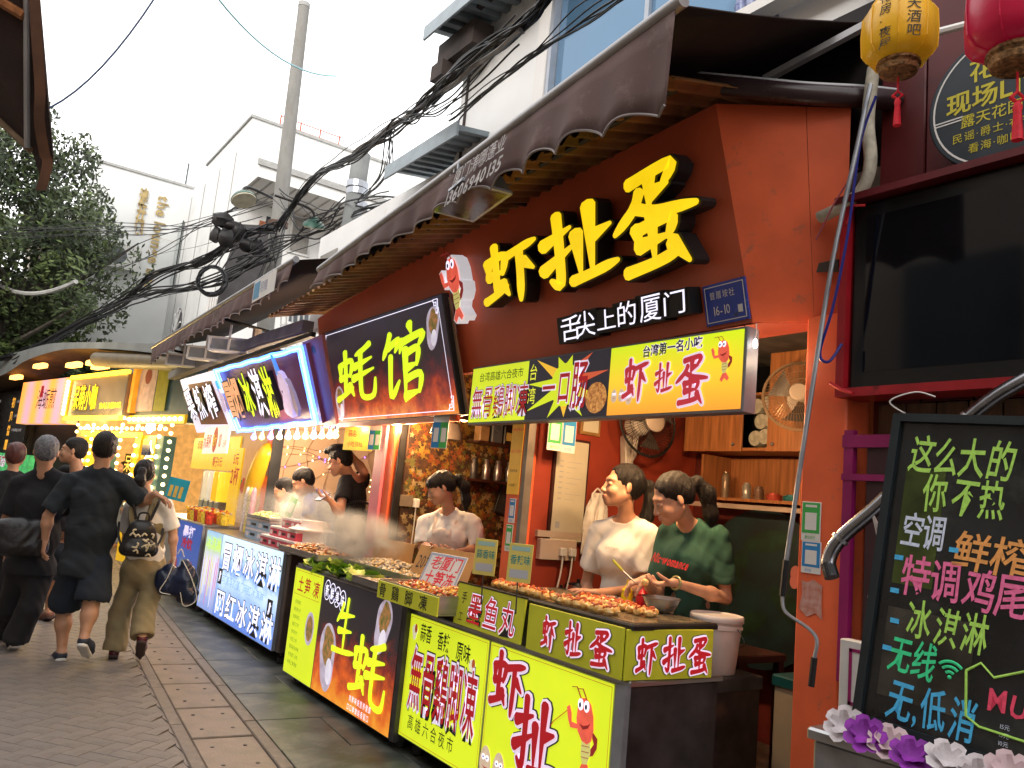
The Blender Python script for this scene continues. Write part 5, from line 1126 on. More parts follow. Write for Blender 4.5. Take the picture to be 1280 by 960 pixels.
# painted round mural board behind the woman in green
mu=thing('painted_board','big dark green painted board with a pink flower behind the woman in green','painted board',(4.40,3.35,1.12),W_,-3)
q=MB(); q.poly([(.50*cos(t),.50*sin(t)) for t in [2*pi*k/40 for k in range(40)]],0,mat('mural_green',(.005,.028,.03),rough=.5,col2=(.004,.008,.01),scale=4),.03); q.build('board',mu)
for cx,cz,a in ((.05,.3,.2),(-.2,.05,1.2),(.25,-.1,-.6),(-.1,-.25,.4)):
    q=MB(); q.poly([(cx+.2*cos(t)*cos(a)-.07*sin(t)*sin(a),cz+.2*cos(t)*sin(a)+.07*sin(t)*cos(a)) for t in [2*pi*k/18 for k in range(18)]],-.002,mat('mural_leaf',(.006,.03,.012),rough=.5,var=.4)); q.build('painted_leaf',mu)
for k in range(5):
    a=2*pi*k/5; q=MB(); q.poly([(.30+.045*cos(a)+.035*cos(t),.10+.045*sin(a)+.045*sin(t)) for t in [2*pi*j/12 for j in range(12)]],-.004-.0004*k,mat('mural_pink',(.45,.14,.13),rough=.5)); q.build('painted_petal',mu)
# crate and stool at the right rear
for lab,x,y,z,sx,sy,sz,m in (('teal topped cream storage box behind the orange post',3.75,2.35,.13,.5,.4,.62,mat('cream_box',(.42,.36,.25),rough=.5,var=.05)),):
    r=thing('storage_box',lab,'box',(x,y,z)); q=MB(); q.cbox(-sx/2,sx/2,-sy/2,sy/2,0,sz,m,.01); q.build('box',r); q=MB(); q.cbox(-sx/2-.01,sx/2+.01,-sy/2-.01,sy/2+.01,sz,sz+.05,mat('teal_plastic',(.01,.09,.10),rough=.4),.008); q.build('lid',r)
stl=thing('wooden_stool','dark wooden stool behind the white bucket','stool',(3.75,2.95,.13)); q=MB(); q.cbox(-.2,.2,-.15,.15,.66,.70,FRM,.006); q.build('seat',stl)
for x in (-.17,.17):
    for y in (-.12,.12): q=MB(); q.box(x-.02,x+.02,y-.02,y+.02,0,.66,FRM); q.build('leg',stl)
# warm lamps of the nearest stall
def spotlamp(label,c,group=None,e=18,col=(1,.62,.30),r=.045,bulbe=22):
    t=thing('spot_lamp',label,'lamp',c,group=group); q=MB(); q.lathe([(.018,.09),(.03,.07),(r,.0)],STEELD,n=14); q.build('shade',t,smooth=40); q=MB(); q.ball((0,0,.012),(r*.75,r*.75,.02),mat('warm_bulb',(1,.62,.25),var=0,emit=bulbe),10,6); q.build('bulb',t,smooth=True)
    light('lamp_light','POINT',(c[0],c[1],c[2]-.05),e,col,size=.04); return t
spotlamp('warm spot lamp hidden behind the lightbox above the griddle, nearer the orange post',(3.02,2.72,2.10),e=23); spotlamp('warm spot lamp hidden behind the lightbox above the yellow board',(3.02,3.22,2.10),e=20)
# ---------------------------------------------------------------- young woman's stall: things on the leaf wall
lw=lambda px,py: PY(px,py,5.82)
sl=thing('wall_shelf','dark shelf with jars high on the leaf papered wall','shelf',(3.93,5.70,1.98)); q=MB(); q.box(-.32,.25,-.1,.11,0,.018,FRM); q.build('board',sl)
for i,(x,w_,h_,c) in enumerate(((-.25,.10,.13,(.36,.22,.1)),(-.12,.11,.2,(.1,.12,.14)),(.0,.1,.16,(.015,.015,.015)),(.12,.09,.15,(.3,.08,.02)))):
    r=thing('food_tin',('tan card box','grey blue tin','black tin','red labelled tin')[i]+' on the high shelf over the leaves','tin',(3.93+x,5.68,2.0)); q=MB(); q.cbox(-w_/2,w_/2,-.05,.05,0,h_,mat('tinb_%d'%i,c,rough=.3,var=.15),.008); q.build('tin',r)
    if i>1: q=MB(); q.box(-.03,.03,-.053,-.0505,.03,.1,YC); q.build('label',r)
s3=thing('wall_shelf','lower dark shelf with steel flasks on the leaf papered wall','shelf',(3.9,5.70,1.66)); q=MB(); q.box(-.36,.22,-.08,.11,0,.018,FRM); q.build('board',s3)
for i,x in enumerate((-.24,-.12,.0,.12)):
    r=thing('steel_flask',('short dark flask','steel flask','tall steel flask','copper flask')[i]+' on the lower shelf over the leaves','flask',(3.88+x,5.68,1.68)); q=MB(); q.lathe([(.03,0),(.034,.01),(.034,.12),(.024,.14),(.024,.17),(.02,.175)],STEEL if i else STEELD,n=14); q.build('flask',r,smooth=40)
r=thing('wall_board','small tilted black framed board on the leaf papered wall','frame',tuple(lw(615,640)),0,ry=14); q=MB(); q.cbox(0,.13,-.03,-.005,0,.30,BLKM,.004); q.box(.014,.116,-.031,-.0301,.02,.28,mat('dark_glass_board',(.05,.06,.06),rough=.1,var=.2)); q.build('panel',r)
r=thing('wall_socket','grey wall socket with a white charger and hanging cable on the leaf wall','socket',tuple(lw(497,632))); q=MB(); q.cbox(0,.12,-.02,0,0,.09,mat('grey_socket',(.2,.16,.12),rough=.5),.004); q.cbox(.13,.175,-.05,0,.0,.07,WHITEP,.008); q.build('socket',r); q=MB(); q.tube(catmull([(.15,-.03,0),(.15,-.03,-.2),(.13,-.03,-.5)],5),.005,WHITEP,6); q.build('cable',r)
r=fan('dark pedestal fan behind the steam left of the pink post',PY(447,655,6.6),-30,0,r=.20,name='pedestal_fan'); q=MB(); q.tube([(0,.1,0),(0,.12,-1.1)],.02,STEELD,8); q.build('stand',r)
# hanging payment cards and notes
for lab,px,py,X,w_,h_ in (('double payment card hanging at the top of the pink post',459,562,2.88,.15,.22),('double payment card hanging under the oyster restaurant sign',538,560,2.80,.155,.25)):
    p=PX(px,py,X); paycard(lab,p,-75,w_,h_,None,double=True)
p=PX(428,562,2.9); k=card('yellow price list with red characters hanging left of the pink post',p.x,p.y,p.z,.36,.22,mat('price_yellow',(.66,.55,.05),rough=.5,emit=.25),0,rz=-70,name='price_list'); q=MB(); text(q,'蒜蓉烤蚝',.05,.12,.06,-.001,PRED,sx=.9,off=.01); text(q,'小吃排档',.05,.03,.05,-.001,PRED,sx=.9); q.build('lettering',k)
op=thing('orange_poster','long orange notice with red print taped to the post between the stalls','notice',(2.946,4.19,1.56),W_); q=MB(); q.cbox(.0,.13,-.003,0,0,.46,mat('orange_paper',(.72,.38,.03),rough=.5,var=.05,emit=.12),.0012); q.build('paper',op)
q=MB(); text(q,'新店优惠活动',.01,.40,.02,-.0042,PRED,sx=.95); text(q,'满三十送一',.008,.26,.022,-.0042,PRED,sx=1.05); text(q,'欢迎光临',.015,.14,.018,-.0042,PBLK,sx=1.1); text(q,'小店厦门',.015,.05,.018,-.0042,PBLK,sx=1.1); q.build('lettering',op)
paycard('small blue payment sticker on the narrow post under the orange notice',(2.944,4.145,1.385),W_,.065,.15,BLUEP,name='payment_sticker'); paycard('small green payment sticker at the bottom of the narrow post',(2.944,4.155,1.21),W_,.07,.165,GREENP,name='payment_sticker')
# stickers on the broad orange post
for lab,py0,py1,m in (('green payment sticker on the broad orange post',675,628,GREENP),('blue payment sticker below the green one on the broad orange post',715,678,BLUEP)):
    a=PX(1001,py0,2.944); c=PX(1027,py1,2.944); paycard(lab,(2.944,a.y,a.z),W_,abs(a.y-c.y)*.98,c.z-a.z,m,name='payment_sticker')
a=PX(999,770,2.944); r=thing('torn_sticker','torn faded pink sticker remains below the blue payment sticker','sticker',(2.9455,a.y,a.z),W_); q=MB(); q.poly([(rnd.uniform(-.004,.004)+x,rnd.uniform(-.006,.006)+z) for x,z in ((0,.03),(.03,.0),(.07,.02),(.10,.0),(.095,.07),(.1,.13),(.06,.15),(.03,.145),(.0,.15),(.005,.09))],0,mat('torn_paper',(.55,.33,.28),rough=.8,col2=(.45,.16,.11),scale=40)); q.build('paper',r)
# ---------------------------------------------------------------- fascia and sign of the oyster stall
f2=thing('sign_fascia','dark red fascia board around the black oyster restaurant sign','fascia',(2.85,7.1,2.05),W_)
inv=f2.matrix_basis.inverted(); q=MB(); P4=[(2.85,7.10,2.03),(2.85,4.745,2.03),(2.62,4.80,3.27),(2.62,7.02,3.02)]; lslab(q,P4,(1,0,0),FASC,.03); q.build('front_board',f2)
P0=Vector((2.85,7.10,2.03)); n2=(Vector(P4[1])-P0).cross(Vector(P4[2])-P0).normalized(); n2=-n2 if n2.x>0 else n2
def on2(px,py,out=0): return PP(px,py,P0+n2*out,n2)
# beige end strip
q=MB(); a,b_,c_,d_=on2(575,520,.012),on2(586,518,.012),on2(562,372,.012),on2(552,370,.012); lslab(q,[a,b_,c_,d_],(1,0,0),mat('beige_strip',(.36,.22,.13),rough=.5),.01); q.build('edge_strip',f2)
os_=thing('lightbox_sign','black lit oyster restaurant sign with lime brush characters over flames','lightbox'); M2,w2=frame_on(on2(414,529,.05),on2(576,518,.05),on2(400,416,.05)); os_.matrix_world=M2
I2=M2.inverted(); U=lambda px,py: I2@on2(px,py,.052)
TLc,TRc,BRc,BLc=U(400,418),U(553,366),U(576,518),U(415,529)
q=MB(); q.slab([(p.x,.0,p.z) for p in (BLc,BRc,TRc,TLc)],(0,1,0),BLACK,.05)
q.build('casing',os_)
fire2=ramp_mat('flames_print_wide',[(0,(.70,.22,.03)),(.13,(.50,.06,.012)),(.28,(.14,.014,.014)),(.45,(.022,.012,.018)),(.8,(.022,.018,.03)),(1,(.03,.03,.07))],2,-.05,1.0,emit=.8,noise=.7,nscale=5)
def inset(k): cx=(BLc.x+TRc.x)/2; cz=(BLc.z+TRc.z)/2; return [(cx+(p.x-cx)*k,cz+(p.z-cz)*k) for p in (BLc,BRc,TRc,TLc)]
q=MB(); q.poly(inset(.985),-.002,fire2); q.build('lit_face',os_)
q=MB(); B=inset(.93)
for i in range(4):
    a,b_=B[i],B[(i+1)%4]; L=Vector((b_[0]-a[0],b_[1]-a[1])).normalized(); N=Vector((-L.y,L.x))*.006
    q.poly([(a[0]+L.x*.06,a[1]+L.y*.06),(b_[0]-L.x*.06,b_[1]-L.y*.06),(b_[0]-L.x*.06+N.x,b_[1]-L.y*.06+N.y),(a[0]+L.x*.06+N.x,a[1]+L.y*.06+N.y)],-.004,EWHT)
for (cx,cz) in B:   # corner frets
    sx=1 if cx<(BLc.x+TRc.x)/2 else -1; sz=1 if cz<(BLc.z+TRc.z)/2 else -1
    for k,(x0,z0,x1,z1) in enumerate(((0,0,.06,.0),(0,0,0,.10),(.02,.02,.05,.02),(.02,.02,.02,.07),(.05,.02,.05,.045),(.03,.045,.05,.045),(.0,.10,.025,.10),(.025,.085,.025,.10),(.06,0,.06,.02))):
        q.tube([(cx+sx*x0,-.0045,cz+sz*z0),(cx+sx*x1+.0001,-.0045,cz+sz*z1+.0001)],.0028,EWHT,4)
q.build('fret_border',os_)
for ch,(px0,py0),(px1,py1) in (('蚝',(424,505),(466,432)),('馆',(481,502),(527,410))):
    a=U(px0,py0);c=U(px1,py1); q=MB(); brush(q,ch,a.x,a.z,c.x-a.x,c.z-a.z,-.005,LIME,wd=.058,rise=.06); q.build('lettering',os_)
a=U(541,408); oyster(os_,a.x,a.z,.30,-.004,a=-.2); a=U(424,500); oyster(os_,a.x+.02,a.z-.02,.30,-.0028,a=.15)
# warm lamps under the oyster sign
for i,(px,py) in enumerate(((452,527),(473,528),(497,526),(515,524),(545,540),(580,524))):
    p=PX(px,py,2.95); spotlamp('warm lit spot lamp under the oyster sign, %s from the left'%('first','second','third','fourth','fifth','sixth')[i],(p.x,p.y,p.z-.01),group='warm spot lamps under the oyster sign',e=(3,3,11,11,11,5)[i],bulbe=14)
r=thing('paper_lampshade','round beige lampshade hanging behind the payment card','lampshade',tuple(PX(560,545,3.3))); q=MB(); q.lathe([(.03,.13),(.09,.10),(.12,.0),(.115,-.03)],mat('beige_shade',(.22,.17,.14),rough=.7),n=18); q.build('shade',r,smooth=True)
# ---------------------------------------------------------------- neon framed ice cream sign, leaning far forward
VIO=mat('violet_sign_panel',(.13,.035,.075),rough=.4,var=.12,scale=2,emit=.35)
s3d=dict(TL=(270,461),TR=(382,430),BR=(403,529),BL=(300,540))
n3=Vector((-.83,0,-.42)).normalized(); p03=Vector((2.62,7,2.0))
on3=lambda px,py,out=0: PP(px,py,p03+n3*out,n3)
ns=thing('neon_sign','violet ice cream sign with blue neon frame leaning out over the street','neon sign'); M3,w3=frame_on(on3(300,540),on3(403,529),on3(270,461)); ns.matrix_world=M3; I3=M3.inverted(); U3=lambda px,py,o=0: I3@on3(px,py,o)
cor=[U3(*s3d[k]) for k in ('BL','BR','TR','TL')]; q=MB(); q.slab([(p.x,0,p.z) for p in cor],(0,1,0),VIO,.06); q.build('panel',ns)
NEON=mat('blue_neon',(.06,.22,1.0),rough=.3,var=0,emit=7); NEON2=mat('pale_neon',(.30,.62,1.0),rough=.3,var=0,emit=3.2)
cx=sum(p.x for p in cor)/4; cz=sum(p.z for p in cor)/4
for k,mm in ((.975,NEON),(.935,NEON2),(.90,NEON)):
    q=MB(); pts=[(cx+(p.x-cx)*(k+.01),-.03,cz+(p.z-cz)*k) for p in cor]; pts.append(pts[0]); fine=[]
    for a,b_ in zip(pts,pts[1:]):
        for j in range(14): u=j/14; fine.append(Vector(a).lerp(Vector(b_),u)+Vector((0,0,.006*sin(j*1.9))))
    fine.append(Vector(pts[0])); q.tube(fine,.011,mm,6); q.build('neon_tube',ns,smooth=True)
def skewed(parent,U_,ch,bl,br,yb,tl,yt,m,y,offs):
    a=U_(bl,yb);b=U_(br,yb);c=U_(tl,yt); q=MB(); h_=c.z-a.z; wd_=b.x-a.x; text(q,ch,a.x,a.z,h_,y,m,off=offs,sx=wd_/(h_/.93),shear=(c.x-a.x)/h_*.3); q.box(a.x+.02,b.x-.01,y+.001,0,a.z+h_*.1,a.z+h_*.9,BLACK); q.build('letter',parent)
for ch,bl,br,yb,tl,yt,m in (('冒',296,306,520,287,474,[PBLK,mat('sign_orange',(.8,.4,.2),var=0,emit=.8)]),('烟',304,316,520,295,470,[PBLK,M_('sign_orange')]),('冰',318,330,518,309,465,[PBLK,LIME]),('淇',332,345,517,322,460,[PBLK,EWHT]),('淋',347,360,519,336,457,[PBLK,LIME])): skewed(ns,U3,ch,bl,br,yb,tl,yt,m,-.055,[.06,.025])
# plain horned pony head cut-out on the sign
UN=mat('pony_pale',(.62,.50,.72),rough=.4,var=.08,scale=10,emit=.6)
for px,py,sc in ((365,492,1.0),(285,500,.62)):
    a=U3(px,py); q=MB(); s=.42*sc
    q.poly([(a.x+s*x,a.z+s*z) for x,z in ((-.28,-.42),(-.05,-.5),(.12,-.32),(.2,-.05),(.26,.2),(.12,.48),(-.02,.55),(-.16,.42),(-.24,.2),(-.2,0),(-.34,-.2),(-.38,-.34))],-.06,UN,.04)
    q.poly([(a.x+s*x,a.z+s*z) for x,z in ((.1,.4),(.3,.3),(.38,0),(.36,-.35),(.2,-.5),(.14,-.3),(.22,0),(.2,.22))],-.05,mat('pony_mane',(.45,.35,.40),rough=.4,emit=.3),.03)
    q.poly([(a.x+s*x,a.z+s*z) for x,z in ((-.14,.45),(-.02,.5),(-.12,.92))],-.062,mat('pony_blue',(.10,.30,.75),rough=.4,emit=.6),.03); q.disc(a.x-.12*s,a.z+.1*s,.03*s,-.0615,PBLK,10); q.build('pony_head',ns)
# white framed end panel of the same sign
ws=thing('side_sign','white framed lightbox with grey characters left of the neon sign','lightbox'); Mw,_w=frame_on(on3(247,588,.02),on3(301,566,.02),on3(226,476,.02)); ws.matrix_world=Mw; Iw=Mw.inverted(); Uw=lambda px,py:Iw@on3(px,py,.02)
cw=[Uw(*p) for p in ((246,541),(300,538),(270,462),(225,475))]; q=MB(); q.slab([(p.x,0,p.z) for p in cw],(0,1,0),mat('violet_white_lit',(.80,.76,.90),rough=.4,emit=.85,var=.05),.06); q.build('panel',ws)
mx_=sum(p.x for p in cw)/4; mz_=sum(p.z for p in cw)/4; q=MB(); q.poly([(mx_+(p.x-mx_)*.62,mz_+(p.z-mz_)*.74) for p in cw],-.003,mat('brown_inset',(.20,.07,.04),rough=.5,emit=.5)); q.build('inset',ws)
for ch,bl,br,yb,tl,yt in (('果',243,253,524,234,487),('然',255,266,524,245,484),('榨',268,281,523,258,481)): skewed(ws,Uw,ch,bl,br,yb,tl,yt,[PBLK,EWHT],-.03,[.06,.02])
# pinkish wall pieces between the neon sign and the oyster sign
r=thing('violet_panel','dull violet wall panel with a round hole between the neon sign and the oyster sign','panel'); Mv,_=frame_on(on3(405,530,-.03),on3(419,528,-.03),on3(388,425,-.03)); r.matrix_world=Mv; Iv=Mv.inverted(); cv=[Iv@on3(px,py,-.03) for px,py in ((400,531),(420,530),(402,418),(378,428))]; q=MB(); q.slab([(p.x,0,p.z) for p in cv],(0,1,0),mat('violet_plastic',(.28,.07,.12),rough=.45,var=.08),.03); h0=Iv@on3(392,437,-.03); q.disc(h0.x,h0.z,.035,-.002,BLACK,16); q.build('panel',r)
# bulbs along its lower edge
for i,(px,c) in enumerate(zip((318,328,339,350,361,372,383,393,403,413,420),((.3,.3,1),(1,.7,.2),(.8,.2,1),(1,.6,.3),(.5,.3,1),(1,.4,.6),(.6,1,.2),(.3,.6,1),(1,.7,.3),(1,.8,.5),(1,.7,.3)))):
    p=PX(px,541-i*.4,2.72); r=thing('coloured_bulb','small clear coloured bulb under the neon sign, %s from the left'%('first second third fourth fifth sixth seventh eighth ninth tenth last'.split()[i]),'bulb',(p.x,p.y,p.z-.05),group='row of coloured bulbs under the neon sign'); q=MB(); q.lathe([(.006,-.03),(.028,-.018),(.034,.0),(.022,.02),(.014,.05)],mat('cb_%d'%i,c,rough=.2,var=0,emit=4),n=10); q.build('glass',r,smooth=True); q=MB(); q.lathe([(.016,.05),(.017,.085)],STEEL,n=10); q.build('cap',r)
light('bulb_fill','POINT',(2.9,7.9,1.93),48,(1,.74,.48),size=.2)
light('bulb_fill','POINT',(2.60,7.35,1.90),38,(1,.70,.42),size=.15)  # fill light added in front of the steam to brighten it
# hanging price sign 水果杯 10
a=PX(252,567,2.45); r=thing('hanging_price_sign','white hanging sign with a red disc and the price 10','sign',tuple(a),W_-4); c=PX(297,540,2.45); q=MB(); q.cbox(0,1.28,0,.02,0,.30,mat('white_lit_board',(.75,.72,.72),rough=.4,emit=.5),.004); q.build('board',r); q=MB(); text(q,'水果杯',.03,.06,.16,-.002,PRED,sx=.85,off=.015); q.disc(.66,.15,.12,-.002,PRED,24,rz=.14); text(q,'最大',.56,.08,.13,-.004,mat('print_yellow2',(.8,.6,.05),var=0,emit=.4),sx=.72,off=.01); text(q,'10',.84,.05,.19,-.002,PRED,sx=.8,off=.01); text(q,'元/杯',1.08,.06,.08,-.002,PRED,sx=.8); q.build('lettering',r)
# yellow menus and pillar of the juice stall
JY=mat('juice_yellow_board',(.80,.48,.01),rough=.4,var=.06,emit=.55)
jw=thing('juice_stall_wall','cartoon papered pale wall behind the juice dispensers','wall',(3.4,12.2,.13),W_); q=MB(); q.box(-1.0,2.8,.0,.04,0,2.7,mat('pale_orange_wall',(.75,.50,.30),rough=.6,var=.05,emit=.25)); q.build('wall',jw)
for i in range(16):
    q=MB(); cx=rnd.uniform(-.3,1.7);cz=rnd.uniform(1.0,1.9); q.poly([(cx+.10*cos(t)*(1+.3*sin(3*t+i)),cz+.09*sin(t)*(1+.25*cos(2*t+i))) for t in [2*pi*k/16 for k in range(16)]],-.004-.001*i,[mat('wp_red',(.6,.1,.08),emit=.2),mat('wp_yellow',(.8,.6,.05),emit=.3),mat('wp_green',(.12,.35,.15),emit=.2),mat('wp_teal',(.05,.35,.4),emit=.2),mat('wp_pink',(.75,.35,.35),emit=.2)][i%5]); q.build('printed_shape',jw)
for lab,px0,py0,px1,py1,X,tx in (('yellow banner with red prices behind the hanging price sign',238,585,302,545,2.95,(('珍珠奶茶',.1,.62,.3),('椰子5元',.5,.1,.3))),('tall yellow panel reading 2杯 beside the banana',279,655,305,560,2.9,(('5元',.12,.78,.16),('2杯',.05,.52,.24)))):
    a=PX(px0,py0,X);c=PX(px1,py1,X); r=thing('price_banner',lab,'price banner',(X,a.y,a.z),W_); W=a.y-c.y;H=c.z-a.z; q=MB(); q.cbox(0,W,0,.02,0,H,JY,.003); q.build('board',r); q=MB()
    for s,x,z,h_ in tx: text(q,s,W*x,H*z,H*h_ if H<.8 else h_*.9,-.002,PRED,sx=.9,off=.015)
    q.build('lettering',r)
# banana and hanging apron
a=PX(325,605,2.95); r=thing('inflatable_banana','giant yellow inflatable banana hanging under the neon sign','banana',tuple(a)); q=MB(); P=catmull([(0,.35,-.30),(.0,.16,-.10),(0,.0,.12),(0,-.14,.35),(0,-.2,.42)],6); n=len(P); q.tube(P,[.03+.11*sin(pi*min(1,(i/(n-1))*.92+.06))**.7 for i in range(n)],mat('banana_yellow',(.75,.42,.02),rough=.35,var=.05,emit=.12),14); q.build('banana',r,smooth=True)
a=PX(333,560,3.0); r=thing('hanging_apron','tan cloth apron hanging on the far orange post','apron',tuple(a)); V,F=sdf_mesh([rc((0,0,0),(0,0,-.12),.03,.06,.02),rc((0,0,-.1),(0,0,-.42),.08,.10,.04),rc((0,.08,-.08),(0,.1,-.3),.02,.04,.02)],.012,.012,disp=folds(.012,60,9)); np_obj('cloth',V,F,mat('tan_cloth',(.42,.27,.12),rough=.9,var=.15),r)
# ---------------------------------------------------------------- neighbour on the right: bar wall, screen, signs
bw=thing('bar_wall','dark red boarded wall of the bar right of the snack stall','wall',(3.10,1.84,0),W_)
for i in range(15):
    q=MB(); x=i*.2; q.cbox(x+.003,x+.197,.0,.03,2.05 if i>0 else .0,5.1 if i>1 else 4.4,MAROON,.005); q.build('board',bw)
q=MB(); q.box(0,3.0,.035,.12,0,5.1,mat('dark_backing',(.03,.01,.01),rough=.8)); q.build('backing',bw)
for i in range(12):
    q=MB(); x=.03+i*.12; q.cbox(x,x+.115,-.01,.02,1.0,2.045,mat('grubby_wood_slat',(.13,.07,.035),rough=.6,var=.3,scale=5,stretch=(6,6,1)),.004); q.build('slat',bw)
tv=thing('outdoor_screen','big black glossy screen in a red steel frame on the bar wall','screen',(2.90,1.878,2.05),W_)
q=MB(); H=.845; W=1.9
for a in ((0,W,-.01,.14,0,.035),(0,.035,-.01,.14,.035,H-.035),(W-.035,W,-.01,.14,.035,H-.035)): q.box(*a,mat('red_gloss_frame',(.36,.012,.02),rough=.35,var=.15,dirt=((.08,.01,.01),9,.6)))
q.build('frame',tv); q=MB(); q.box(-.02,W,-.03,.15,H-.03,H,mat('dark_red_lip',(.12,.012,.016),rough=.4,var=.1)); q.build('top_lip',tv)
q=MB(); q.cbox(.04,W-.04,.02,.12,.04,H-.035,mat('screen_bezel',(.006,.007,.008),rough=.25,var=0),.01); q.build('bezel',tv)
q=MB(); q.quad((.10,.0185,.10),(W-.1,.0185,.10),(W-.1,.0185,H-.10),(.10,.0185,H-.10),mat('screen_glass',(.004,.005,.007),rough=.06,var=0)); q.build('glass',tv)
q=MB(); q.tube([(-.02,-.012,.06),(.03,-.02,.03),(.08,-.015,.01)],.008,mat('red_ribbon',(.55,.02,.03),rough=.6),5); q.tube([(.03,-.012,H-.12),(.06,-.02,H-.05),(.11,-.015,H-.06)],.006,M_('red_ribbon'),5); q.build('ribbon',tv)
# round sign
a=PX(1262,122,3.02); rs=thing('round_sign','round black bar sign with yellow characters and a white ring','sign',tuple(a),W_); R=.285
q=MB(); MX=Matrix.Rotation(math.radians(90),4,'X'); q.lathe([(R,-.04),(R,.03),(R-.006,.036),(.01,.036)],mat('sign_rim',(.02,.03,.04),rough=.4),n=56,M=MX); q.build('disc',rs,smooth=40)
q=MB(); N=56
for r0,r1 in ((R*.905,R*.93),): 
    for k in range(N):
        t=[2*pi*(k+j)/N for j in (0,1)]; q.poly([(r0*cos(t[0]),r0*sin(t[0])),(r1*cos(t[0]),r1*sin(t[0])),(r1*cos(t[1]),r1*sin(t[1])),(r0*cos(t[1]),r0*sin(t[1]))],-.0375,WHITEP)
q.box(-.255,-.15,-.038,-.0366,-.05,-.045,WHITEP);q.box(-.255,-.15,-.038,-.0366,-.038,-.033,WHITEP); q.box(.15,.255,-.038,-.0366,-.05,-.045,WHITEP);q.build('ring',rs)
YG=mat('sign_yellow',(.58,.50,.03),rough=.4,var=.05)
q=MB(); text(q,'花房',-.13,.09,.095,-.038,YG,off=.015,gap=.05); text(q,'现场LIVE',-.215,-.02,.09,-.038,YG,off=.02); text(q,'露天花园酒吧',-.16,-.085,.052,-.038,YG,off=.005); text(q,'民谣·爵士·布鲁斯',-.19,-.14,.038,-.038,YG,gap=.08); text(q,'看海·咖啡',-.13,-.195,.038,-.038,YG,gap=.08); q.build('lettering',rs)
# magenta frame panel behind the chalkboard and white letter box
mg=thing('magenta_frame','magenta painted frame panel behind the chalkboard','panel',(2.93,1.86,.75),W_); MG=mat('magenta_paint',(.26,.008,.10),rough=.4,var=.1); q=MB(); q.box(.005,.045,.0,.03,.2,1.17,MG); q.box(.0,.5,-.004,.028,1.1,1.15,MG); q.box(.0,.5,-.004,.028,.97,.995,MG); q.box(.10,.5,.01,.03,.2,1.1,mat('dark_recess',(.04,.012,.015),rough=.5)); q.build('frame',mg)
wb=thing('letter_box_sign','white and magenta cut-out letter sign low behind the chalkboard','sign',(2.86,1.80,.62),W_); q=MB(); q.cbox(0,.36,0,.05,0,.50,mat('white_sign_board',(.62,.60,.58),rough=.5,var=.08),.004); q.build('board',wb)
q=MB(); 
for z in (.03,.27): 
    for a in ((.04,.3,z,z+.012),(.04,.052,z,z+.2),(.04,.3,z+.19,z+.202)): q.box(a[0],a[1],-.003,-.0008,a[2],a[3],MG)
    q.tube(catmull([(.10,-.004,z+.14),(.16,-.004,z+.17),(.2,-.004,z+.13),(.17,-.004,z+.1),(.2,-.004,z+.06),(.14,-.004,z+.04)],5),.008,MG,5)
q.build('lettering',wb)
# chalkboard
Pb=[PX(1075,893,2.02),PX(1127,514,2.02)]
ch_=thing('chalkboard','large black chalkboard menu with neon chalk writing leaning on a steel box','chalkboard',(2.0,1.215,1.04),-86,-7,ry=3); I=ch_.matrix_basis.inverted()
Wc,Hc=.64,.81; q=MB(); BF=mat('board_frame',(.012,.018,.022),rough=.35,var=.1)
for a in ((0,Wc,-.012,.02,0,.022),(0,Wc,-.012,.02,Hc-.022,Hc),(0,.022,-.012,.02,.022,Hc-.022),(Wc-.022,Wc,-.012,.02,.022,Hc-.022)): q.box(*a,BF)
q.build('frame',ch_); q=MB(); q.box(.02,Wc-.02,.002,.015,.02,Hc-.02,mat('chalk_black',(.018,.020,.021),rough=.12,var=.3,scale=5,dirt=((.05,.055,.05),4,.55))); q.build('panel',ch_)
# faint printed pictures on the board
q=MB(); q.box(.05,.15,.0008,.0019,.36,.66,mat('faint_olive',(.055,.08,.015),rough=.25,var=.3)); q.box(.05,.26,.0008,.0019,.08,.30,mat('faint_brown',(.05,.045,.035),rough=.25,var=.4)); q.build('faded_print',ch_)
CH={k:mat('chalk_'+k,c,rough=.7,var=.12,scale=90,emit=e) for k,c,e in (('lime',(.36,.62,.10),.12),('white',(.55,.60,.72),.1),('orange',(.70,.30,.08),.12),('pink',(.72,.14,.30),.12),('green',(.04,.60,.25),.12),('blue',(.06,.38,.66),.12),('red',(.7,.06,.12),.12))}
def chalk(s,x,z,h,c,off=.013,gap=.0,sx=.59,slope=-.02,rs=0,jit=.07): 
    q=MB(); text(q,s,x,z,h,.0,CH[c],sx=sx,off=off,gap=gap,jit=jit,rs=rs,slope=slope,shear=.08); q.build('chalk_writing',ch_)
chalk('这么大的',.05,.655,.098,'lime',rs=1); chalk('你不热',.10,.555,.095,'lime',rs=2,gap=.08); chalk('空调',.055,.46,.088,'white',rs=3); chalk('鲜榨果汁',.185,.425,.095,'orange',rs=4,sx=.85)
chalk('特调鸡尾酒',.07,.335,.10,'pink',rs=5,sx=.68); chalk('冰淇淋',.10,.235,.092,'lime',rs=6,gap=.1); chalk('无线',.065,.145,.09,'green',rs=7); chalk('无,低消',.075,.035,.095,'blue',rs=8,gap=.06)
q=MB()
for k,r in enumerate((.012,.024,.036)): q.tube([(.215+r*cos(a),-.001,.165+r*sin(a)) for a in [pi*.25+pi*.5*j/8 for j in range(9)]],.0035,CH['green'],5)
q.ball((.215,0,.165),.005,CH['green'],6,4); q.build('chalk_writing',ch_)
q=MB(); text(q,'MUSIC',.30,.112,.062,0,CH['red'],off=.02,sx=.8,shear=.1,jit=.1); q.build('chalk_writing',ch_)
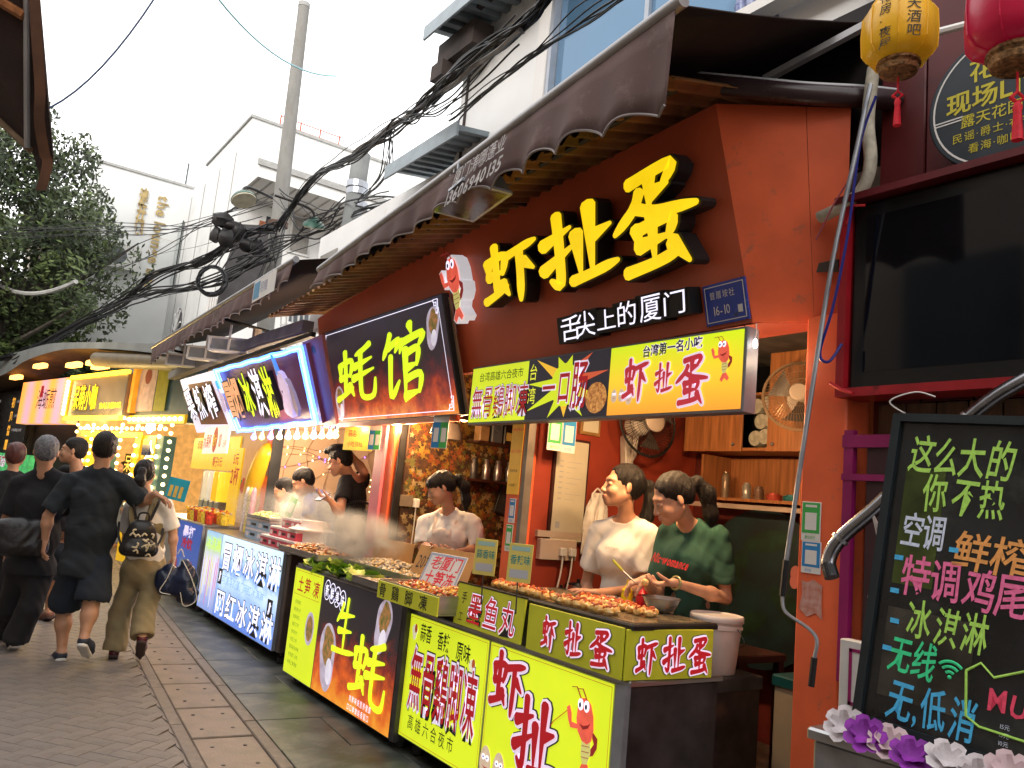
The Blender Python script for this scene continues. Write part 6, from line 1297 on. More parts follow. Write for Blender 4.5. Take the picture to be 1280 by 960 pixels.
q=MB(); z=[(.25,.19),(.26,.09),(.29,.075),(.5,.07),(.60,.08)]; q.tube([(x,-.001,y) for x,y in z],.003,CH['lime'],5); z=[(.25,.19),(.28,.215),(.31,.19),(.38,.225),(.41,.2),(.5,.23),(.6,.21)]; q.tube([(x,-.001,y) for x,y in z],.003,CH['lime'],5); q.build('chalk_writing',ch_)
for x,z in ((.05,.42),(.05,.335),(.06,.26),(.05,.19),(.18,.46)): q=MB(); q.box(x,x+.022,-.001,0,z,z+.012,CH['blue']); q.build('chalk_mark',ch_)
q=MB()
for i in range(4): text(q,('10元','10元','15元','15元')[i],.33,.03+i*.018,.012,.0005,CH['white'],sx=.9)
q.build('small_print',ch_)
q=MB(); q.tube(catmull([(.03,.0,Hc),(-.01,-.02,Hc+.03),(.05,-.01,Hc+.06),(.1,0,Hc+.05)],5),.002,WHITEP,5); q.build('tie',ch_)
sx_=thing('steel_box','battered steel box under the chalkboard at the lower right','box',(1.92,1.275,0),-86); q=MB(); q.cbox(0,.9,.0,.55,.0,.985,mat('worn_steel',(.36,.36,.37),rough=.35,metal=.6,var=.25,scale=6,dirt=((.15,.11,.08),5,.6)),.008); q.build('body',sx_); q=MB(); q.cbox(-.012,.912,-.012,.56,.985,1.012,STEEL,.006); q.build('lid',sx_); q=MB(); q.box(.06,.8,-.003,-.0002,.3,.93,mat('peeling_label',(.5,.5,.48),rough=.6,var=.2,dirt=((.2,.18,.15),12,.5))); q.build('label_sheet',sx_)
FLW=[mat('petal_white',(.66,.60,.62),rough=.7,var=.12,scale=40),mat('petal_purple',(.28,.03,.38),rough=.7,var=.2,scale=40),mat('petal_pink',(.62,.46,.48),rough=.7,var=.1)]
for i,(px,py,k) in enumerate(((1057,893,0),(1082,905,1),(1112,915,2),(1140,930,1),(1185,935,0),(1262,950,2),(1225,955,0))):
    p=PX(px,py,1.93-.02*(i%2))+Vector((0,0,-.028)); r=thing('cloth_flower',('white cloth flower at the left corner of the steel box','purple cloth flower beside the corner white flower','pale pink cloth flower between two purple flowers','purple cloth flower in the middle of the garland','white cloth flower right of the purple flowers','pale pink cloth flower at the right frame edge','small white cloth flower under the board edge')[i],'flower',tuple(p),rnd.uniform(-80,-50),rnd.uniform(-55,-25),group='cloth flower garland on the steel box')
    for ring,(n,s,t) in enumerate(((7,.048,.3),(5,.031,.8))):
        for j in range(n):
            a=2*pi*j/n+ring*.5; q=MB(); d=Vector((cos(a),0,sin(a)));u=Vector((-sin(a),0,cos(a))); N=Vector((0,-1,0))
            P=[Vector((0,0,0)),d*s*.5+u*s*.42+N*s*t*.3,d*s*.95+u*s*.3+N*s*t*.9,d*s*1.08+N*s*t*.75,d*s*.95-u*s*.3+N*s*t*.95,d*s*.5-u*s*.42+N*s*t*.3,d*s*.6+N*s*t*.15]
            q.add(P,[(0,1,6),(1,2,6),(2,3,6),(3,4,6),(4,5,6),(5,0,6)],FLW[k]); q.build('petal',r,smooth=60)
# exhaust pipe
ep=thing('exhaust_pipe','shiny bent steel exhaust pipe poking out beside the chalkboard','pipe'); P=[PX(1290,470,2.75),PX(1235,503,2.72),PX(1165,565,2.68),PX(1100,630,2.62),PX(1052,672,2.58),PX(1036,700,2.56),PX(1040,722,2.55)]
q=MB(); q.tube(catmull(P,6),[.025]*37,mat('chrome_pipe',(.26,.26,.28),rough=.25,metal=1,var=.15,bump=.1,bscale=14),14,cap=False); q.build('pipe',ep,smooth=True)
q=MB(); Pc=catmull(P,6); 
for i in (8,16,24): q.tube([Pc[i],Pc[i]+(Pc[i+1]-Pc[i]).normalized()*.012],.030,STEEL,14)
q.build('clamp_ring',ep); q=MB(); e=Pc[-1]; q.tube([e,e+(e-Pc[-2]).normalized()*-.05],.0255,BLACK,14); q.build('dark_mouth',ep)
q=MB(); 
for k in range(3): q.tube(catmull([PX(1090,640,2.6),PX(1098+k*6,690,2.6),PX(1085+k*12,760,2.62),PX(1110+k*4,830,2.65)],5),.003,mat('stringy_white',(.45,.38,.35),rough=.8),4)
q.build('dangling_cable',ep)
# grey hanging conduit and cables at the corner of the stall
cd=thing('conduit','thin grey conduit running down in front of the broad orange post to a black handle','conduit'); q=MB(); P=[PX(1088,105,2.80),PX(1070,190,2.79),PX(1040,330,2.78),PX(1010,520,2.77),PX(992,640,2.76),PX(983,700,2.76)]; q.tube(catmull(P,5),.0095,ALU,8); q.build('rod',cd,smooth=True)
q=MB(); q.tube(catmull([PX(983,700,2.76),PX(978,745,2.76)],5),.013,BLACK,8); q.tube([PX(1018,822,2.76),PX(1014,858,2.76)],.012,BLACK,8); q.build('grip',cd)
q=MB(); q.tube(catmull([PX(978,745,2.76),PX(982,765,2.76),PX(1010,785,2.76),PX(1021,800,2.76),PX(1018,822,2.76)],5),.007,ALU,8); q.build('crank_bend',cd,smooth=True)
pvc=thing('drain_hose','cream taped hose curving down in front of the red boards','hose'); q=MB(); P=catmull([PX(1092,85,2.9),PX(1085,150,2.9),PX(1088,205,2.9),PX(1075,240,2.9),PX(1045,262,2.9),PX(1024,272,2.9)],6); q.tube(P,.026,mat('cream_tape',(.46,.42,.33),rough=.7,var=.2,scale=20),10); q.build('hose',pvc,smooth=True)
bl=thing('blue_cable','thin blue cable looping beside the grey conduit','cable'); q=MB(); q.tube(catmull([PX(1095,120,2.84),PX(1075,180,2.84),PX(1060,290,2.82),PX(1042,380,2.8),PX(1025,440,2.79),PX(1036,452,2.8),PX(1052,430,2.84)],6),.006,mat('blue_pvc',(.015,.02,.20),rough=.4,var=0),6); q.build('cable',bl,smooth=True)
q=MB(); q.tube(catmull([PX(1072,210,2.84),PX(1045,250,2.84),PX(1020,300,2.84)],4),.004,mat('pink_wire',(.35,.08,.1),var=0),5); q.build('wire',bl)
# lanterns
def lantern(label,c,col,s=1,rz=0,tassel=True,chars=None):
    t=thing('lantern',label,'lantern',tuple(c),rz); n=8; prof=[(.075,.138),(.125,.118),(.146,.085),(.150,.0),(.146,-.085),(.125,-.118),(.075,-.138)]
    q=MB(); fine=[]
    for (r0,z0),(r1,z1) in zip(prof,prof[1:]): fine+= [(r0,z0)]
    fine.append(prof[-1]); q.lathe([(r*s,z*s) for r,z in fine],mat('lantern_silk_'+label.split()[0],col,rough=.32,var=.07,scale=5,emit=.10,bump=.06),n=n); q.build('silk_shade',t,smooth=80)
    gold=mat('carved_brass',(.40,.22,.09),rough=.4,metal=.2,var=.4,scale=70,bump=.5,bscale=120)
    q=MB(); q.lathe([(.076*s,-.134*s),(.086*s,-.138*s),(.088*s,-.15*s),(.078*s,-.155*s),(.076*s,-.16*s),(.08*s,-.165*s),(.074*s,-.182*s),(.06*s,-.19*s),(.04*s,-.19*s)],gold,n=24); q.build('lower_rim',t,smooth=30)
    q=MB(); q.lathe([(.045*s,.17*s),(.09*s,.155*s),(.09*s,.14*s),(.084*s,.134*s)],gold,n=24); q.build('upper_rim',t,smooth=30)
    for k in range(n): a=2*pi*k/n; q=MB(); q.tube([(r*s*1.005*cos(a),r*s*1.005*sin(a),z*s) for r,z in prof],.0022*s,M_('lantern_silk_'+label.split()[0]),5); q.build('rib',t)
    RT=mat('tassel_red',(.70,.012,.03),rough=.6,var=.15,scale=60,emit=.05)
    q=MB(); q.tube([(0,0,-.2*s),(0,0,-.27*s)],.004*s,RT,6); q.tube([(-.02*s,0,-.285*s),(.0,0,-.265*s),(.02*s,0,-.285*s),(0,0,-.30*s),(-.02*s,0,-.285*s)],.006*s,RT,6); q.build('knot',t)
    q=MB(); q.lathe([(.009*s,-.30*s),(.014*s,-.315*s),(.011*s,-.33*s),(.016*s,-.42*s)],RT,n=12); q.build('tassel',t,smooth=True)
    q=MB(); q.tube([(0,0,.17*s),(0,0,.26*s)],.004*s,BLKM,6); q.build('hanger',t)
    if chars:
        for ang,st,sz,z0 in chars:
            q=MB(); text(q,st,-sz/2,z0,sz,-.1405*s,mat('lantern_ink',(.03,.022,.01),rough=.6,var=0),vert=True,gap=.02,off=.006,shear=.08)
            o=q.build('lettering',t); o.rotation_euler=(0,0,math.radians(ang))
    return t
lantern('yellow silk lantern with black brush characters and a red tassel',PD(1124,42,2.6),(.78,.42,.015),.76,-61.5,chars=((22.5,'露天酒吧',.042,.065),(-22.5,'花房·夜屋',.036,.055)))
lantern('crimson silk lantern with a red tassel at the upper right corner',PD(1272,14,2.25),(.52,.008,.05),.92,-40)
# ---------------------------------------------------------------- awnings
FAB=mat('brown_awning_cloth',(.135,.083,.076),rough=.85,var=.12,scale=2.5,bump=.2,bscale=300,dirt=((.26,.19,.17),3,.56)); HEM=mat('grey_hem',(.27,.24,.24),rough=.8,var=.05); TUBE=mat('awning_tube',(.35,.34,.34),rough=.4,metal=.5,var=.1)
def awning(label,F0,F1,B0,B1,drop,nw,amp,mfab=FAB,seed=0,dropend=None):
    """F0 far front, F1 near front, B0/B1 at the wall; cloth with a hanging wavy valance"""
    t=thing('awning',label,'awning'); F0,F1,B0,B1=map(Vector,(F0,F1,B0,B1)); n=56
    q=MB(); V=[];Fc=[]
    for i in range(n+1):
        u=i/n; f=F0.lerp(F1,u); b_=B0.lerp(B1,u)
        for j in range(5):
            v=j/4; p=f.lerp(b_,v)+Vector((0,0,-.03*sin(pi*v)*(1+.3*sin(u*17)))); V.append(p)
    for i in range(n):
        for j in range(4): a=i*5+j; Fc.append((a,a+5,a+6,a+1))
    q.add(V,Fc,mat('awning_cloth_shaded',(.035,.022,.02),rough=.9,var=.15)); o=q.build('cloth',t,smooth=True); md=o.modifiers.new('t','SOLIDIFY'); md.thickness=.006  # shade of the underside is put into the cloth colour
    d=(F1-F0).normalized(); out=Vector((-1,0,0)); q=MB(); V=[];Fc=[];m=n*3; hem=[]
    for i in range(m+1):
        u=i/m; f=F0.lerp(F1,u); ph=u*nw*2*pi+seed; dr=drop*(1 if not dropend else (1+(dropend-1)*u**2.3)); am=amp*(.4+.6*u)
        zb=-dr+am*(abs(sin(ph/2))**.8)*(.75+.3*sin(u*9+seed)); 
        for j in range(5):
            v=j/4; sw=(.018*sin(ph*1.0)+.02*sin(u*23+seed))*v
            p=f+out*(.012+sw+.02*v)+Vector((0,0,-.02+zb*v)); V.append(p)
            if j==4: hem.append(p)
    for i in range(m):
        for j in range(4): a=i*5+j; Fc.append((a,a+1,a+6,a+5))
    q.add(V,Fc,mfab); o=q.build('valance',t,smooth=True); md=o.modifiers.new('t','SOLIDIFY'); md.thickness=.004
    q=MB(); q.tube(hem,.0055,HEM,5); q.build('hem',t,smooth=True)
    q=MB(); q.tube([F0-d*.03,F1+d*.03],.028,TUBE,12); q.build('front_tube',t,smooth=40)
    for u in (.02,.5): q=MB(); f=F0.lerp(F1,u); b_=B0.lerp(B1,u); q.tube([f,f.lerp(b_,.5)+Vector((0,0,-.22)),b_+Vector((0,0,-.45))],.018,BLKM,8); q.build('folding_arm',t)
    return t,F0,F1
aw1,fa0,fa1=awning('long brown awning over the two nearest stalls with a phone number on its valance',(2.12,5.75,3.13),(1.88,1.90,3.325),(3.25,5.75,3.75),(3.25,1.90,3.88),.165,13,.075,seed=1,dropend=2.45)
q=MB(); T=aw1
dd=(fa1-fa0).normalized(); 
Mt,_=frame_on(fa0+Vector((-.06,0,-.3)),fa1+Vector((-.06,0,-.30)),fa0+Vector((-.02,0,.0))); Lr=(fa1-fa0).length
VT=mat('valance_print',(.55,.53,.52),rough=.8,var=.2,scale=30)
q=MB(); text(q,'厦门涛哪蓬业',Lr-1.60,.155,.095,-.012,VT,sx=.85,shear=.15,off=.004); text(q,'13606940135',Lr-1.66,.045,.10,-.012,VT,sx=.95,shear=.2,off=.02); o=q.build('lettering',aw1); o.matrix_world=Mt
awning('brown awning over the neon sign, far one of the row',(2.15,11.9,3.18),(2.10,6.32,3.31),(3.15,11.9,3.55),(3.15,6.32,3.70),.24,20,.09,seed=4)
q=MB(); stp=thing('taped_notice','blue and white notice taped on the far awning valance','notice'); Ms,_=frame_on((2.045,7.15,3.06),(2.045,6.50,3.08),(2.045,7.15,3.3)); stp.matrix_world=Ms
q.box(0,.58,-.004,0,0,.19,PAPER); q.build('sheet',stp); q=MB(); q.box(.02,.18,-.006,-.0045,.02,.17,mat('notice_blue',(.12,.32,.5),rough=.6)); text(q,'招租',.2,.05,.1,-.006,mat('print_grey',(.35,.38,.5),var=0),sx=.9); q.build('lettering',stp)
# corrugated sheet roof between the fascia and the valance
cr_=thing('corrugated_roof','rusty brown corrugated sheet roof over the fascia','roof'); CRM=mat('rusty_corrugated',(.25,.105,.042),rough=.6,metal=.2,var=.35,scale=3,dirt=((.32,.20,.05),2.2,.5),bump=.15)
V=[];Fc=[];n=46*6; prof=(0,0,.7,1,1,.3)
for i in range(n+1):
    u=i/n; y=7.15+(2.2-7.15)*u; z=3.07+(3.40-3.07)*max(0,min(1,(6.95-y)/(6.95-2.3))); w_=prof[i%6]*.028
    for x,dz in ((2.20,-.11),(2.62,.012),(3.1,.10)): V.append((x+ (rnd.uniform(-.012,.012) if x<2.3 and i%6==0 else 0),y,z+dz+w_))
for i in range(n):
    for j in range(2): a=i*3+j; Fc.append((a,a+3,a+4,a+1))
q=MB(); q.add(V,Fc,CRM); o=q.build('sheet',cr_); md=o.modifiers.new('t','SOLIDIFY'); md.thickness=.004
q=MB(); q.tube([(2.3,7.1,3.03),(2.3,2.3,3.33)],.02,BLKM,8); 
q.build('purlin',cr_)
# rolled dark edge over the turned corner
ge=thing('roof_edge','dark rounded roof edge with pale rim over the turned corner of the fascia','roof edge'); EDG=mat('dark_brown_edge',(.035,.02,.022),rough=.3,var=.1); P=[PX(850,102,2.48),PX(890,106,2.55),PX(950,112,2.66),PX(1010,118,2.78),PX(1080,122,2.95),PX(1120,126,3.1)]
q=MB(); q.tube(catmull(P,5),.045,EDG,12); q.build('edge_roll',ge,smooth=True); q=MB(); q.tube([p+Vector((-.01,0,.042)) for p in catmull(P,5)],.013,mat('pale_rim',(.45,.46,.48),rough=.5,var=.1),8); q.build('pale_rim',ge,smooth=True)
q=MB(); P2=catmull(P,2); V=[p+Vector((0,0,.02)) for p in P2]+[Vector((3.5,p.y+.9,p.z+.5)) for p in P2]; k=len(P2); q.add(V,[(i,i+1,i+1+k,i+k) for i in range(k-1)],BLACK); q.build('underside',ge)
# steel beam and struts under the awning on the right
bm=thing('steel_beam','grey steel beam rising to the right under the dark awning','beam'); q=MB()
q.tube([PX(955,100,2.75),PX(1085,30,2.9)],.022,TUBE,4); q.tube([PX(1165,42,2.95),PX(1220,28,2.95)],.016,WHITEP,8); q.build('beam',bm)
# flood light
fl_=thing('flood_light','grey flood light on a bracket at the gap between the two awnings','flood light',tuple(PX(575,235,2.05)),-100); q=MB(); q.slab([(-.24,-.02,-.05),(.24,-.02,-.05),(.20,-.06,.04),(-.20,-.06,.04)],(0,1,0),ALU,.22); q.build('housing',fl_); q=MB(); q.cbox(-.27,.27,-.09,.20,-.07,-.05,ALU,.006); q.build('rim',fl_); q=MB(); q.quad((-.24,-.07,-.0725),(-.24,.18,-.0725),(.24,.18,-.0725),(.24,-.07,-.0725),mat('flood_glass',(.09,.07,.05),rough=.15)); q.build('glass',fl_)
q=MB(); q.tube([(.0,.05,.04),(.05,.05,.16)],.02,ALU,6); q.cbox(-.06,.1,.02,.08,.14,.18,ALU,.01); q.build('bracket',fl_)
for i in range(7): q=MB(); q.box(-.20+i*.055,-.185+i*.055,-.075,.13,.04,.075,ALU); q.build('cooling_fin',fl_)
# ---------------------------------------------------------------- upper storey over the stalls
ub=thing('upper_building','white upper storey with a blue glass window above the brown awning','building',(3.3,6.0,3.4),W_); inv=ub.matrix_basis.inverted()
WS=mat('white_sheet_wall',(.78,.78,.77),rough=.5,var=.08,scale=.9,dirt=((.42,.42,.42),1.2,.6))
q=MB(); q.box(0,1.28,0,.2,0,4.2,WS); q.box(0,3.0,.0,.2,0,.25,WS); q.box(1.28,7.5,.05,.2,3.2,4.2,WS); q.box(3.4,7.5,.05,.2,.25,3.2,WS); q.box(0,7.5,.2,4.0,0,4.2,mat('upper_side_wall',(.45,.44,.42),rough=.8,var=.1)); q.build('wall',ub)
q=MB(); q.box(.09,.13,-.008,-.001,0,2.6,mat('dark_rust_streak',(.05,.035,.03),rough=.9,var=.3)); q.build('dark_pipe',ub)
q=MB(); q.box(1.2,1.33,-.04,.0,0,3.2,WHITEP); q.box(1.335,1.38,-.03,.04,0,3.2,ALU); q.build('window_jamb',ub)
q=MB(); q.box(1.385,3.39,.03,.045,.25,3.2,mat('blue_sky_glass',(.10,.20,.32),rough=.04,metal=.35,var=.05,scale=1)); g=q.build('window_glass',ub)
q=MB(); q.box(3.0,7.5,-.06,.0,-.2,.62,mat('awning_shade_dark',(.02,.016,.016),rough=.8)); q.build('shade_board',ub)  # added dark board stands in for the awning's shaded underside
q=MB(); q.box(2.36,2.40,.0,.028,.25,3.2,ALU); q.build('mullion',ub)
# tin canopies on the upper building
def tincan(label,p,w,d,h,rz,tilt,n=10):
    t=thing('tin_canopy',label,'canopy',tuple(p),rz,tilt); TM=mat('grey_tin',(.26,.31,.34),rough=.45,metal=.4,var=.15,scale=4)
    for i in range(n):
        q=MB(); x=w*i/n; e=w/n; P=[(x,0),(x+e*.4,0),(x+e*.5,-.04),(x+e*.9,-.04),(x+e,0)]; q.add([(a,0,z) for a,z in P]+[(a,d,z+h) for a,z in P],[(k,k+1,k+6,k+5) for k in range(4)],TM); q.build('tin_sheet',t)
    q=MB(); q.box(-.01,w+.01,-.02,.0,-.10,.03,mat('grey_tin_edge',(.30,.36,.40),rough=.5,var=.1)); q.build('edge_plate',t); return t
tincan('grey ribbed tin canopy high on the upper building',PX(533,38,2.9)+Vector((0,0,0)),1.5,1.2,.18,-90,0); tincan('lower grey ribbed tin canopy at the far corner of the upper building',PX(484,212,3.0),1.3,1.0,.15,-90,0)
r=thing('roof_beams','dark steel and timber brackets under the high tin canopy','beams',tuple(PX(560,70,3.1))); q=MB(); q.box(-.05,.15,-.5,.1,-.1,.12,mat('dark_timber',(.05,.035,.03),rough=.8,var=.3)); q.box(-.1,.1,-.1,.1,-.25,-.105,M_('dark_timber')); q.box(-.05,.0,-3.0,-.5,.2,.5,M_('dark_timber')); q.build('beam',r)
r=thing('upper_building','lower white building wing behind the far end of the long awning','building',(3.3,9.5,0),W_); q=MB(); q.box(0.4,3.4,0,3,3.3,4.45,WS); q.build('wall',r); q=MB(); q.box(.5,1.0,-.01,.05,3.75,4.2,GREYC); q.build('window',r)
bal=thing('balcony_railing','blue and white balcony balusters at the top edge above the awning','railing',tuple(PX(925,22,3.25)),W_)
for i in range(14): q=MB(); q.lathe([(.02,0),(.035,.06),(.018,.14),(.03,.2)],mat('blue_white_glaze',(.42,.46,.62),rough=.3,col2=(.08,.11,.3),scale=20),c=(i*.075,0,0),n=8); q.build('baluster',bal,smooth=True)
q=MB(); q.box(-.05,1.2,-.05,.05,.2,.26,WHITEP); q.box(-.05,1.6,-.06,.05,-.06,0,WHITEP); q.build('rail',bal)
# ---------------------------------------------------------------- left hand awning corner, close to the camera
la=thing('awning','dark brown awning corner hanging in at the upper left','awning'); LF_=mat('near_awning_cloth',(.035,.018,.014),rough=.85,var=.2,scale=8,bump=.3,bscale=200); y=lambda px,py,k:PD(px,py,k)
V=[y(-70,-50,3.2),y(48,-20,3.2),y(58,110,3.25),y(67,200,3.3),y(56,236,3.3),y(40,190,3.35),y(-60,90,3.6)]
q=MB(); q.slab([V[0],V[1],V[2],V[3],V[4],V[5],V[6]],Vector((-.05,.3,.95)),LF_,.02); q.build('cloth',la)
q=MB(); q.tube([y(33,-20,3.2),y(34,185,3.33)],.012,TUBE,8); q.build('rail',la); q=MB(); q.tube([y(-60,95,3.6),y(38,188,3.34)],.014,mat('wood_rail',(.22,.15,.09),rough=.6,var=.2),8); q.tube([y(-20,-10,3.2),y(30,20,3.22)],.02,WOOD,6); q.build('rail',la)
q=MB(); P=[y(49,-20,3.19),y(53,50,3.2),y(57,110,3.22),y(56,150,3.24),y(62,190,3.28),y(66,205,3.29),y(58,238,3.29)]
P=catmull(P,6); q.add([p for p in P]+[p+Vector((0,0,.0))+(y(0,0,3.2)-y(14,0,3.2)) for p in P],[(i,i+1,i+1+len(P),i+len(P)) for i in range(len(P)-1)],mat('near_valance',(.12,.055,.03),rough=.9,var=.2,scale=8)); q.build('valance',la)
# ---------------------------------------------------------------- far shops: the street bends to the left
FS=thing('snack_shop','yellow lit corner snack shop with bulb strings at the bend of the street','shop',(2.9,13.0,0)); 
FO=Vector((2.9,13.0,0)); FD=Vector((-.19,.982,0)).normalized(); FN=Vector((-FD.y,FD.x,0)); 
if FN.x>0: FN=-FN
ang=math.degrees(math.atan2(-FD.y,-FD.x))      # local x points right as seen from the street (towards us)
def fsh(name,label,cat,s,z=0,out=0,group=None): p=FO+FD*s+FN*out; return thing(name,label,cat,(p.x,p.y,z),ang,group=group)
def onF(px,py,out=0): return PP(px,py,FO+FN*out,FN)
def sF(px,py,out=0): p=onF(px,py,out); return (p-FO).dot(FD),p.z
GOLD=mat('shop_yellow',(.70,.42,.01),rough=.35,var=.06,emit=.5); BULB=mat('marquee_bulb',(1,.78,.28),var=0,emit=9); TUBEY=mat('yellow_tube_light',(1,.62,.03),var=0,emit=4.5)
bpy.data.objects.remove(FS)
def shop(label,px0,px1,cat='shop',name='snack_shop'):
    s1,_=sF(px0,520); s0,_=sF(px1,520); return fsh(name,label,cat,s1), s1-s0, s1
shp,Wf,sL=shop('yellow lit corner snack shop with marquee bulbs where the street bends',101,243)
Zs=sF(101,478)[1]; Zb=sF(101,523)[1]; Zt=Zs
q=MB(); q.box(0,Wf,.1,3.5,2.55,3.12,mat('shop_inner',(.20,.13,.06),rough=.7)); q.box(-.0,Wf,3.4,3.5,0,2.55,mat('self_lit_shop_wall',(.75,.45,.15),rough=.6,emit=.5)); q.box(-.05,0,.0,3.4,0,2.55,M_('self_lit_shop_wall')); q.build('shell',shp)  # shop walls glow by themselves in place of lamplight
q=MB(); q.cbox(0,Wf*.56,-.25,.1,Zb,Zt,mat('grey_metal_fascia',(.38,.33,.29),rough=.3,metal=.5,var=.2,scale=.7),.01); q.build('sign_box',shp)
q=MB(); q.cbox(Wf*.565,Wf,-.1,.1,Zb-.1,Zt+.25,mat('teal_fascia',(.07,.15,.19),rough=.5,var=.1),.01); q.build('teal_fascia',shp)
for a in ((0,Wf*.56,Zb-.07,Zb),(0,Wf*.56,Zt,Zt+.06)): q=MB(); q.box(a[0],a[1],-.30,-.22,a[2],a[3],TUBEY); q.build('light_tube',shp)
q=MB(); q.box(-.12,0,-.28,.0,Zb,Zt,GOLD); q.box(Wf*.56,Wf,-.14,-.1,Zb-.12,Zb+.02,GOLD); q.build('gold_trim',shp)
def bulbs(parent,pts,r=.028):
    me=None
    for p in pts:
        if me is None: q=MB(); q.ball((0,0,0),r,BULB,7,5); o=q.build('bulb',parent,smooth=True); me=o
        else: o=me.copy(); COL.objects.link(o); o.parent=parent
        o.location=p
bulbs(shp,[(-.06,-.30,Zb+.05+i*(Zt-Zb-.1)/9) for i in range(10)]+[(Wf*.58+i*Wf*.04,-.16,Zb-.05) for i in range(11)],.035)
q=MB(); text(q,'呆萌小咖',Wf*.05,Zb+.12,.46,-.262,[mat('letter_edge',(.25,.12,.0),var=0),mat('lit_yellow_letters',(1,.80,.02),var=0,emit=1.3)],off=[.05,.015],sx=.62); text(q,'DAI MENG',Wf*.34,Zb+.12,.13,-.262,M_('lit_yellow_letters'),off=.02,sx=1.4); q.build('lettering',shp)
# arched picture on the fascia (a plain figure), and gold arch
q=MB(); 
def arch(x0,w,z0,h,y,m,b): b.poly([(x0,z0),(x0+w,z0)]+[(x0+w/2+w/2*cos(a),z0+h-w*.3+w*.3*sin(a)) for a in [pi*k/12 for k in range(13)]],y,m)
arch(Wf*.60,Wf*.14,Zb+.08,.80,-.13,mat('arch_peach',(.62,.40,.26),emit=.35),q); arch(Wf*.745,Wf*.09,Zb+.08,.85,-.13,mat('arch_olive',(.35,.30,.02),emit=.3),q); q.box(Wf*.57,Wf*.595,-.2,-.1,Zb+.06,Zb+.8,mat('orange_edge',(.8,.3,.02),emit=.8))
q.poly([(Wf*.62,Zb+.1),(Wf*.70,Zb+.1),(Wf*.70,Zb+.4),(Wf*.69,Zb+.55),(Wf*.65,Zb+.55),(Wf*.64,Zb+.35)],-.132,mat('arch_figure',(.70,.45,.33),emit=.3)); q.disc(Wf*.672,Zb+.66,.13,-.134,mat('arch_hair',(.35,.08,.05),emit=.15),12); q.build('arched_picture',shp)
# doorway pillars with bulbs, hanging gold word, white neon
for x,w in ((.12,.12),(.30,.1),(.60,.1),(.78,.12)):
    X=Wf*x; q=MB(); q.box(X,X+Wf*.05,-.05,.15,0,Zb-.3,mat('teal_pillar',(.10,.22,.22),rough=.5,emit=.05) if x in(.30,.78) else GOLD); q.build('pillar',shp); bulbs(shp,[(X+Wf*.025,-.08,.9+i*.16) for i in range(11)],.033)
bulbs(shp,[(Wf*x,-.1,.9+i*.13) for x in (.05,.22,.5,.9) for i in range(12)]+[(Wf*(.1+.045*i),-.12,Zb-.2) for i in range(18)],.03)
q=MB(); q.box(Wf*.12,Wf*.65,-.12,-.04,Zb-.34,Zb-.26,TUBEY); q.build('light_tube',shp)
q=MB(); q.box(Wf*.35,Wf*.60,.3,.34,Zb-.95,Zb-.6,mat('black_strip',(.02,.015,.01))); text(q,'呆萌小咖',Wf*.35,Zb-.92,.3,.297,mat('lit_gold',(.9,.6,.1),var=0,emit=.9),sx=1.1); q.build('inner_sign',shp)
q=MB(); q.box(Wf*.66,Wf*.76,-.03,.1,1.0,Zb-.3,GOLD); q.box(Wf*.675,Wf*.735,-.06,-.031,Zb-.62,Zb-.45,M_('blue_enamel')); q.build('gold_panel',shp)
q=MB(); text(q,'人气小吃',Wf*.70,1.75,.20,-.05,mat('white_neon',(1,.97,.92),var=0,emit=4),vert=True,off=.03,sx=1.5); q.ball((Wf*.72,-.08,2.2),(.18,.04,.13),M_('white_neon'),10,6,jit=.3); q.build('neon_word',shp)
light('shop_glow','POINT',tuple(FO+FD*(sL-2.0)+FN*.8+Vector((0,0,2.2))),60,(1,.68,.25),size=.3)
light('shop_glow','POINT',tuple(FO+FD*(sL-3.2)-FN*1.0+Vector((0,0,2.0))),60,(1,.7,.35),size=.3)
# pink lightbox shop
sh2,W2,s2L=shop('dark shop with a glowing pink and orange lightbox beyond the yellow one',34,99)
Z0=sF(99,531)[1]; Z1=sF(99,474)[1]
PKG=bpy.data.materials.new('pink_orange_lightbox'); PKG.use_nodes=True; nt=PKG.node_tree; p=nt.nodes['Principled BSDF']; tcn=nt.nodes.new('ShaderNodeTexCoord'); wv=nt.nodes.new('ShaderNodeTexWave'); wv.inputs['Scale'].default_value=.32; wv.inputs['Distortion'].default_value=.6; wv.inputs['Phase Offset'].default_value=2.2; crp=nt.nodes.new('ShaderNodeValToRGB'); nt.links.new(tcn.outputs['Object'],wv.inputs[0]); nt.links.new(wv.outputs[0],crp.inputs[0]); crp.color_ramp.elements[0].color=(.62,.35,.42,1); crp.color_ramp.elements[1].color=(.95,.40,.06,1); nt.links.new(crp.outputs[0],p.inputs['Emission Color']); nt.links.new(crp.outputs[0],p.inputs['Base Color']); p.inputs['Emission Strength'].default_value=.6
q=MB(); q.box(0,W2,.2,3.5,0,3.15,mat('dark_shopfront',(.03,.022,.02),rough=.6,var=.4)); q.build('shell',sh2)
q=MB(); q.box(.03,W2-.03,-.2,.0,Z0,Z1,PKG); q.build('lightbox',sh2); q=MB(); text(q,'海蛎煎',W2*.36,Z0+.3,.42,-.203,mat('ink_dark',(.12,.03,.05),var=0),sx=.9,shear=.1); q.box(W2*.42,W2*.47,-.2045,-.2005,Z1-.36,Z1-.12,PRED); q.build('lettering',sh2)
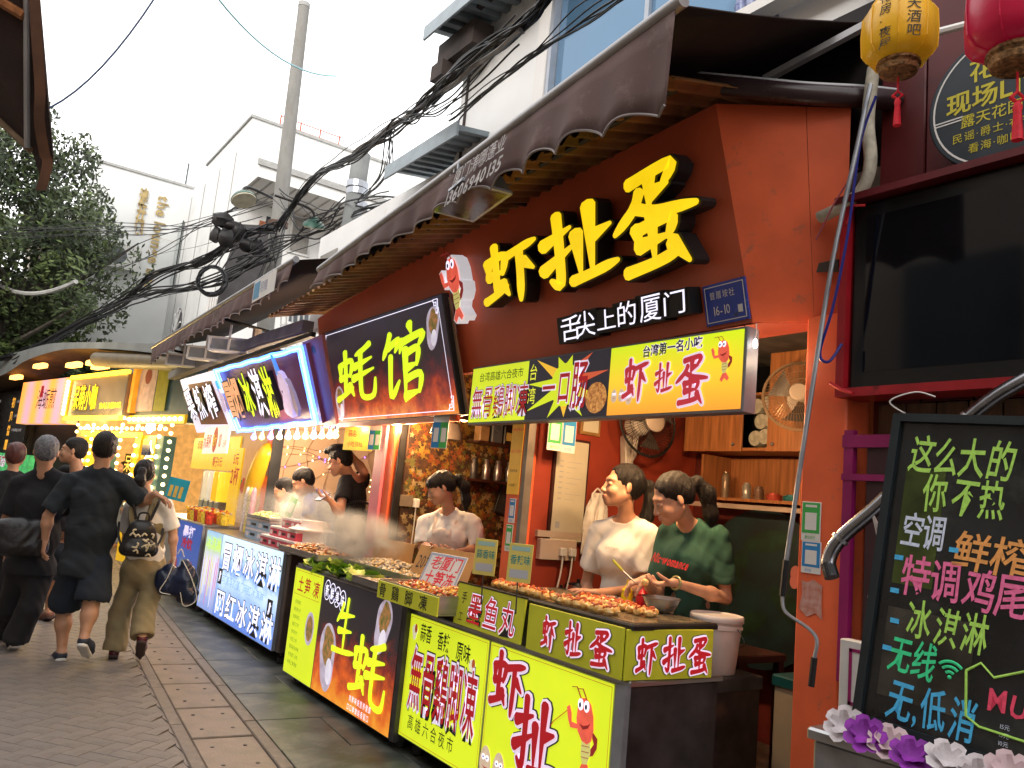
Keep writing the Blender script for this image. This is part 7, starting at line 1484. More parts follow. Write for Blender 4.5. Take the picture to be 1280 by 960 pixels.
# menu board wall at the far left
sh3,W3,s3L=shop('dark shopfront covered with a black menu of orange characters at the left edge',-28,33)
q=MB(); q.box(0,W3,.1,3.5,0,3.05,M_('dark_shopfront')); q.build('shell',sh3)
OG=mat('menu_orange',(.95,.42,.04),var=0,emit=1.1); WG=mat('menu_white',(.6,.55,.55),var=0,emit=.5); q=MB(); q.box(0,W3,.03,.09,.9,3.0,mat('menu_black',(.012,.01,.012),rough=.3)); 
for i,chh in enumerate('初见曾厝安'): text(q,chh,W3*.66,2.62-i*.33,.24,.028,OG,off=.02,sx=1.0); text(q,'小吃美食 '+str(10+i*5)+'元',W3*.66+.36,2.72-i*.33,.07,.028,WG,sx=1.6); text(q,'特色海味',W3*.30,2.75-i*.33,.08,.028,WG,sx=1.6)
q.build('menu_board',sh3); q=MB(); q.box(W3*.5,W3*1.28,-.1,.0,1.15,1.55,mat('green_lit_sign',(.08,.5,.15),rough=.4,emit=.7,var=.2)); text(q,'珍珠奶茶',W3*.55,1.25,.24,-.104,[PWHT,PRED],off=[.06,.02],sx=1.3); q.build('lit_sign',sh3)
# lamps under the ledge
for i,(px,py) in enumerate(((20,474),(50,460),(92,459),(118,456),(125,461))):
    p=onF(px,py,.45); r=thing('strip_lamp','warm strip lamp under the concrete ledge, %s from the left'%('first','second','third','fourth','fifth')[i],'lamp',tuple(p),ang,group='warm strip lamps under the concrete ledge'); q=MB(); q.cbox(-.3,.3,-.06,.06,0,.09,mat('orange_lamp_glow',(1,.45,.10),var=0,emit=4),.02); q.build('tube',r)
light('ledge_glow','POINT',tuple(onF(60,475,.5)),4,(1,.5,.15),size=.3)
# shop ceiling spots
for i in range(7):
    p=onF(130+i*0+ (i-3)*26,523+abs(i-3),-.4); r=thing('ceiling_spot','small white ceiling spot inside the far shops','lamp',(p.x,p.y,p.z),group='ceiling spots of the far shops'); q=MB(); q.lathe([(.09,0),(.09,.03)],mat('white_spot',(1,.92,.8),var=0,emit=6),n=10); q.build('lens',r)
# curved concrete ledge above the far shops
lg=thing('concrete_ledge','pale curved concrete ledge running above the far shops','ledge'); CG=mat('pale_concrete',(.30,.32,.31),rough=.8,var=.1,scale=2,dirt=((.22,.22,.2),3,.58)); P=[PP(px,py,FO+FN*.6,FN) for px,py in ((-60,490),(0,470),(30,452),(60,441),(90,436),(150,437),(240,446),(330,448))]; Pt=[PP(px,py,FO+FN*.6,FN) for px,py in ((-60,468),(0,447),(30,438),(60,430),(90,428),(150,428),(240,432),(330,432))]
A=catmull(P,5);Bt=catmull(Pt,5); n=len(A); bk=-FN*.9; q=MB(); q.add(A+Bt+[p+bk for p in A]+[p+bk for p in Bt],[(i,i+1,i+1+n,i+n) for i in range(n-1)]+[(i,i+2*n,i+1+2*n,i+1) for i in range(n-1)]+[(i+n,i+1+n,i+1+3*n,i+3*n) for i in range(n-1)],CG); q.m=[q.m[0] if not (n-1<=k_<2*(n-1)) else q.mi(mat('darkened_soffit',(.07,.035,.02),rough=.8,var=.3)) for k_ in range(len(q.f))]; q.build('slab',lg,smooth=30)  # underside darkened by its colour to offset the lamplight
print('LEDGE z',[round(p.z,2) for p in P],[round(p.z,2) for p in Pt],'sign',Zb,Zt,Z0,Z1)
q=MB(); 
for i in range(0): q.tube([A[0]+bk*.1*i+Vector((0,0,-.15)),A[-6]+bk*.1*i+Vector((0,0,-.15))],.05,mat('rust_rail',(.15,.05,.02),rough=.6),6)
r=thing('rolled_shutter','tan rolled shutter tube under the ledge above the yellow shop','shutter'); q=MB(); q.tube([onF(122,449,.5),onF(240,454,.45)],.13,mat('tan_tube',(.25,.20,.13),rough=.5,var=.1),12); q.build('tube',r,smooth=40)
for i,(px,py) in enumerate(((228,458),(256,450),(285,440))):
    p=PX(px,py,2.35); r=thing('flood_light','small white framed flood light, %s of three above the neon sign'%('first','second','third')[i],'flood light',tuple(p),-35,group='white flood lights above the neon sign'); q=MB(); q.box(-.22,.22,0,.12,0,.16,ALU)
    for a in ((-.22,.22,.0,.02),(-.22,.22,.14,.16),(-.22,-.2,.02,.14),(.2,.22,.02,.14),(-.01,.01,.02,.3)): q.box(a[0],a[1],-.02,-.0005,a[2],a[3],WHITEP)
    q.build('housing',r)
r=thing('sign_gantry','grey box gantry carrying the flood lights above the neon sign','gantry'); q=MB(); q.tube([PX(215,470,2.55),PX(330,425,2.5),PX(385,408,2.5)],.075,GREYC,4); q.tube([PX(262,462,2.5),PX(392,418,2.5)],.03,BLKM,4); q.build('beam',r); q=MB(); q.tube([PX(318,440,2.6),PX(322,412,2.6)],.05,mat('cream_camera',(.6,.5,.45),rough=.4),8); q.build('camera_tube',r)
# ---------------------------------------------------------------- white buildings behind
def bld(name,label,x0,y0,z1,parts,cat='building'):
    t=thing(name,label,cat,(x0,y0,0)); return t
PARA=mat('parapet_grey',(.36,.36,.35),rough=.8,var=.1)
# building B: near corner at px 315; faces street side (X=4.9) and towards us (Y=19.4)
XB,YB=4.9,19.4; t=thing('white_building','large white stepped building with balcony canopy behind the utility pole','building',(XB,YB,0))
zB=PX(313,150,XB).z; far=PX(219,228,XB)
Wn=mat('dark_window',(.05,.06,.07),rough=.12,var=.2); WF=mat('white_frame',(.65,.65,.64),rough=.5)
q=MB(); q.box(0,9,0,9,0,zB-.5,WHITEW); q.build('wall',t)
q=MB(); q.box(0,9,0,.25,zB-.5,zB,WHITEW); q.box(0,.25,.25,4.2,zB-.5,zB,WHITEW); q.box(0,.25,4.2,9,zB-.5,zB-.35,WHITEW); q.box(-.05,9,-.05,.3,zB,zB+.07,PARA); q.box(-.05,.3,.3,4.2,zB,zB+.07,PARA); q.build('parapet',t)
lb_=lambda px,py: PY(px,py,YB-.01)-Vector((XB,YB,0))
# big canopy over balcony
a=PY(290,222,YB-1.6); b_=PY(305,198,YB-1.6); c=PY(492,242,YB-1.6)
q=MB(); zc=PY(305,200,YB-1.6).z; q.box(-.15,7,-1.8,0,zc-.35,zc,WHITEW); q.box(-.2,7.05,-1.86,-1.8,zc-.08,zc+.06,PARA)
for k in range(24): q.box(-.1+k*.28,-.06+k*.28,-1.78,-.02,zc-.365,zc-.352,PARA)
q.build('canopy',t)
def win(parent,px0,py0,px1,py1,bars=2,y=-.02,louvre=False):
    a=lb_(px0,py0);c=lb_(px1,py1); q=MB(); q.box(a.x,c.x,y-.03,y+.01,a.z,c.z,WF); o=q.build('window',parent)
    q=MB(); n=bars; w=(c.x-a.x-.1)/n
    for k in range(n): q.box(a.x+.05+k*w+.02,a.x+.05+(k+1)*w-.02,y-.034,y-.0301,a.z+.06,c.z-.06,Wn if not louvre else mat('grey_louvre',(.26,.27,.26),rough=.6))
    q.build('pane',o)
    if louvre:
        q=MB(); 
        for k in range(12): x=a.x+.06+(c.x-a.x-.12)*k/12; q.box(x,x+.03,y-.05,y-.0345,a.z+.06,c.z-.06,GREYC)
        q.build('louvre',o,kind='stuff')
win(t,322,318,348,272,1); win(t,358,315,392,275,2,louvre=True); win(t,420,330,440,296,1); win(t,356,404,404,380,3)
# orange panel and side wall
q=MB(); a=lb_(318,316);c=lb_(332,278); q.box(a.x,c.x,-.06,-.055,a.z,c.z,mat('orange_panel',(.4,.13,.05),rough=.6)); q.build('orange_panel',t)
# balcony with barred grille low
gr=thing('window_grille','white barred window grille behind the posts under the awnings','grille'); q=MB()
for i in range(14):
    p0=PY(352+i*7,385,13.5);p1=PY(350+i*7,440,13.5); q.tube([p0,p1],.014,WHITEP,5)
for j in range(4): q.tube([PY(350,392+j*14,13.5),PY(445,385+j*14,13.5)],.014,WHITEP,5)
q.build('bars',gr,kind='stuff')
for i in range(10):
    q=MB()
# curved balcony railing (white, below the coil)
br=thing('balcony_railing','curved white slatted balcony railing under the cable coil','railing'); q=MB()
for i in range(18):
    a=PY(262+i*2.6,368+i*1.2 if i<9 else 379-(i-9)*.6,15.5); q.tube([a,a+Vector((0,0,-.62))],.02,WHITEP,5)
q.build('slats',br,kind='stuff')
# dark mast panel beside the pole
dp=thing('dark_billboard','dark brown sheet panel standing behind the utility pole','panel'); q=MB(); q.slab([PY(300,280,14),PY(352,283,14),PY(338,366,14),PY(270,388,14),PY(283,330,14)],(0,1,0),mat('dark_sheet',(.06,.055,.055),rough=.7,var=.15),.06); q.build('panel',dp)
# AC units
def ac(label,px,py,Y,w=.8):
    p=PY(px,py,Y); r=thing('ac_unit',label,'air conditioner',tuple(p),0); q=MB(); q.cbox(0,w,0,.3,0,.6*w/.8,mat('ac_white',(.55,.55,.52),rough=.5,var=.08),.02); q.build('casing',r); q=MB(); q.disc(w*.35,.3*w/.8,.22*w/.8,-.004,Wn,18); q.build('fan_grille',r)
    q=MB(); q.tube([(.05,.28,-.02),(.05,-.1,-.02),(.05,.28,-.35)],.02,BLKM,5); q.tube([(w-.05,.28,-.02),(w-.05,-.1,-.02),(w-.05,.28,-.35)],.02,BLKM,5); q.build('bracket',r)
ac('white air conditioner under the balcony canopy of the white building',390,258,YB-.35); ac('beige air conditioner on black brackets at the corner of the far white building',127,330,25.5,1.0)
r=thing('wall_lamp','grey dome wall lamp on the white building','lamp',tuple(PY(410,298,YB-.15))); q=MB(); q.lathe([(.12,0),(.11,.08),(.05,.16)],GREYC,n=12); q.build('shade',r,smooth=True)
# building A far with gold letters (plain gold glyph shapes)
XA=.1314*26; ta=thing('white_building','white corner building with worn gold letters down its wall','building',(XA,26,0)); zA=PY(170,216,26).z
q=MB(); q.box(-1.0,6,0,8,0,zA-.4,WHITEW); q.build('wall',ta); q=MB(); q.box(-1.0,6,0,.25,zA-.4,zA,WHITEW); q.box(-1.0,-.8,.25,8,zA-.4,zA,WHITEW); q.box(-1.05,6,-.06,.3,zA,zA+.08,PARA); q.build('parapet',ta)
la_=lambda px,py: PY(px,py,26)-Vector((XA,26,0))
GL=mat('worn_gold',(.42,.31,.13),rough=.5,metal=.3,var=.25,scale=6)
for ch2,px0,py0,px1,py1 in (('浪',172,256,187,238),('开',169,273,184,257),('阁',166,291,181,276)):
    a=la_(px0,py0);c=la_(px1,py1); q=MB(); hh2=c.z-a.z; text(q,ch2,a.x,a.z,hh2,-.05,GL,off=.05,sx=(c.x-a.x)/(hh2/.93)); q.build('letter',ta)
a=la_(197,244); q=MB(); F2=la_(197,244); text(q,'the lounge bar',0,0,.42,0,GL,off=.03,sx=1); o=q.build('letter',ta); o.location=(a.x,-.05,a.z); o.rotation_euler=(0,math.radians(90),0)
for px0,py0,px1,py1 in ((149,257,156,238),(150,420,150,400)):
    pass
q=MB(); a=la_(146,262); q.box(-1.02,-1.0,1.0,2.0,a.z,a.z+1.2,Wn); q.build('window',ta)
# arched window and tall strip windows on the street side of B
q=MB(); p=PX(221,415,XB)-Vector((XB,YB,0)); R=.62
q.add([(-.03,p.y+R*.8*cos(u),p.z+R*sin(u)*1.15) for u in [pi*k/12 for k in range(13)]],[tuple(range(13))],Wn); o=q.build('arched_window',t)
for k in range(5): u=pi*(k+.5)/5; z=MB(); z.tube([(-.05,p.y,p.z),(-.05,p.y+R*.8*cos(u),p.z+R*1.15*sin(u))],.03,WF,5); z.build('spoke',o)
for px0,py0,px1,py1 in ((218,360,226,282),(232,235,238,205)):
    a=PX(px0,py0,XB)-Vector((XB,YB,0)); c=PX(px1,py1,XB)-Vector((XB,YB,0)); q=MB(); q.box(-.05,-.01,min(a.y,c.y),max(a.y,c.y),a.z,c.z,mat('pale_glass',(.42,.47,.46),rough=.2)); o=q.build('window',t)
    z=MB(); z.box(-.07,-.052,min(a.y,c.y)-.06,min(a.y,c.y),a.z,c.z,BLKM); z.build('frame',o)
for k in range(5): q=MB(); yy=1+k*1.5; q.box(-.012,-.002,yy,yy+.05,0,zB-.6,PARA); q.build('wall_joint',t)
# mid building left of A behind the tree, and beige one
t3=thing('old_house','low old house with a brown roof edge half hidden by the tree','house',(1.2,27,0)); q=MB(); q.box(0,1.9,0,4,0,PY(115,298,27).z,mat('old_plaster',(.52,.47,.38),rough=.8,var=.1)); q.build('wall',t3); q=MB(); z=PY(115,298,27).z; q.box(-.4,2.1,-.6,4,z,z+.22,mat('brown_eave',(.14,.09,.06),rough=.7)); q.build('roof',t3); q=MB(); q.box(1.45,1.8,-.03,-.0,z-2.2,z-.5,mat('teal_glass',(.07,.18,.22),rough=.2)); q.build('window',t3)
# cream house behind, warm sunlight put into its wall colour
t4=thing('distant_house','distant sunlit cream house with a red scaffold on its roof','house',(9.5,33,0)); z=PY(470,200,33).z; q=MB(); q.box(0,9,0,6,0,z,mat('sunlit_cream',(.62,.50,.33),rough=.8,var=.05)); q.box(-1,0,0,5,0,z-1.5,M_('sunlit_cream')); q.build('wall',t4); q=MB()
for k in range(4): q.tube([(k*.9,0,z-.6),(k*.9,0,z+.5)],.035,mat('red_scaffold',(.45,.10,.06),rough=.6),5)
for k in range(2): q.tube([(0,0,z+.1+k*.35),(2.8,0,z+.1+k*.35)],.025,M_('red_scaffold'),5)
q.build('scaffold',t4,kind='stuff')
# more buildings further along and on the left of the street so the place is closed
for i,(x,y,w,d,h,c,lab) in enumerate(((-6,30,6,8,9,(.5,.5,.48),'grey white block beyond the tree at the end of the street'),(-9,12,6.2,16,6.5,(.45,.42,.38),'pale old block along the left side of the street'),(-9.5,-8,7,18,7,(.42,.36,.3),'tan block on the left side behind the camera'),(3.3,-14,8,15.0,7.5,(.45,.4,.36),'tall block continuing the bar on the right'))):
    r=thing('town_building',lab,'building',(x,y,0)); q=MB(); q.box(0,w,0,d,0,h,mat('town_%d'%i,c,rough=.85,var=.12,scale=1)); q.build('wall',r)
    for k in range(int(d//2.6)):
        for zz in (3.2,):
            xx=w+.001 if x<0 else -.02; q=MB(); q.box(xx,xx+.02,1+k*2.6,2.2+k*2.6,zz,zz+1.3,Wn); q.build('window',r)
# ---------------------------------------------------------------- tree
tr=thing('street_tree','large dark leafy street tree at the left over the shop ledge','tree',(1.5,24,0))
BARK=mat('tree_bark',(.09,.075,.06),rough=.9,var=.3,bump=.5,bscale=12)
q=MB(); q.tube(catmull([(-1.0,0,0),(-.95,0,2.4),(-.8,0,4.2),(-.5,0,6)],5),[.28-.007*i for i in range(16)],BARK,10)
tips=[]
for k in range(16):
    a=rnd.uniform(0,6.3); z=rnd.uniform(3.6,6.0); L=rnd.uniform(1.6,3.3); p=Vector((-.75,0,z)); m_=p+Vector((cos(a)*L*.5,sin(a)*L*.5,.5)); e=p+Vector((cos(a)*L,sin(a)*L,rnd.uniform(.3,2.2))); q.tube(catmull([p,m_,e],5),[.1-.008*i for i in range(11)],BARK,6); tips+= [m_,e]
q.build('trunk',tr,smooth=True)
LV=[mat('leaf_dark_green',(.035,.055,.022),rough=.6,var=.3),mat('leaf_mid_green',(.06,.085,.03),rough=.6,var=.3),mat('leaf_light_green',(.10,.14,.04),rough=.55,var=.3)]
clumps=[]
for k in range(90):
    a=rnd.uniform(0,6.3); r_=rnd.uniform(0,1)**.6; u=rnd.uniform(-1,1); c=Vector((-1.1+3.1*r_*cos(a),2.4*r_*sin(a),6.9+3.5*u*(1-.3*r_))); clumps.append((c,rnd.uniform(.45,.95)))
for k in range(26): clumps.append((Vector((rnd.uniform(-1.2,1.9),rnd.uniform(-1.2,1),rnd.uniform(3.4,5.2))),rnd.uniform(.35,.6)))
V=[];Fc=[];Mi=[]
for c,r_ in clumps:
    tone=rnd.choice((0,0,1,1,2))
    for j in range(290):
        d=Vector((rnd.gauss(0,1),rnd.gauss(0,1),rnd.gauss(0,1))).normalized()*r_*rnd.uniform(.3,1)**.5; p=c+d; s=rnd.uniform(.06,.115); u_=Vector((rnd.gauss(0,1),rnd.gauss(0,1),rnd.gauss(0,1))).normalized(); v_=u_.orthogonal().normalized()
        b0=len(V); V+=[p-u_*s,p+v_*s*.5,p+u_*s,p-v_*s*.5]; Fc.append((b0,b0+1,b0+2,b0+3)); Mi.append(tone if rnd.random()<.7 else rnd.randrange(3))
me=bpy.data.meshes.new('crown'); me.from_pydata([tuple(v) for v in V],[],Fc); [me.materials.append(m_) for m_ in LV]; me.polygons.foreach_set('material_index',Mi); o=bpy.data.objects.new('crown',me); COL.objects.link(o); o.parent=tr
# second tree and hedge at the very left lower edge, with pale building peeking
# ---------------------------------------------------------------- utility poles, cables, coil, street lamps
CP=mat('concrete_pole',(.24,.235,.22),rough=.85,var=.1,scale=3,stretch=(3,3,.8),bump=.2,dirt=((.2,.18,.15),5,.55))
pt=PD(380,8,13); pb=PD(333,400,12.6); d=(pt-pb)
up_=thing('utility_pole','tall tapering concrete utility pole leaning over the far awning','pole',(pb.x,pb.y,0)); L0=pb-d*(pb.z/d.z)
q=MB(); off=Vector((pb.x,pb.y,0)); n=14; q.tube([L0-off+d*(pt.z/d.z)*k/n for k in range(n+1)],[.165-.075*k/n for k in range(n+1)],CP,18); q.build('shaft',up_,smooth=40)
q=MB(); q.tube([pt-off+Vector((0,0,-.02)),pt-off+Vector((0,0,.05))],.095,PARA,18); q.build('cap',up_)
for f_ in (.60,.37,.46,.35): q=MB(); c=L0-off+d*(pt.z/d.z)*f_; q.tube([c,c+d.normalized()*.08],.158,mat('rust_band',(.10,.05,.03),rough=.7),18); q.build('band',up_)
pt2=PD(452,193,11.5); p2b=PD(438,285,11.3); d2=pt2-p2b; L2=p2b-d2*(p2b.z/d2.z)
u2=thing('utility_pole','shorter grey concrete pole right of the tall one behind the awning','pole',(p2b.x,p2b.y,0)); off2=Vector((p2b.x,p2b.y,0)); q=MB(); q.tube([L2-off2+d2*(pt2.z/d2.z)*k/6 for k in range(7)],.13,mat('grey_pole',(.22,.23,.23),rough=.8,var=.15,scale=3),14); q.build('shaft',u2,smooth=40)
for py in (245,262,236): q=MB(); c=PD(446,py,11.4)-off2; q.tube([c,c+Vector((.0,.0,.09))],.155,ALU,14); q.build('band',u2)
CW=mat('black_cable',(.014,.014,.016),rough=.5,var=0)
def cable_bundle(label,pts,n,r,spread,sag=0,seed=0,m=CW,name='cable_bundle'):
    t=thing(name,label,'cables'); R=random.Random(seed); P=[Vector(p) for p in pts]; q=MB()
    for k in range(n):
        o=[Vector((R.gauss(0,1),R.gauss(0,1),R.gauss(0,1)))*spread*(.5+.9*R.random()) for _ in P]; Q=[p+a for p,a in zip(P,o)]
        C=catmull(Q,9); C=[c+Vector((0,0,-sag*4*(i/(len(C)-1))*(1-i/(len(C)-1))+.012*sin(i*.8+k))) for i,c in enumerate(C)]
        q.tube(C,r*R.uniform(.6,1.3),m,5)
    return q.build('strands',t,smooth=True,kind='stuff')
cable_bundle('thick black cable bundle sweeping from the upper right down to the tall pole',[PX(700,-30,2.6),PX(660,25,2.6),PX(590,75,2.7),PX(540,120,2.9),PX(490,160,3.1),PX(440,195,3.3),PX(390,225,3.5),PX(345,285,3.6)],20,.008,.035,seed=1)
cable_bundle('grey pipe like cable under the thick black bundle',[PX(650,40,2.6),PX(590,85,2.7),PX(540,125,2.9),PX(482,163,3.1),PX(440,190,3.3)],2,.017,.008,seed=2,m=mat('grey_cable',(.25,.24,.23),rough=.6))
cable_bundle('knot of black cables dropping below the bundle left of the upper building',[PX(640,40,2.65),PX(560,125,2.8),PX(515,150,2.95),PX(490,160,3.1),PX(480,215,3.2),PX(450,250,3.3)],6,.006,.03,seed=3)
cable_bundle('cable bundle running from the tall pole down to the lower left',[PX(345,285,3.6),PD(300,295,12.5),PD(255,325,13),PD(195,345,14),PD(150,375,15),PD(90,410,16),PD(30,440,17),PD(-30,455,18)],14,.013,.045,seed=4)
cable_bundle('second cable bundle hanging from the black junction box to the far left',[PD(335,318,12.5),PD(268,352,12.7),PD(190,368,14),PD(150,380,15),PD(90,412,16),PD(20,450,17)],9,.013,.05,seed=5)
cable_bundle('thin cables crossing from the white building to the tree',[PD(330,250,12.6),PD(220,283,14),PD(100,292,16),PD(-20,296,18)],6,.007,.11,seed=6)
cable_bundle('thin cables fanning out from the pole across the white wall',[PD(345,240,12.6),PD(260,285,13),PD(180,320,15),PD(80,345,17)],4,.006,.25,seed=7)
cable_bundle('thin cable reaching down to the awning from the pole',[PD(350,275,12.6),PD(330,345,12.3),PD(305,395,12)],6,.007,.12,seed=8)
cable_bundle('tangle of black cables around the pole above the awning',[PD(300,330,12.3),PD(345,310,12.2),PD(400,285,12),PD(440,262,11.3),PD(490,245,10)],8,.010,.10,seed=9)
cable_bundle('loose wires hanging between the two poles',[PD(350,245,12.3),PD(390,262,12),PD(430,258,11.4)],7,.008,.12,sag=.1,seed=10)
cable_bundle('black wires in front of the upper building window',[PX(860,-60,2.5),PX(740,20,2.6),PX(640,90,2.8),PX(560,150,3.0)],6,.006,.03,seed=14)
for i,(a,b_,lab,m) in enumerate((((270,-5,9),(420,95,12),'thin pale blue cable high in the sky above the pole',mat('pale_blue_wire',(.25,.5,.55),rough=.5)),((195,-5,5),(-5,145,4.2),'single thin dark cable from the top edge to the near awning',mat('dark_blue_wire',(.03,.06,.14),rough=.5)),((0,356,20),(95,352,17),'pale grey pipe line in front of the tree',mat('pale_pipe',(.42,.42,.40),rough=.6)))):
    P0=PD(*a);P1=PD(*b_); r=thing('overhead_wire',lab,'wire'); q=MB(); q.tube([P0.lerp(P1,k/12)+Vector((0,0,-.25*4*(k/12)*(1-k/12))) for k in range(13)],(.012,.006,.05)[i],m,6); q.build('wire',r,smooth=True)
jb=thing('junction_box','black cable junction bundle taped beside the pole','junction box',tuple(PD(298,292,12.3))); q=MB(); 
for k in range(9): q.ball((rnd.uniform(-.35,.35),rnd.uniform(-.1,.1),rnd.uniform(-.16,.16)),(rnd.uniform(.1,.22),.1,rnd.uniform(.07,.14)),BLKM,8,6,jit=.2)
q.build('wrapped_bundle',jb,smooth=True)
cl_=thing('cable_coil','black coil of spare cable hanging from the wires','coil',tuple(PD(265,351,12)),-35); q=MB()
for k in range(9): r_=.205+rnd.uniform(-.022,.022); q.tube([((r_)*cos(a),rnd.uniform(-.02,.02)+.01*k-.04,(r_*1.05)*sin(a)) for a in [2*pi*j/32 for j in range(33)]],.011,CW,5,cap=False)
q.build('coil',cl_,smooth=True); q=MB(); q.tube([(.0,0,.2),(.25,0,.72),(.32,0,.85)],.012,CW,5); q.tube([(.12,0,.18),(.40,0,.80)],.012,CW,5); q.build('hanger',cl_)
def slamp(label,p,rz,s=1):
    r=thing('street_lamp',label,'street lamp',tuple(p),rz,-25); q=MB(); q.lathe([(.14*s,0),(.12*s,.04*s),(.06*s,.09*s),(.03*s,.12*s)],mat('lamp_green',(.03,.10,.07),rough=.4,var=.1),n=18); q.build('shade',r,smooth=40); q=MB(); q.lathe([(.13*s,-.012*s),(.132*s,.0)],mat('lamp_white_inside',(.7,.66,.5),rough=.4),n=18); q.build('inner_reflector',r); q=MB(); q.tube(catmull([(0,0,.12*s),(0.1*s,.0,.22*s),(.5*s,.1,.30*s)],5),.016*s,BLKM,6); q.build('arm',r)
slamp('green shaded street lamp on an arm left of the tall pole',PD(305,250,12.2),20,1.4); slamp('green shaded street lamp below the arm right of the tall pole',PD(392,283,12),160,1.2)
# ---------------------------------------------------------------- people
SKA=mat('skin_warm',(.50,.255,.155),rough=.45,var=.08,scale=14,sss=.12); SKB=mat('skin_tan',(.42,.22,.13),rough=.5,var=.1,scale=14,sss=.1); SKC=mat('skin_light',(.55,.30,.19),rough=.45,var=.08,scale=14,sss=.12)
HRB=mat('black_hair',(.010,.007,.006),rough=.5,spec=.35,var=.45,scale=120,stretch=(1,1,.08),bump=1,bscale=260); HRG=mat('grey_hair',(.16,.155,.165),rough=.6,col2=(.05,.05,.055),scale=60); HRR=mat('reddish_hair',(.09,.025,.02),rough=.5,var=.3)
TEEW=mat('cream_white_cotton',(.80,.75,.68),rough=.9,var=.05,bump=.25,bscale=260); TEEG=mat('bottle_green_cotton',(.028,.095,.065),rough=.9,var=.12,bump=.25,bscale=260); TEEK=mat('charcoal_cotton',(.016,.021,.027),rough=.92,var=.15,bump=.25,bscale=260); TEEB=mat('black_cotton',(.010,.010,.013),rough=.92,var=.15,bump=.25,bscale=260)
TEEBL=mat('blue_cotton',(.03,.09,.55),rough=.9,var=.1,bump=.2,bscale=260); NAVY=mat('navy_shorts_cloth',(.012,.018,.03),rough=.9,var=.15); BLTR=mat('black_trouser_cloth',(.011,.010,.012),rough=.85,var=.15); KHA=mat('khaki_linen',(.27,.21,.11),rough=.9,var=.1,scale=6,bump=.3,bscale=200)
JEAN=mat('pale_jeans',(.22,.26,.32),rough=.9,var=.1); SHN=mat('navy_shoe',(.02,.025,.04),rough=.6); SHR=mat('burgundy_shoe',(.09,.008,.014),rough=.25); SOL=mat('white_sole',(.62,.60,.56),rough=.7,var=.1); SOLD=mat('dark_sole',(.05,.03,.03),rough=.7)
def tz(px,py,z=0): return (z-1.5)/ray(px,py).z
def mk(loc,rz,t,h,fem,pix,**kw):
    J=base_pose(h,fem); Mi=(Matrix.Translation(loc)@Matrix.Rotation(math.radians(rz),4,'Z')).inverted()
    for k,(px,py,dt) in pix.items(): p=Mi@PD(px,py,t+dt); J[k]=V3(p.x,p.y,p.z)
    R=Mi.to_3x3()
    for k,v in kw.items():
        if k.startswith('w_'): w=R@Vector(v); J[k[2:]]=V3(w.x,w.y,w.z)
        else: J[k]=v
    return J
cr=V3(.82,-.57,0); tow=V3(-.57,-.82,0)    # camera right, towards camera
# woman in white -----------------------------------------------
t=4.55; p=PD(775,640,t); loc=Vector((p.x,p.y,.13)); h=1.655
J=mk(loc,W_,t,h,True,dict(head=(778,607,0),neck=(783,650,.03),shR=(748,663,.10),shL=(814,668,-.07),chest=(779,696,0),pelvis=(785,790,.05),elL=(806,738,-.18),wrL=(746,741,-.34),elR=(733,730,.12),wrR=(742,775,-.1)),
     hm=rotm(x=-2,z=-24),w_hdL=(-.75,.6,.06),w_hnL=(0,0,-1),w_hdR=(-.3,.2,-.9),w_hnR=(1,0,0),curlL=(.12,.1,.15,.25),thL=.1)
wA,_=person('woman in a cream white T-shirt looking left, hair in a ponytail',loc,W_,J,SKA,lambda H,M,s:hair_tail(H,M,s),HRB,TEEW,JEAN,coarse=.009,fine=.0042,legs=True,hem=.90,seed=2,topfold=.006,neckr=.082,sleeve=.66,hs=1.09)
def on_chest(parent,J,st,h,x,z,m,off=.01,shear=.25,sx=.9,y=None,rx=-12,slope=0):
    q=MB(); text(q,st,0,0,h,0,m,off=off,shear=shear,sx=sx,slope=slope); o=q.build('chest_lettering',parent); c=J['chest']; o.location=(c[0]+x,c[1]+y,c[2]+z); o.rotation_euler=(math.radians(rx),0,0); return o
on_chest(wA,J,'GOOD DAYS',.017,.03,.04,mat('faded_print',(.3,.22,.15),rough=.8),y=-.172,rx=-16)
# woman in green -----------------------------------------------
t=4.2; p=PD(865,660,t); loc=Vector((p.x,p.y,.13)); h=1.62
J=mk(loc,W_,t,h,True,dict(head=(840,622,-.06),neck=(862,658,.02),shR=(832,668,.10),shL=(900,672,-.05),chest=(863,704,0),pelvis=(862,812,.06),elL=(907,748,-.12),wrL=(842,728,-.34),elR=(822,742,.02),wrR=(806,724,-.30)),
     hm=rotm(x=30,z=-26,y=4),w_hdL=(-.72,.62,-.22),w_hnL=(-.2,.2,1),w_hdR=(-.75,.5,-.35),w_hnR=(.4,-.2,-.6),curlL=(.5,.6,.7,.8),curlR=(.5,.8,.9,1.0),thL=.8,thR=.7)
wB,_=person('woman in a bottle green T-shirt bending over a snack, bangle on her wrist',loc,W_,J,SKC,lambda H,M,s:hair_tail(H,M,s),HRB,TEEG,JEAN,coarse=.009,fine=.0042,hem=.84,seed=5,topfold=.0065,neckr=.074,sleeve=.72,hs=1.10)
on_chest(wB,J,"Nic·womance",.062,-.115,-.012,mat('red_embroidery',(.62,.03,.03),rough=.6,var=.2,scale=60),off=.03,shear=.5,sx=.62,y=-.178,rx=-14,slope=-.08)
q=MB(); wr=J['wrL'];d=nrm(J['elL']-J['wrL']); c=wr+d*.015; u=nrm(np.cross(d,V3(0,0,1)));v=np.cross(d,u); q.tube([c+(u*cos(a)+v*sin(a))*.031 for a in [2*pi*k/24 for k in range(25)]],.0055,mat('jade_bangle',(.42,.40,.16),rough=.15,var=.2,scale=30),8,cap=False); q.build('bangle',wB,smooth=True)
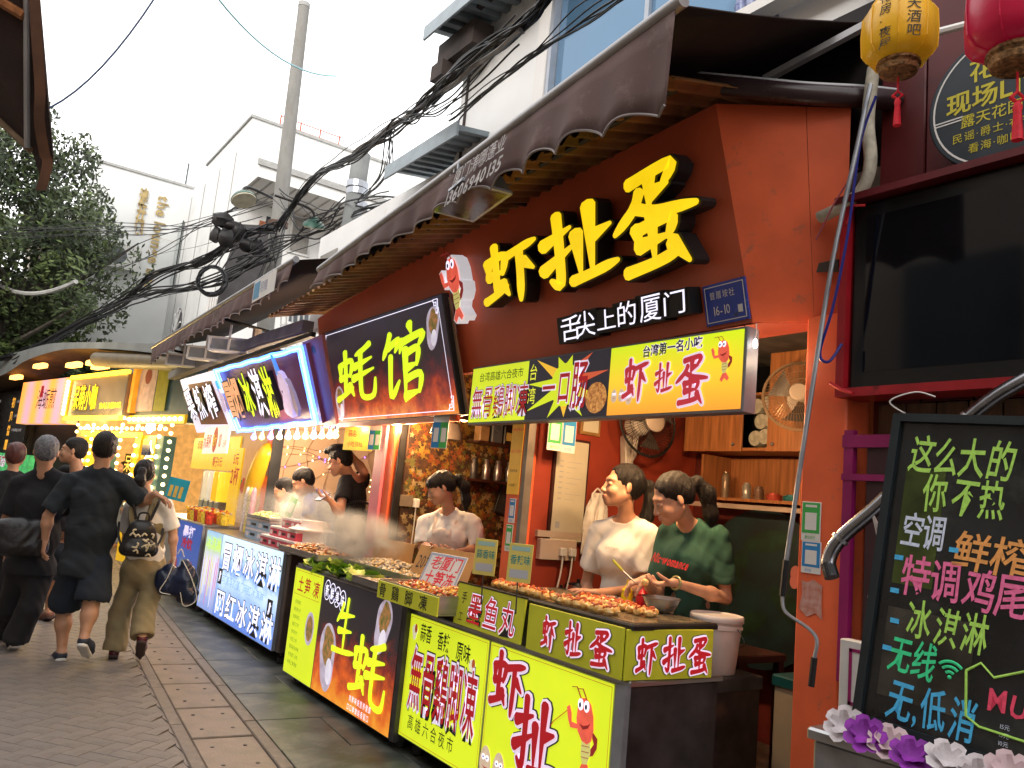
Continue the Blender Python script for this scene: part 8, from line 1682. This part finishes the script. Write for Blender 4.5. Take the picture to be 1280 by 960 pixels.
p=PD(787,712,3.86); tg=thing('tongs','small serving pick with a yellow handle in the hand of the woman in green','pick'); q=MB(); q.tube([PD(766,700,3.86),PD(778,713,3.84)],.008,mat('pick_yellow',(.65,.62,.05),rough=.4),6); q.build('handle',tg); q=MB(); q.tube([PD(778,713,3.84),PD(794,728,3.8)],.004,STEEL,5); q.build('blade',tg)
eb=thing('shrimp_egg_ball','golden egg ball being worked in the palm of the woman in green','snack',tuple(PD(806,728,3.82))); q=MB(); q.ball((0,0,0),(.02,.02,.018),EGGB,10,7); q.build('ball',eb,smooth=True)
# young woman packing food -------------------------------------
t=5.75; p=PD(562,660,t); loc=Vector((p.x,p.y,.13)); h=1.58
J=mk(loc,W_,t,h,True,dict(head=(551,609,-.08),neck=(562,641,.02),shR=(530,653,.10),shL=(594,655,-.06),chest=(561,672,0),pelvis=(563,745,.05),elL=(596,687,-.1),wrL=(571,690,-.26),elR=(528,684,.02),wrR=(544,684,-.22)),
     hm=rotm(x=26,z=-22),w_hdL=(-.5,.6,-.1),w_hnL=(-.2,.6,.6),w_hdR=(-.4,-.5,-.2),w_hnR=(.2,-.5,.6),curlL=(.6,.7,.8,.8),curlR=(.6,.7,.8,.8))
wC,_=person('young woman in a white T-shirt and sheer apron with a fringe packing food',loc,W_,J,SKA,lambda H,M,s:hair_tail(H,M,s,fringe=True),HRB,TEEW,JEAN,coarse=.010,fine=.005,hem=.85,seed=8,topfold=.006,sleeve=.75,hs=1.0)
M=torso_frame(J); 
Q=[el(J['chest']+M@V3(0,-.09,-.02),V3(.115,.055,.11),.03,M=M),el(J['chest']*.4+J['pelvis']*.6+M@V3(0,-.085,0),V3(.13,.06,.22),.04,M=M)]
for q_ in (1,-1): Q.append(rc(J['chest']+M@V3(q_*.055,-.115,.05),J['neck']+M@V3(q_*.085,-.03,-.03),.02,.02,.01))
V,F=sdf_mesh(Q,.009,.009,disp=folds(.003,40,3)); np_obj('apron',V,F,mat('sheer_apron',(.62,.50,.42),rough=.7,var=.1,scale=10,bump=.2,bscale=150),wC)
fb=thing('food_bowl','clear plastic tub of green salad held by the young woman','tub',tuple(PD(557,694,5.42))); q=MB(); q.lathe([(.045,-.04),(.062,.04),(.067,.045)],mat('clear_tub',(.75,.75,.65),rough=.2,var=0,trans=.6,ior=1.15),n=18); q.build('tub',fb,smooth=40); q=MB(); q.ball((0,0,-.01),(.05,.05,.03),GR_[1],10,6,jit=.15); q.build('salad',fb,smooth=True)
# young man in black with raised arm ---------------------------
t=7.3; p=PD(440,640,t); loc=Vector((p.x,p.y,.0)); 
J=mk(loc,-120,t,1.78,False,dict(head=(424,576,-.02),neck=(440,598,.05),shL=(431,603,-.12),shR=(452,604,.18),chest=(440,622,0),pelvis=(442,690,.05),elL=(425,642,-.3),wrL=(413,626,-.35),elR=(455,590,.0),wrR=(437,566,.05)),
     hm=rotm(x=24,z=-8),w_hdL=(-.8,.4,.3),w_hnL=(0,.3,1),w_hdR=(-.3,.6,.2),w_hnR=(0,-.5,-.6),curlL=(.6,.6,.7,.7),curlR=(.6,.7,.8,.9))
person('young man in a black T-shirt, arm raised to his head, looking at a phone',loc,-120,J,SKA,hair_quiff,HRB,TEEB,BLTR,coarse=.012,fine=.006,hem=.92,seed=9,sleeve=.5,face=True)
ph=thing('phone','mobile phone in the hand of the young man in black','phone',tuple(PD(403,621,6.93)),-60,-60); q=MB(); q.cbox(-.036,.036,-.004,.004,-.07,.07,BLACK,.004); q.quad((-.03,-.0045,-.062),(.03,-.0045,-.062),(.03,-.0045,.062),(-.03,-.0045,.062),mat('phone_screen',(.4,.4,.45),emit=.5)); q.build('phone_body',ph)
# man in blue leaning forward, woman beside him -----------------
t=7.7; p=PD(395,660,t); loc=Vector((p.x,p.y,.0))
J=mk(loc,-110,t,1.72,False,dict(head=(378,602,-.12),neck=(390,617,.0),shL=(388,626,-.14),shR=(404,622,.18),chest=(399,635,.05),pelvis=(412,690,.2),elL=(385,655,-.25),wrL=(372,668,-.35),elR=(402,655,.1),wrR=(385,668,-.1)),
     hm=rotm(x=34,z=-6),curlL=(.5,.5,.5,.5))
person('man in a royal blue T-shirt bending over the steaming pot',loc,-110,J,SKA,hair_short,HRB,TEEBL,BLTR,coarse=.012,fine=.007,hem=.86,seed=10,sleeve=.6,face=False)
t=8.0; p=PD(362,660,t); loc=Vector((p.x,p.y,.0))
J=mk(loc,-110,t,1.6,True,dict(head=(354,612,-.05),neck=(364,630,.02),shL=(358,638,-.12),shR=(378,636,.12),chest=(368,652,.02),pelvis=(372,700,.1)),hm=rotm(x=28,z=-6))
person('woman with dark wavy hair bending low in the steam beside the man in blue',loc,-110,J,SKC,lambda H,M,s:hair_tail(H,M,s),HRB,TEEW,JEAN,coarse=.012,fine=.007,hem=.85,seed=12,face=False)
# pedestrians walking away ---------------------------------------
t9=tz(90,826); loc=PD(98,826,t9); loc.z=0
J=mk(loc,176,t9,1.75,False,dict(head=(131,560,.02),neck=(126,588,0),shL=(87,602,0),shR=(158,604,.02),chest=(120,625,0),pelvis=(107,700,0),hipL=(93,712,.02),hipR=(122,712,-.02),knL=(80,764,.10),knR=(114,756,-.10),anL=(77,815,.02),anR=(105,797,-.22),toeL=(70,824,.2),toeR=(113,813,.0),elL=(60,645,-.06),wrL=(56,676,-.05),elR=(178,628,.1),wrR=(194,617,.02)),
     hm=rotm(z=-8),w_hdL=(-.05,.1,-1),w_hnL=(1,.2,0),w_hdR=(.75,-.25,-.35),w_hnR=(-.3,.2,-.9),curlL=(.5,.5,.6,.6),curlR=(.3,.4,.4,.5),belly=.45)
pA,_=person('man in dark T-shirt and navy shorts, arm round the woman in overalls',loc,176,J,SKB,hair_short,HRB,TEEK,NAVY,(SHN,SOL),coarse=.011,fine=.0065,hem=J['pelvis'][2]-.12,seed=20,neckr=.06,shorts=.72,flare=.045,sleeve=.72,face=False,topfold=.008,inflate=.026,botfold=.005)
ph=thing('phone','black phone in the lowered left hand of the man in shorts','phone',tuple(PD(53,683,t9-.06)),20,12); q=MB(); q.cbox(-.038,.038,-.005,.005,-.075,.05,BLACK,.004); q.build('phone_body',ph)
t10=tz(155,824); loc=PD(160,824,t10); loc.z=0
J=mk(loc,172,t10,1.60,True,dict(head=(181,592,.02),neck=(186,622,0),shL=(163,634,0),shR=(208,632,0),chest=(185,655,0),pelvis=(180,712,0),hipL=(166,722,.0),hipR=(193,722,0),knL=(150,768,.05),knR=(181,764,-.08),anL=(143,812,.0),anR=(178,795,-.20),toeL=(141,825,.2),toeR=(176,816,-.02),elR=(216,665,.02),wrR=(217,697,.0),elL=(158,665,.1),wrL=(160,695,.2)),
     hm=rotm(z=-12),w_hdR=(.05,0,-1),w_hnR=(-1,0,0),curlR=(1.0,1.1,1.1,1.1))
pB,Hb=person('woman in khaki overalls and white T-shirt with a small backpack',loc,172,J,SKC,lambda H,M,s:hair_tail(H,M,s),HRB,TEEW,KHA,(SHR,SOLD),coarse=.011,fine=.0065,hem=J['pelvis'][2],seed=22,sleeve=.8,face=False,overl=J['chest'][2]+.02,flare=.035,botfold=.006)
M=torso_frame(J)
q=MB()
for s_ in (1,-1): q.tube(catmull([J['chest']+M@V3(s_*.05,.14,.0),J['chest']+M@V3(s_*.07,.145,.10),J['neck']+M@V3(s_*.075,.06,-.0),J['neck']+M@V3(s_*.075,-.03,.0)],5),.022,KHA,6)
q.build('overall_straps',pB,smooth=True)
# leopard backpack
bpl=PD(176,670,t10-.22); bp=thing('backpack','small black backpack with cream leopard patches on the back of the woman in overalls','backpack',tuple(bpl),172+180,2)
LEO=mat('backpack_black',(.012,.011,.012),rough=.45,bump=.2); V,F=sdf_mesh([el((0,0,-.03),(.12,.055,.12),.03),rc((-.085,0,-.10),(.085,0,-.10),.055,.055,.03),rc((-.03,0,.06),(.03,0,.06),.06,.06,.04)],.008,.008); np_obj('bag',V,F,LEO,bp)
V,F=sdf_mesh([rc((-.08,-.05,-.09),(.08,-.05,-.09),.04,.04,.02),el((0,-.05,-.06),(.10,.035,.06),.02)],.008,.008); np_obj('front_pocket',V,F,LEO,bp)
CRP=mat('cream_patch',(.55,.47,.32),rough=.6); q=MB()
for k in range(16):
    a=rnd.uniform(0,6.3); x=rnd.uniform(-.09,.09); z=rnd.uniform(-.135,.05); y0=-.086 if z<-.03 else -.052-.02*(1-(x/.1)**2)
    q.tube(catmull([(x+.022*cos(a),y0,z+.018*sin(a)),(x,y0-.006,z+.008),(x+.02*cos(a+2),y0,z+.02*sin(a+2))],3),.007,CRP,5)
q.build('patches',bp,kind='stuff')
q=MB(); q.tube(catmull([(-.04,0,.11),(-.03,-.01,.17),(.03,-.01,.17),(.04,0,.11)],5),.007,LEO,6); q.build('top_handle',bp)
for s_ in (-1,1): q=MB(); q.tube(catmull([(s_*.05,.02,.12),(s_*.085,.04,.24),(s_*.10,.10,.30),(s_*.10,.22,.27)],5),.011,LEO,6); q.tube(catmull([(s_*.10,.0,-.12),(s_*.15,.06,-.02),(s_*.16,.14,.08)],5),.009,LEO,6); q.build('strap',bp,smooth=True)
# tote held by the woman
tp=PD(221,722,t10-.1); tt=thing('tote_bag','navy drawstring bag with white piping hanging from the hand of the woman in overalls','bag',tuple(tp),-20); NV=mat('navy_nylon',(.008,.015,.045),rough=.3,var=.2,bump=.3,bscale=20)
V,F=sdf_mesh([el((-.07,0,-.02),(.09,.06,.12),.03),rc((.04,0,.12),(.10,0,-.12),.03,.075,.03),el((.06,0,-.04),(.10,.06,.15),.03)],.008,.008,disp=folds(.007,50,4)); np_obj('bag',V,F,NV,tt)
q=MB(); q.tube(catmull([(-.02,-.07,.16),(-.06,-.075,.0),(-.1,-.07,-.10),(-.02,-.075,-.12)],5),.0035,SOL,5); q.tube(catmull([(.03,-.06,.14),(.12,-.07,.0),(.17,-.05,-.15),(.09,-.07,-.2),(.05,-.075,-.1)],5),.0035,SOL,5); q.tube(catmull([(-.02,0,.18),(.0,0,.22),(.03,0,.16)],4),.005,SOL,5); q.build('piping',tt,smooth=True)
fc2=thing('paper_fan','turquoise and yellow advertising card held up at the shoulder of the woman in overalls','card',tuple(PD(205,622,t10-.05)),-30,0,ry=8); q=MB(); q.cbox(0,.16,0,.005,0,.17,mat('turquoise_card',(.02,.36,.48),rough=.5),.001)
for k in range(3): q.box(.02+k*.04,.045+k*.04,-.002,-.0002,.02,.11,mat('card_yellow',(.75,.5,.1),rough=.5))
q.build('card',fc2)
# grey haired man
t7=tz(28,812); loc=PD(30,812,t7); loc.z=0
J=mk(loc,178,t7,1.74,False,dict(head=(58,564,0),neck=(56,590,0),shL=(22,605,.0),shR=(88,604,.02),chest=(50,630,0),pelvis=(38,705,0),hipL=(25,716,0),hipR=(50,716,0),knL=(12,758,.1),knR=(38,760,-.05),anL=(12,792,.35),anR=(20,798,-.05),toeL=(5,798,.5),toeR=(14,806,.15),elL=(8,650,.0),wrL=(8,690,.1),elR=(92,650,.15),wrR=(88,690,.3)),
     hm=rotm(z=-6),belly=.3)
person('grey haired man in black T-shirt and trousers with a shoulder bag',loc,178,J,SKB,hair_short,HRG,TEEB,BLTR,(SHN,SOL),coarse=.011,fine=.0065,hem=J['pelvis'][2]-.08,seed=30,neckr=.06,flare=.04,sleeve=.7,face=False,inflate=.026,botfold=.006)
sb_=thing('shoulder_bag','black nylon shoulder bag hanging at the back of the grey haired man','bag',tuple(PD(24,668,t7-.2)),-4); V,F=sdf_mesh([el((0,0,-.02),(.20,.075,.14),.03),rc((-.15,0,-.09),(.15,0,-.09),.06,.065,.04),rc((-.14,0,.06),(.14,0,.07),.05,.05,.04)],.01,.01,disp=folds(.007,40,2)); np_obj('bag',V,F,mat('black_nylon',(.012,.011,.012),rough=.4,bump=.3,bscale=40),sb_)
q=MB(); q.tube(catmull([(.16,.0,.05),(.22,-.02,.2),(.30,.05,.38),(.34,.18,.45)],5),.014,M_('black_nylon'),6); q.build('strap',sb_,smooth=True)
# man between them, face turned left
t8=tz(62,775); loc=PD(75,775,t8); loc.z=0
J=mk(loc,178,t8,1.76,False,dict(head=(91,563,0),neck=(97,588,.02),chest=(95,622,0),pelvis=(85,690,0),knR=(66,735,0),anR=(62,765,.0),toeR=(50,772,.0)),hm=rotm(z=78),belly=.3)
person('man in black turning his head left behind the couple, wearing flip flops',loc,178,J,SKB,hair_short,HRB,TEEB,NAVY,(mat('tan_sandal',(.18,.08,.05),rough=.6),SOLD),coarse=.012,fine=.007,hem=.85,seed=31,neckr=.06,shorts=.8,flare=.04,face=True)
t11=tz(-18,790); loc=PD(-22,790,t11); loc.z=0
J=mk(loc,178,t11,1.6,True,dict(head=(-8,592,0)))
J=base_pose(1.62,True); person('person with reddish hair and a dark top cut off by the left edge',loc,178,J,SKB,hair_short,HRR,TEEB,BLTR,coarse=.012,fine=.008,hem=.85,seed=33,neckr=.06,face=False,flare=.04)
p=onF(152,600,-.6); J=base_pose(1.6,True); person('distant shop assistant inside the yellow lit corner shop',(p.x,p.y,0),-60,J,SKC,lambda H,M,s:hair_tail(H,M,s),HRB,TEEW,JEAN,coarse=.016,fine=.016,hem=.85,seed=34,face=False)
bpy.data.scenes.remove(_ts)
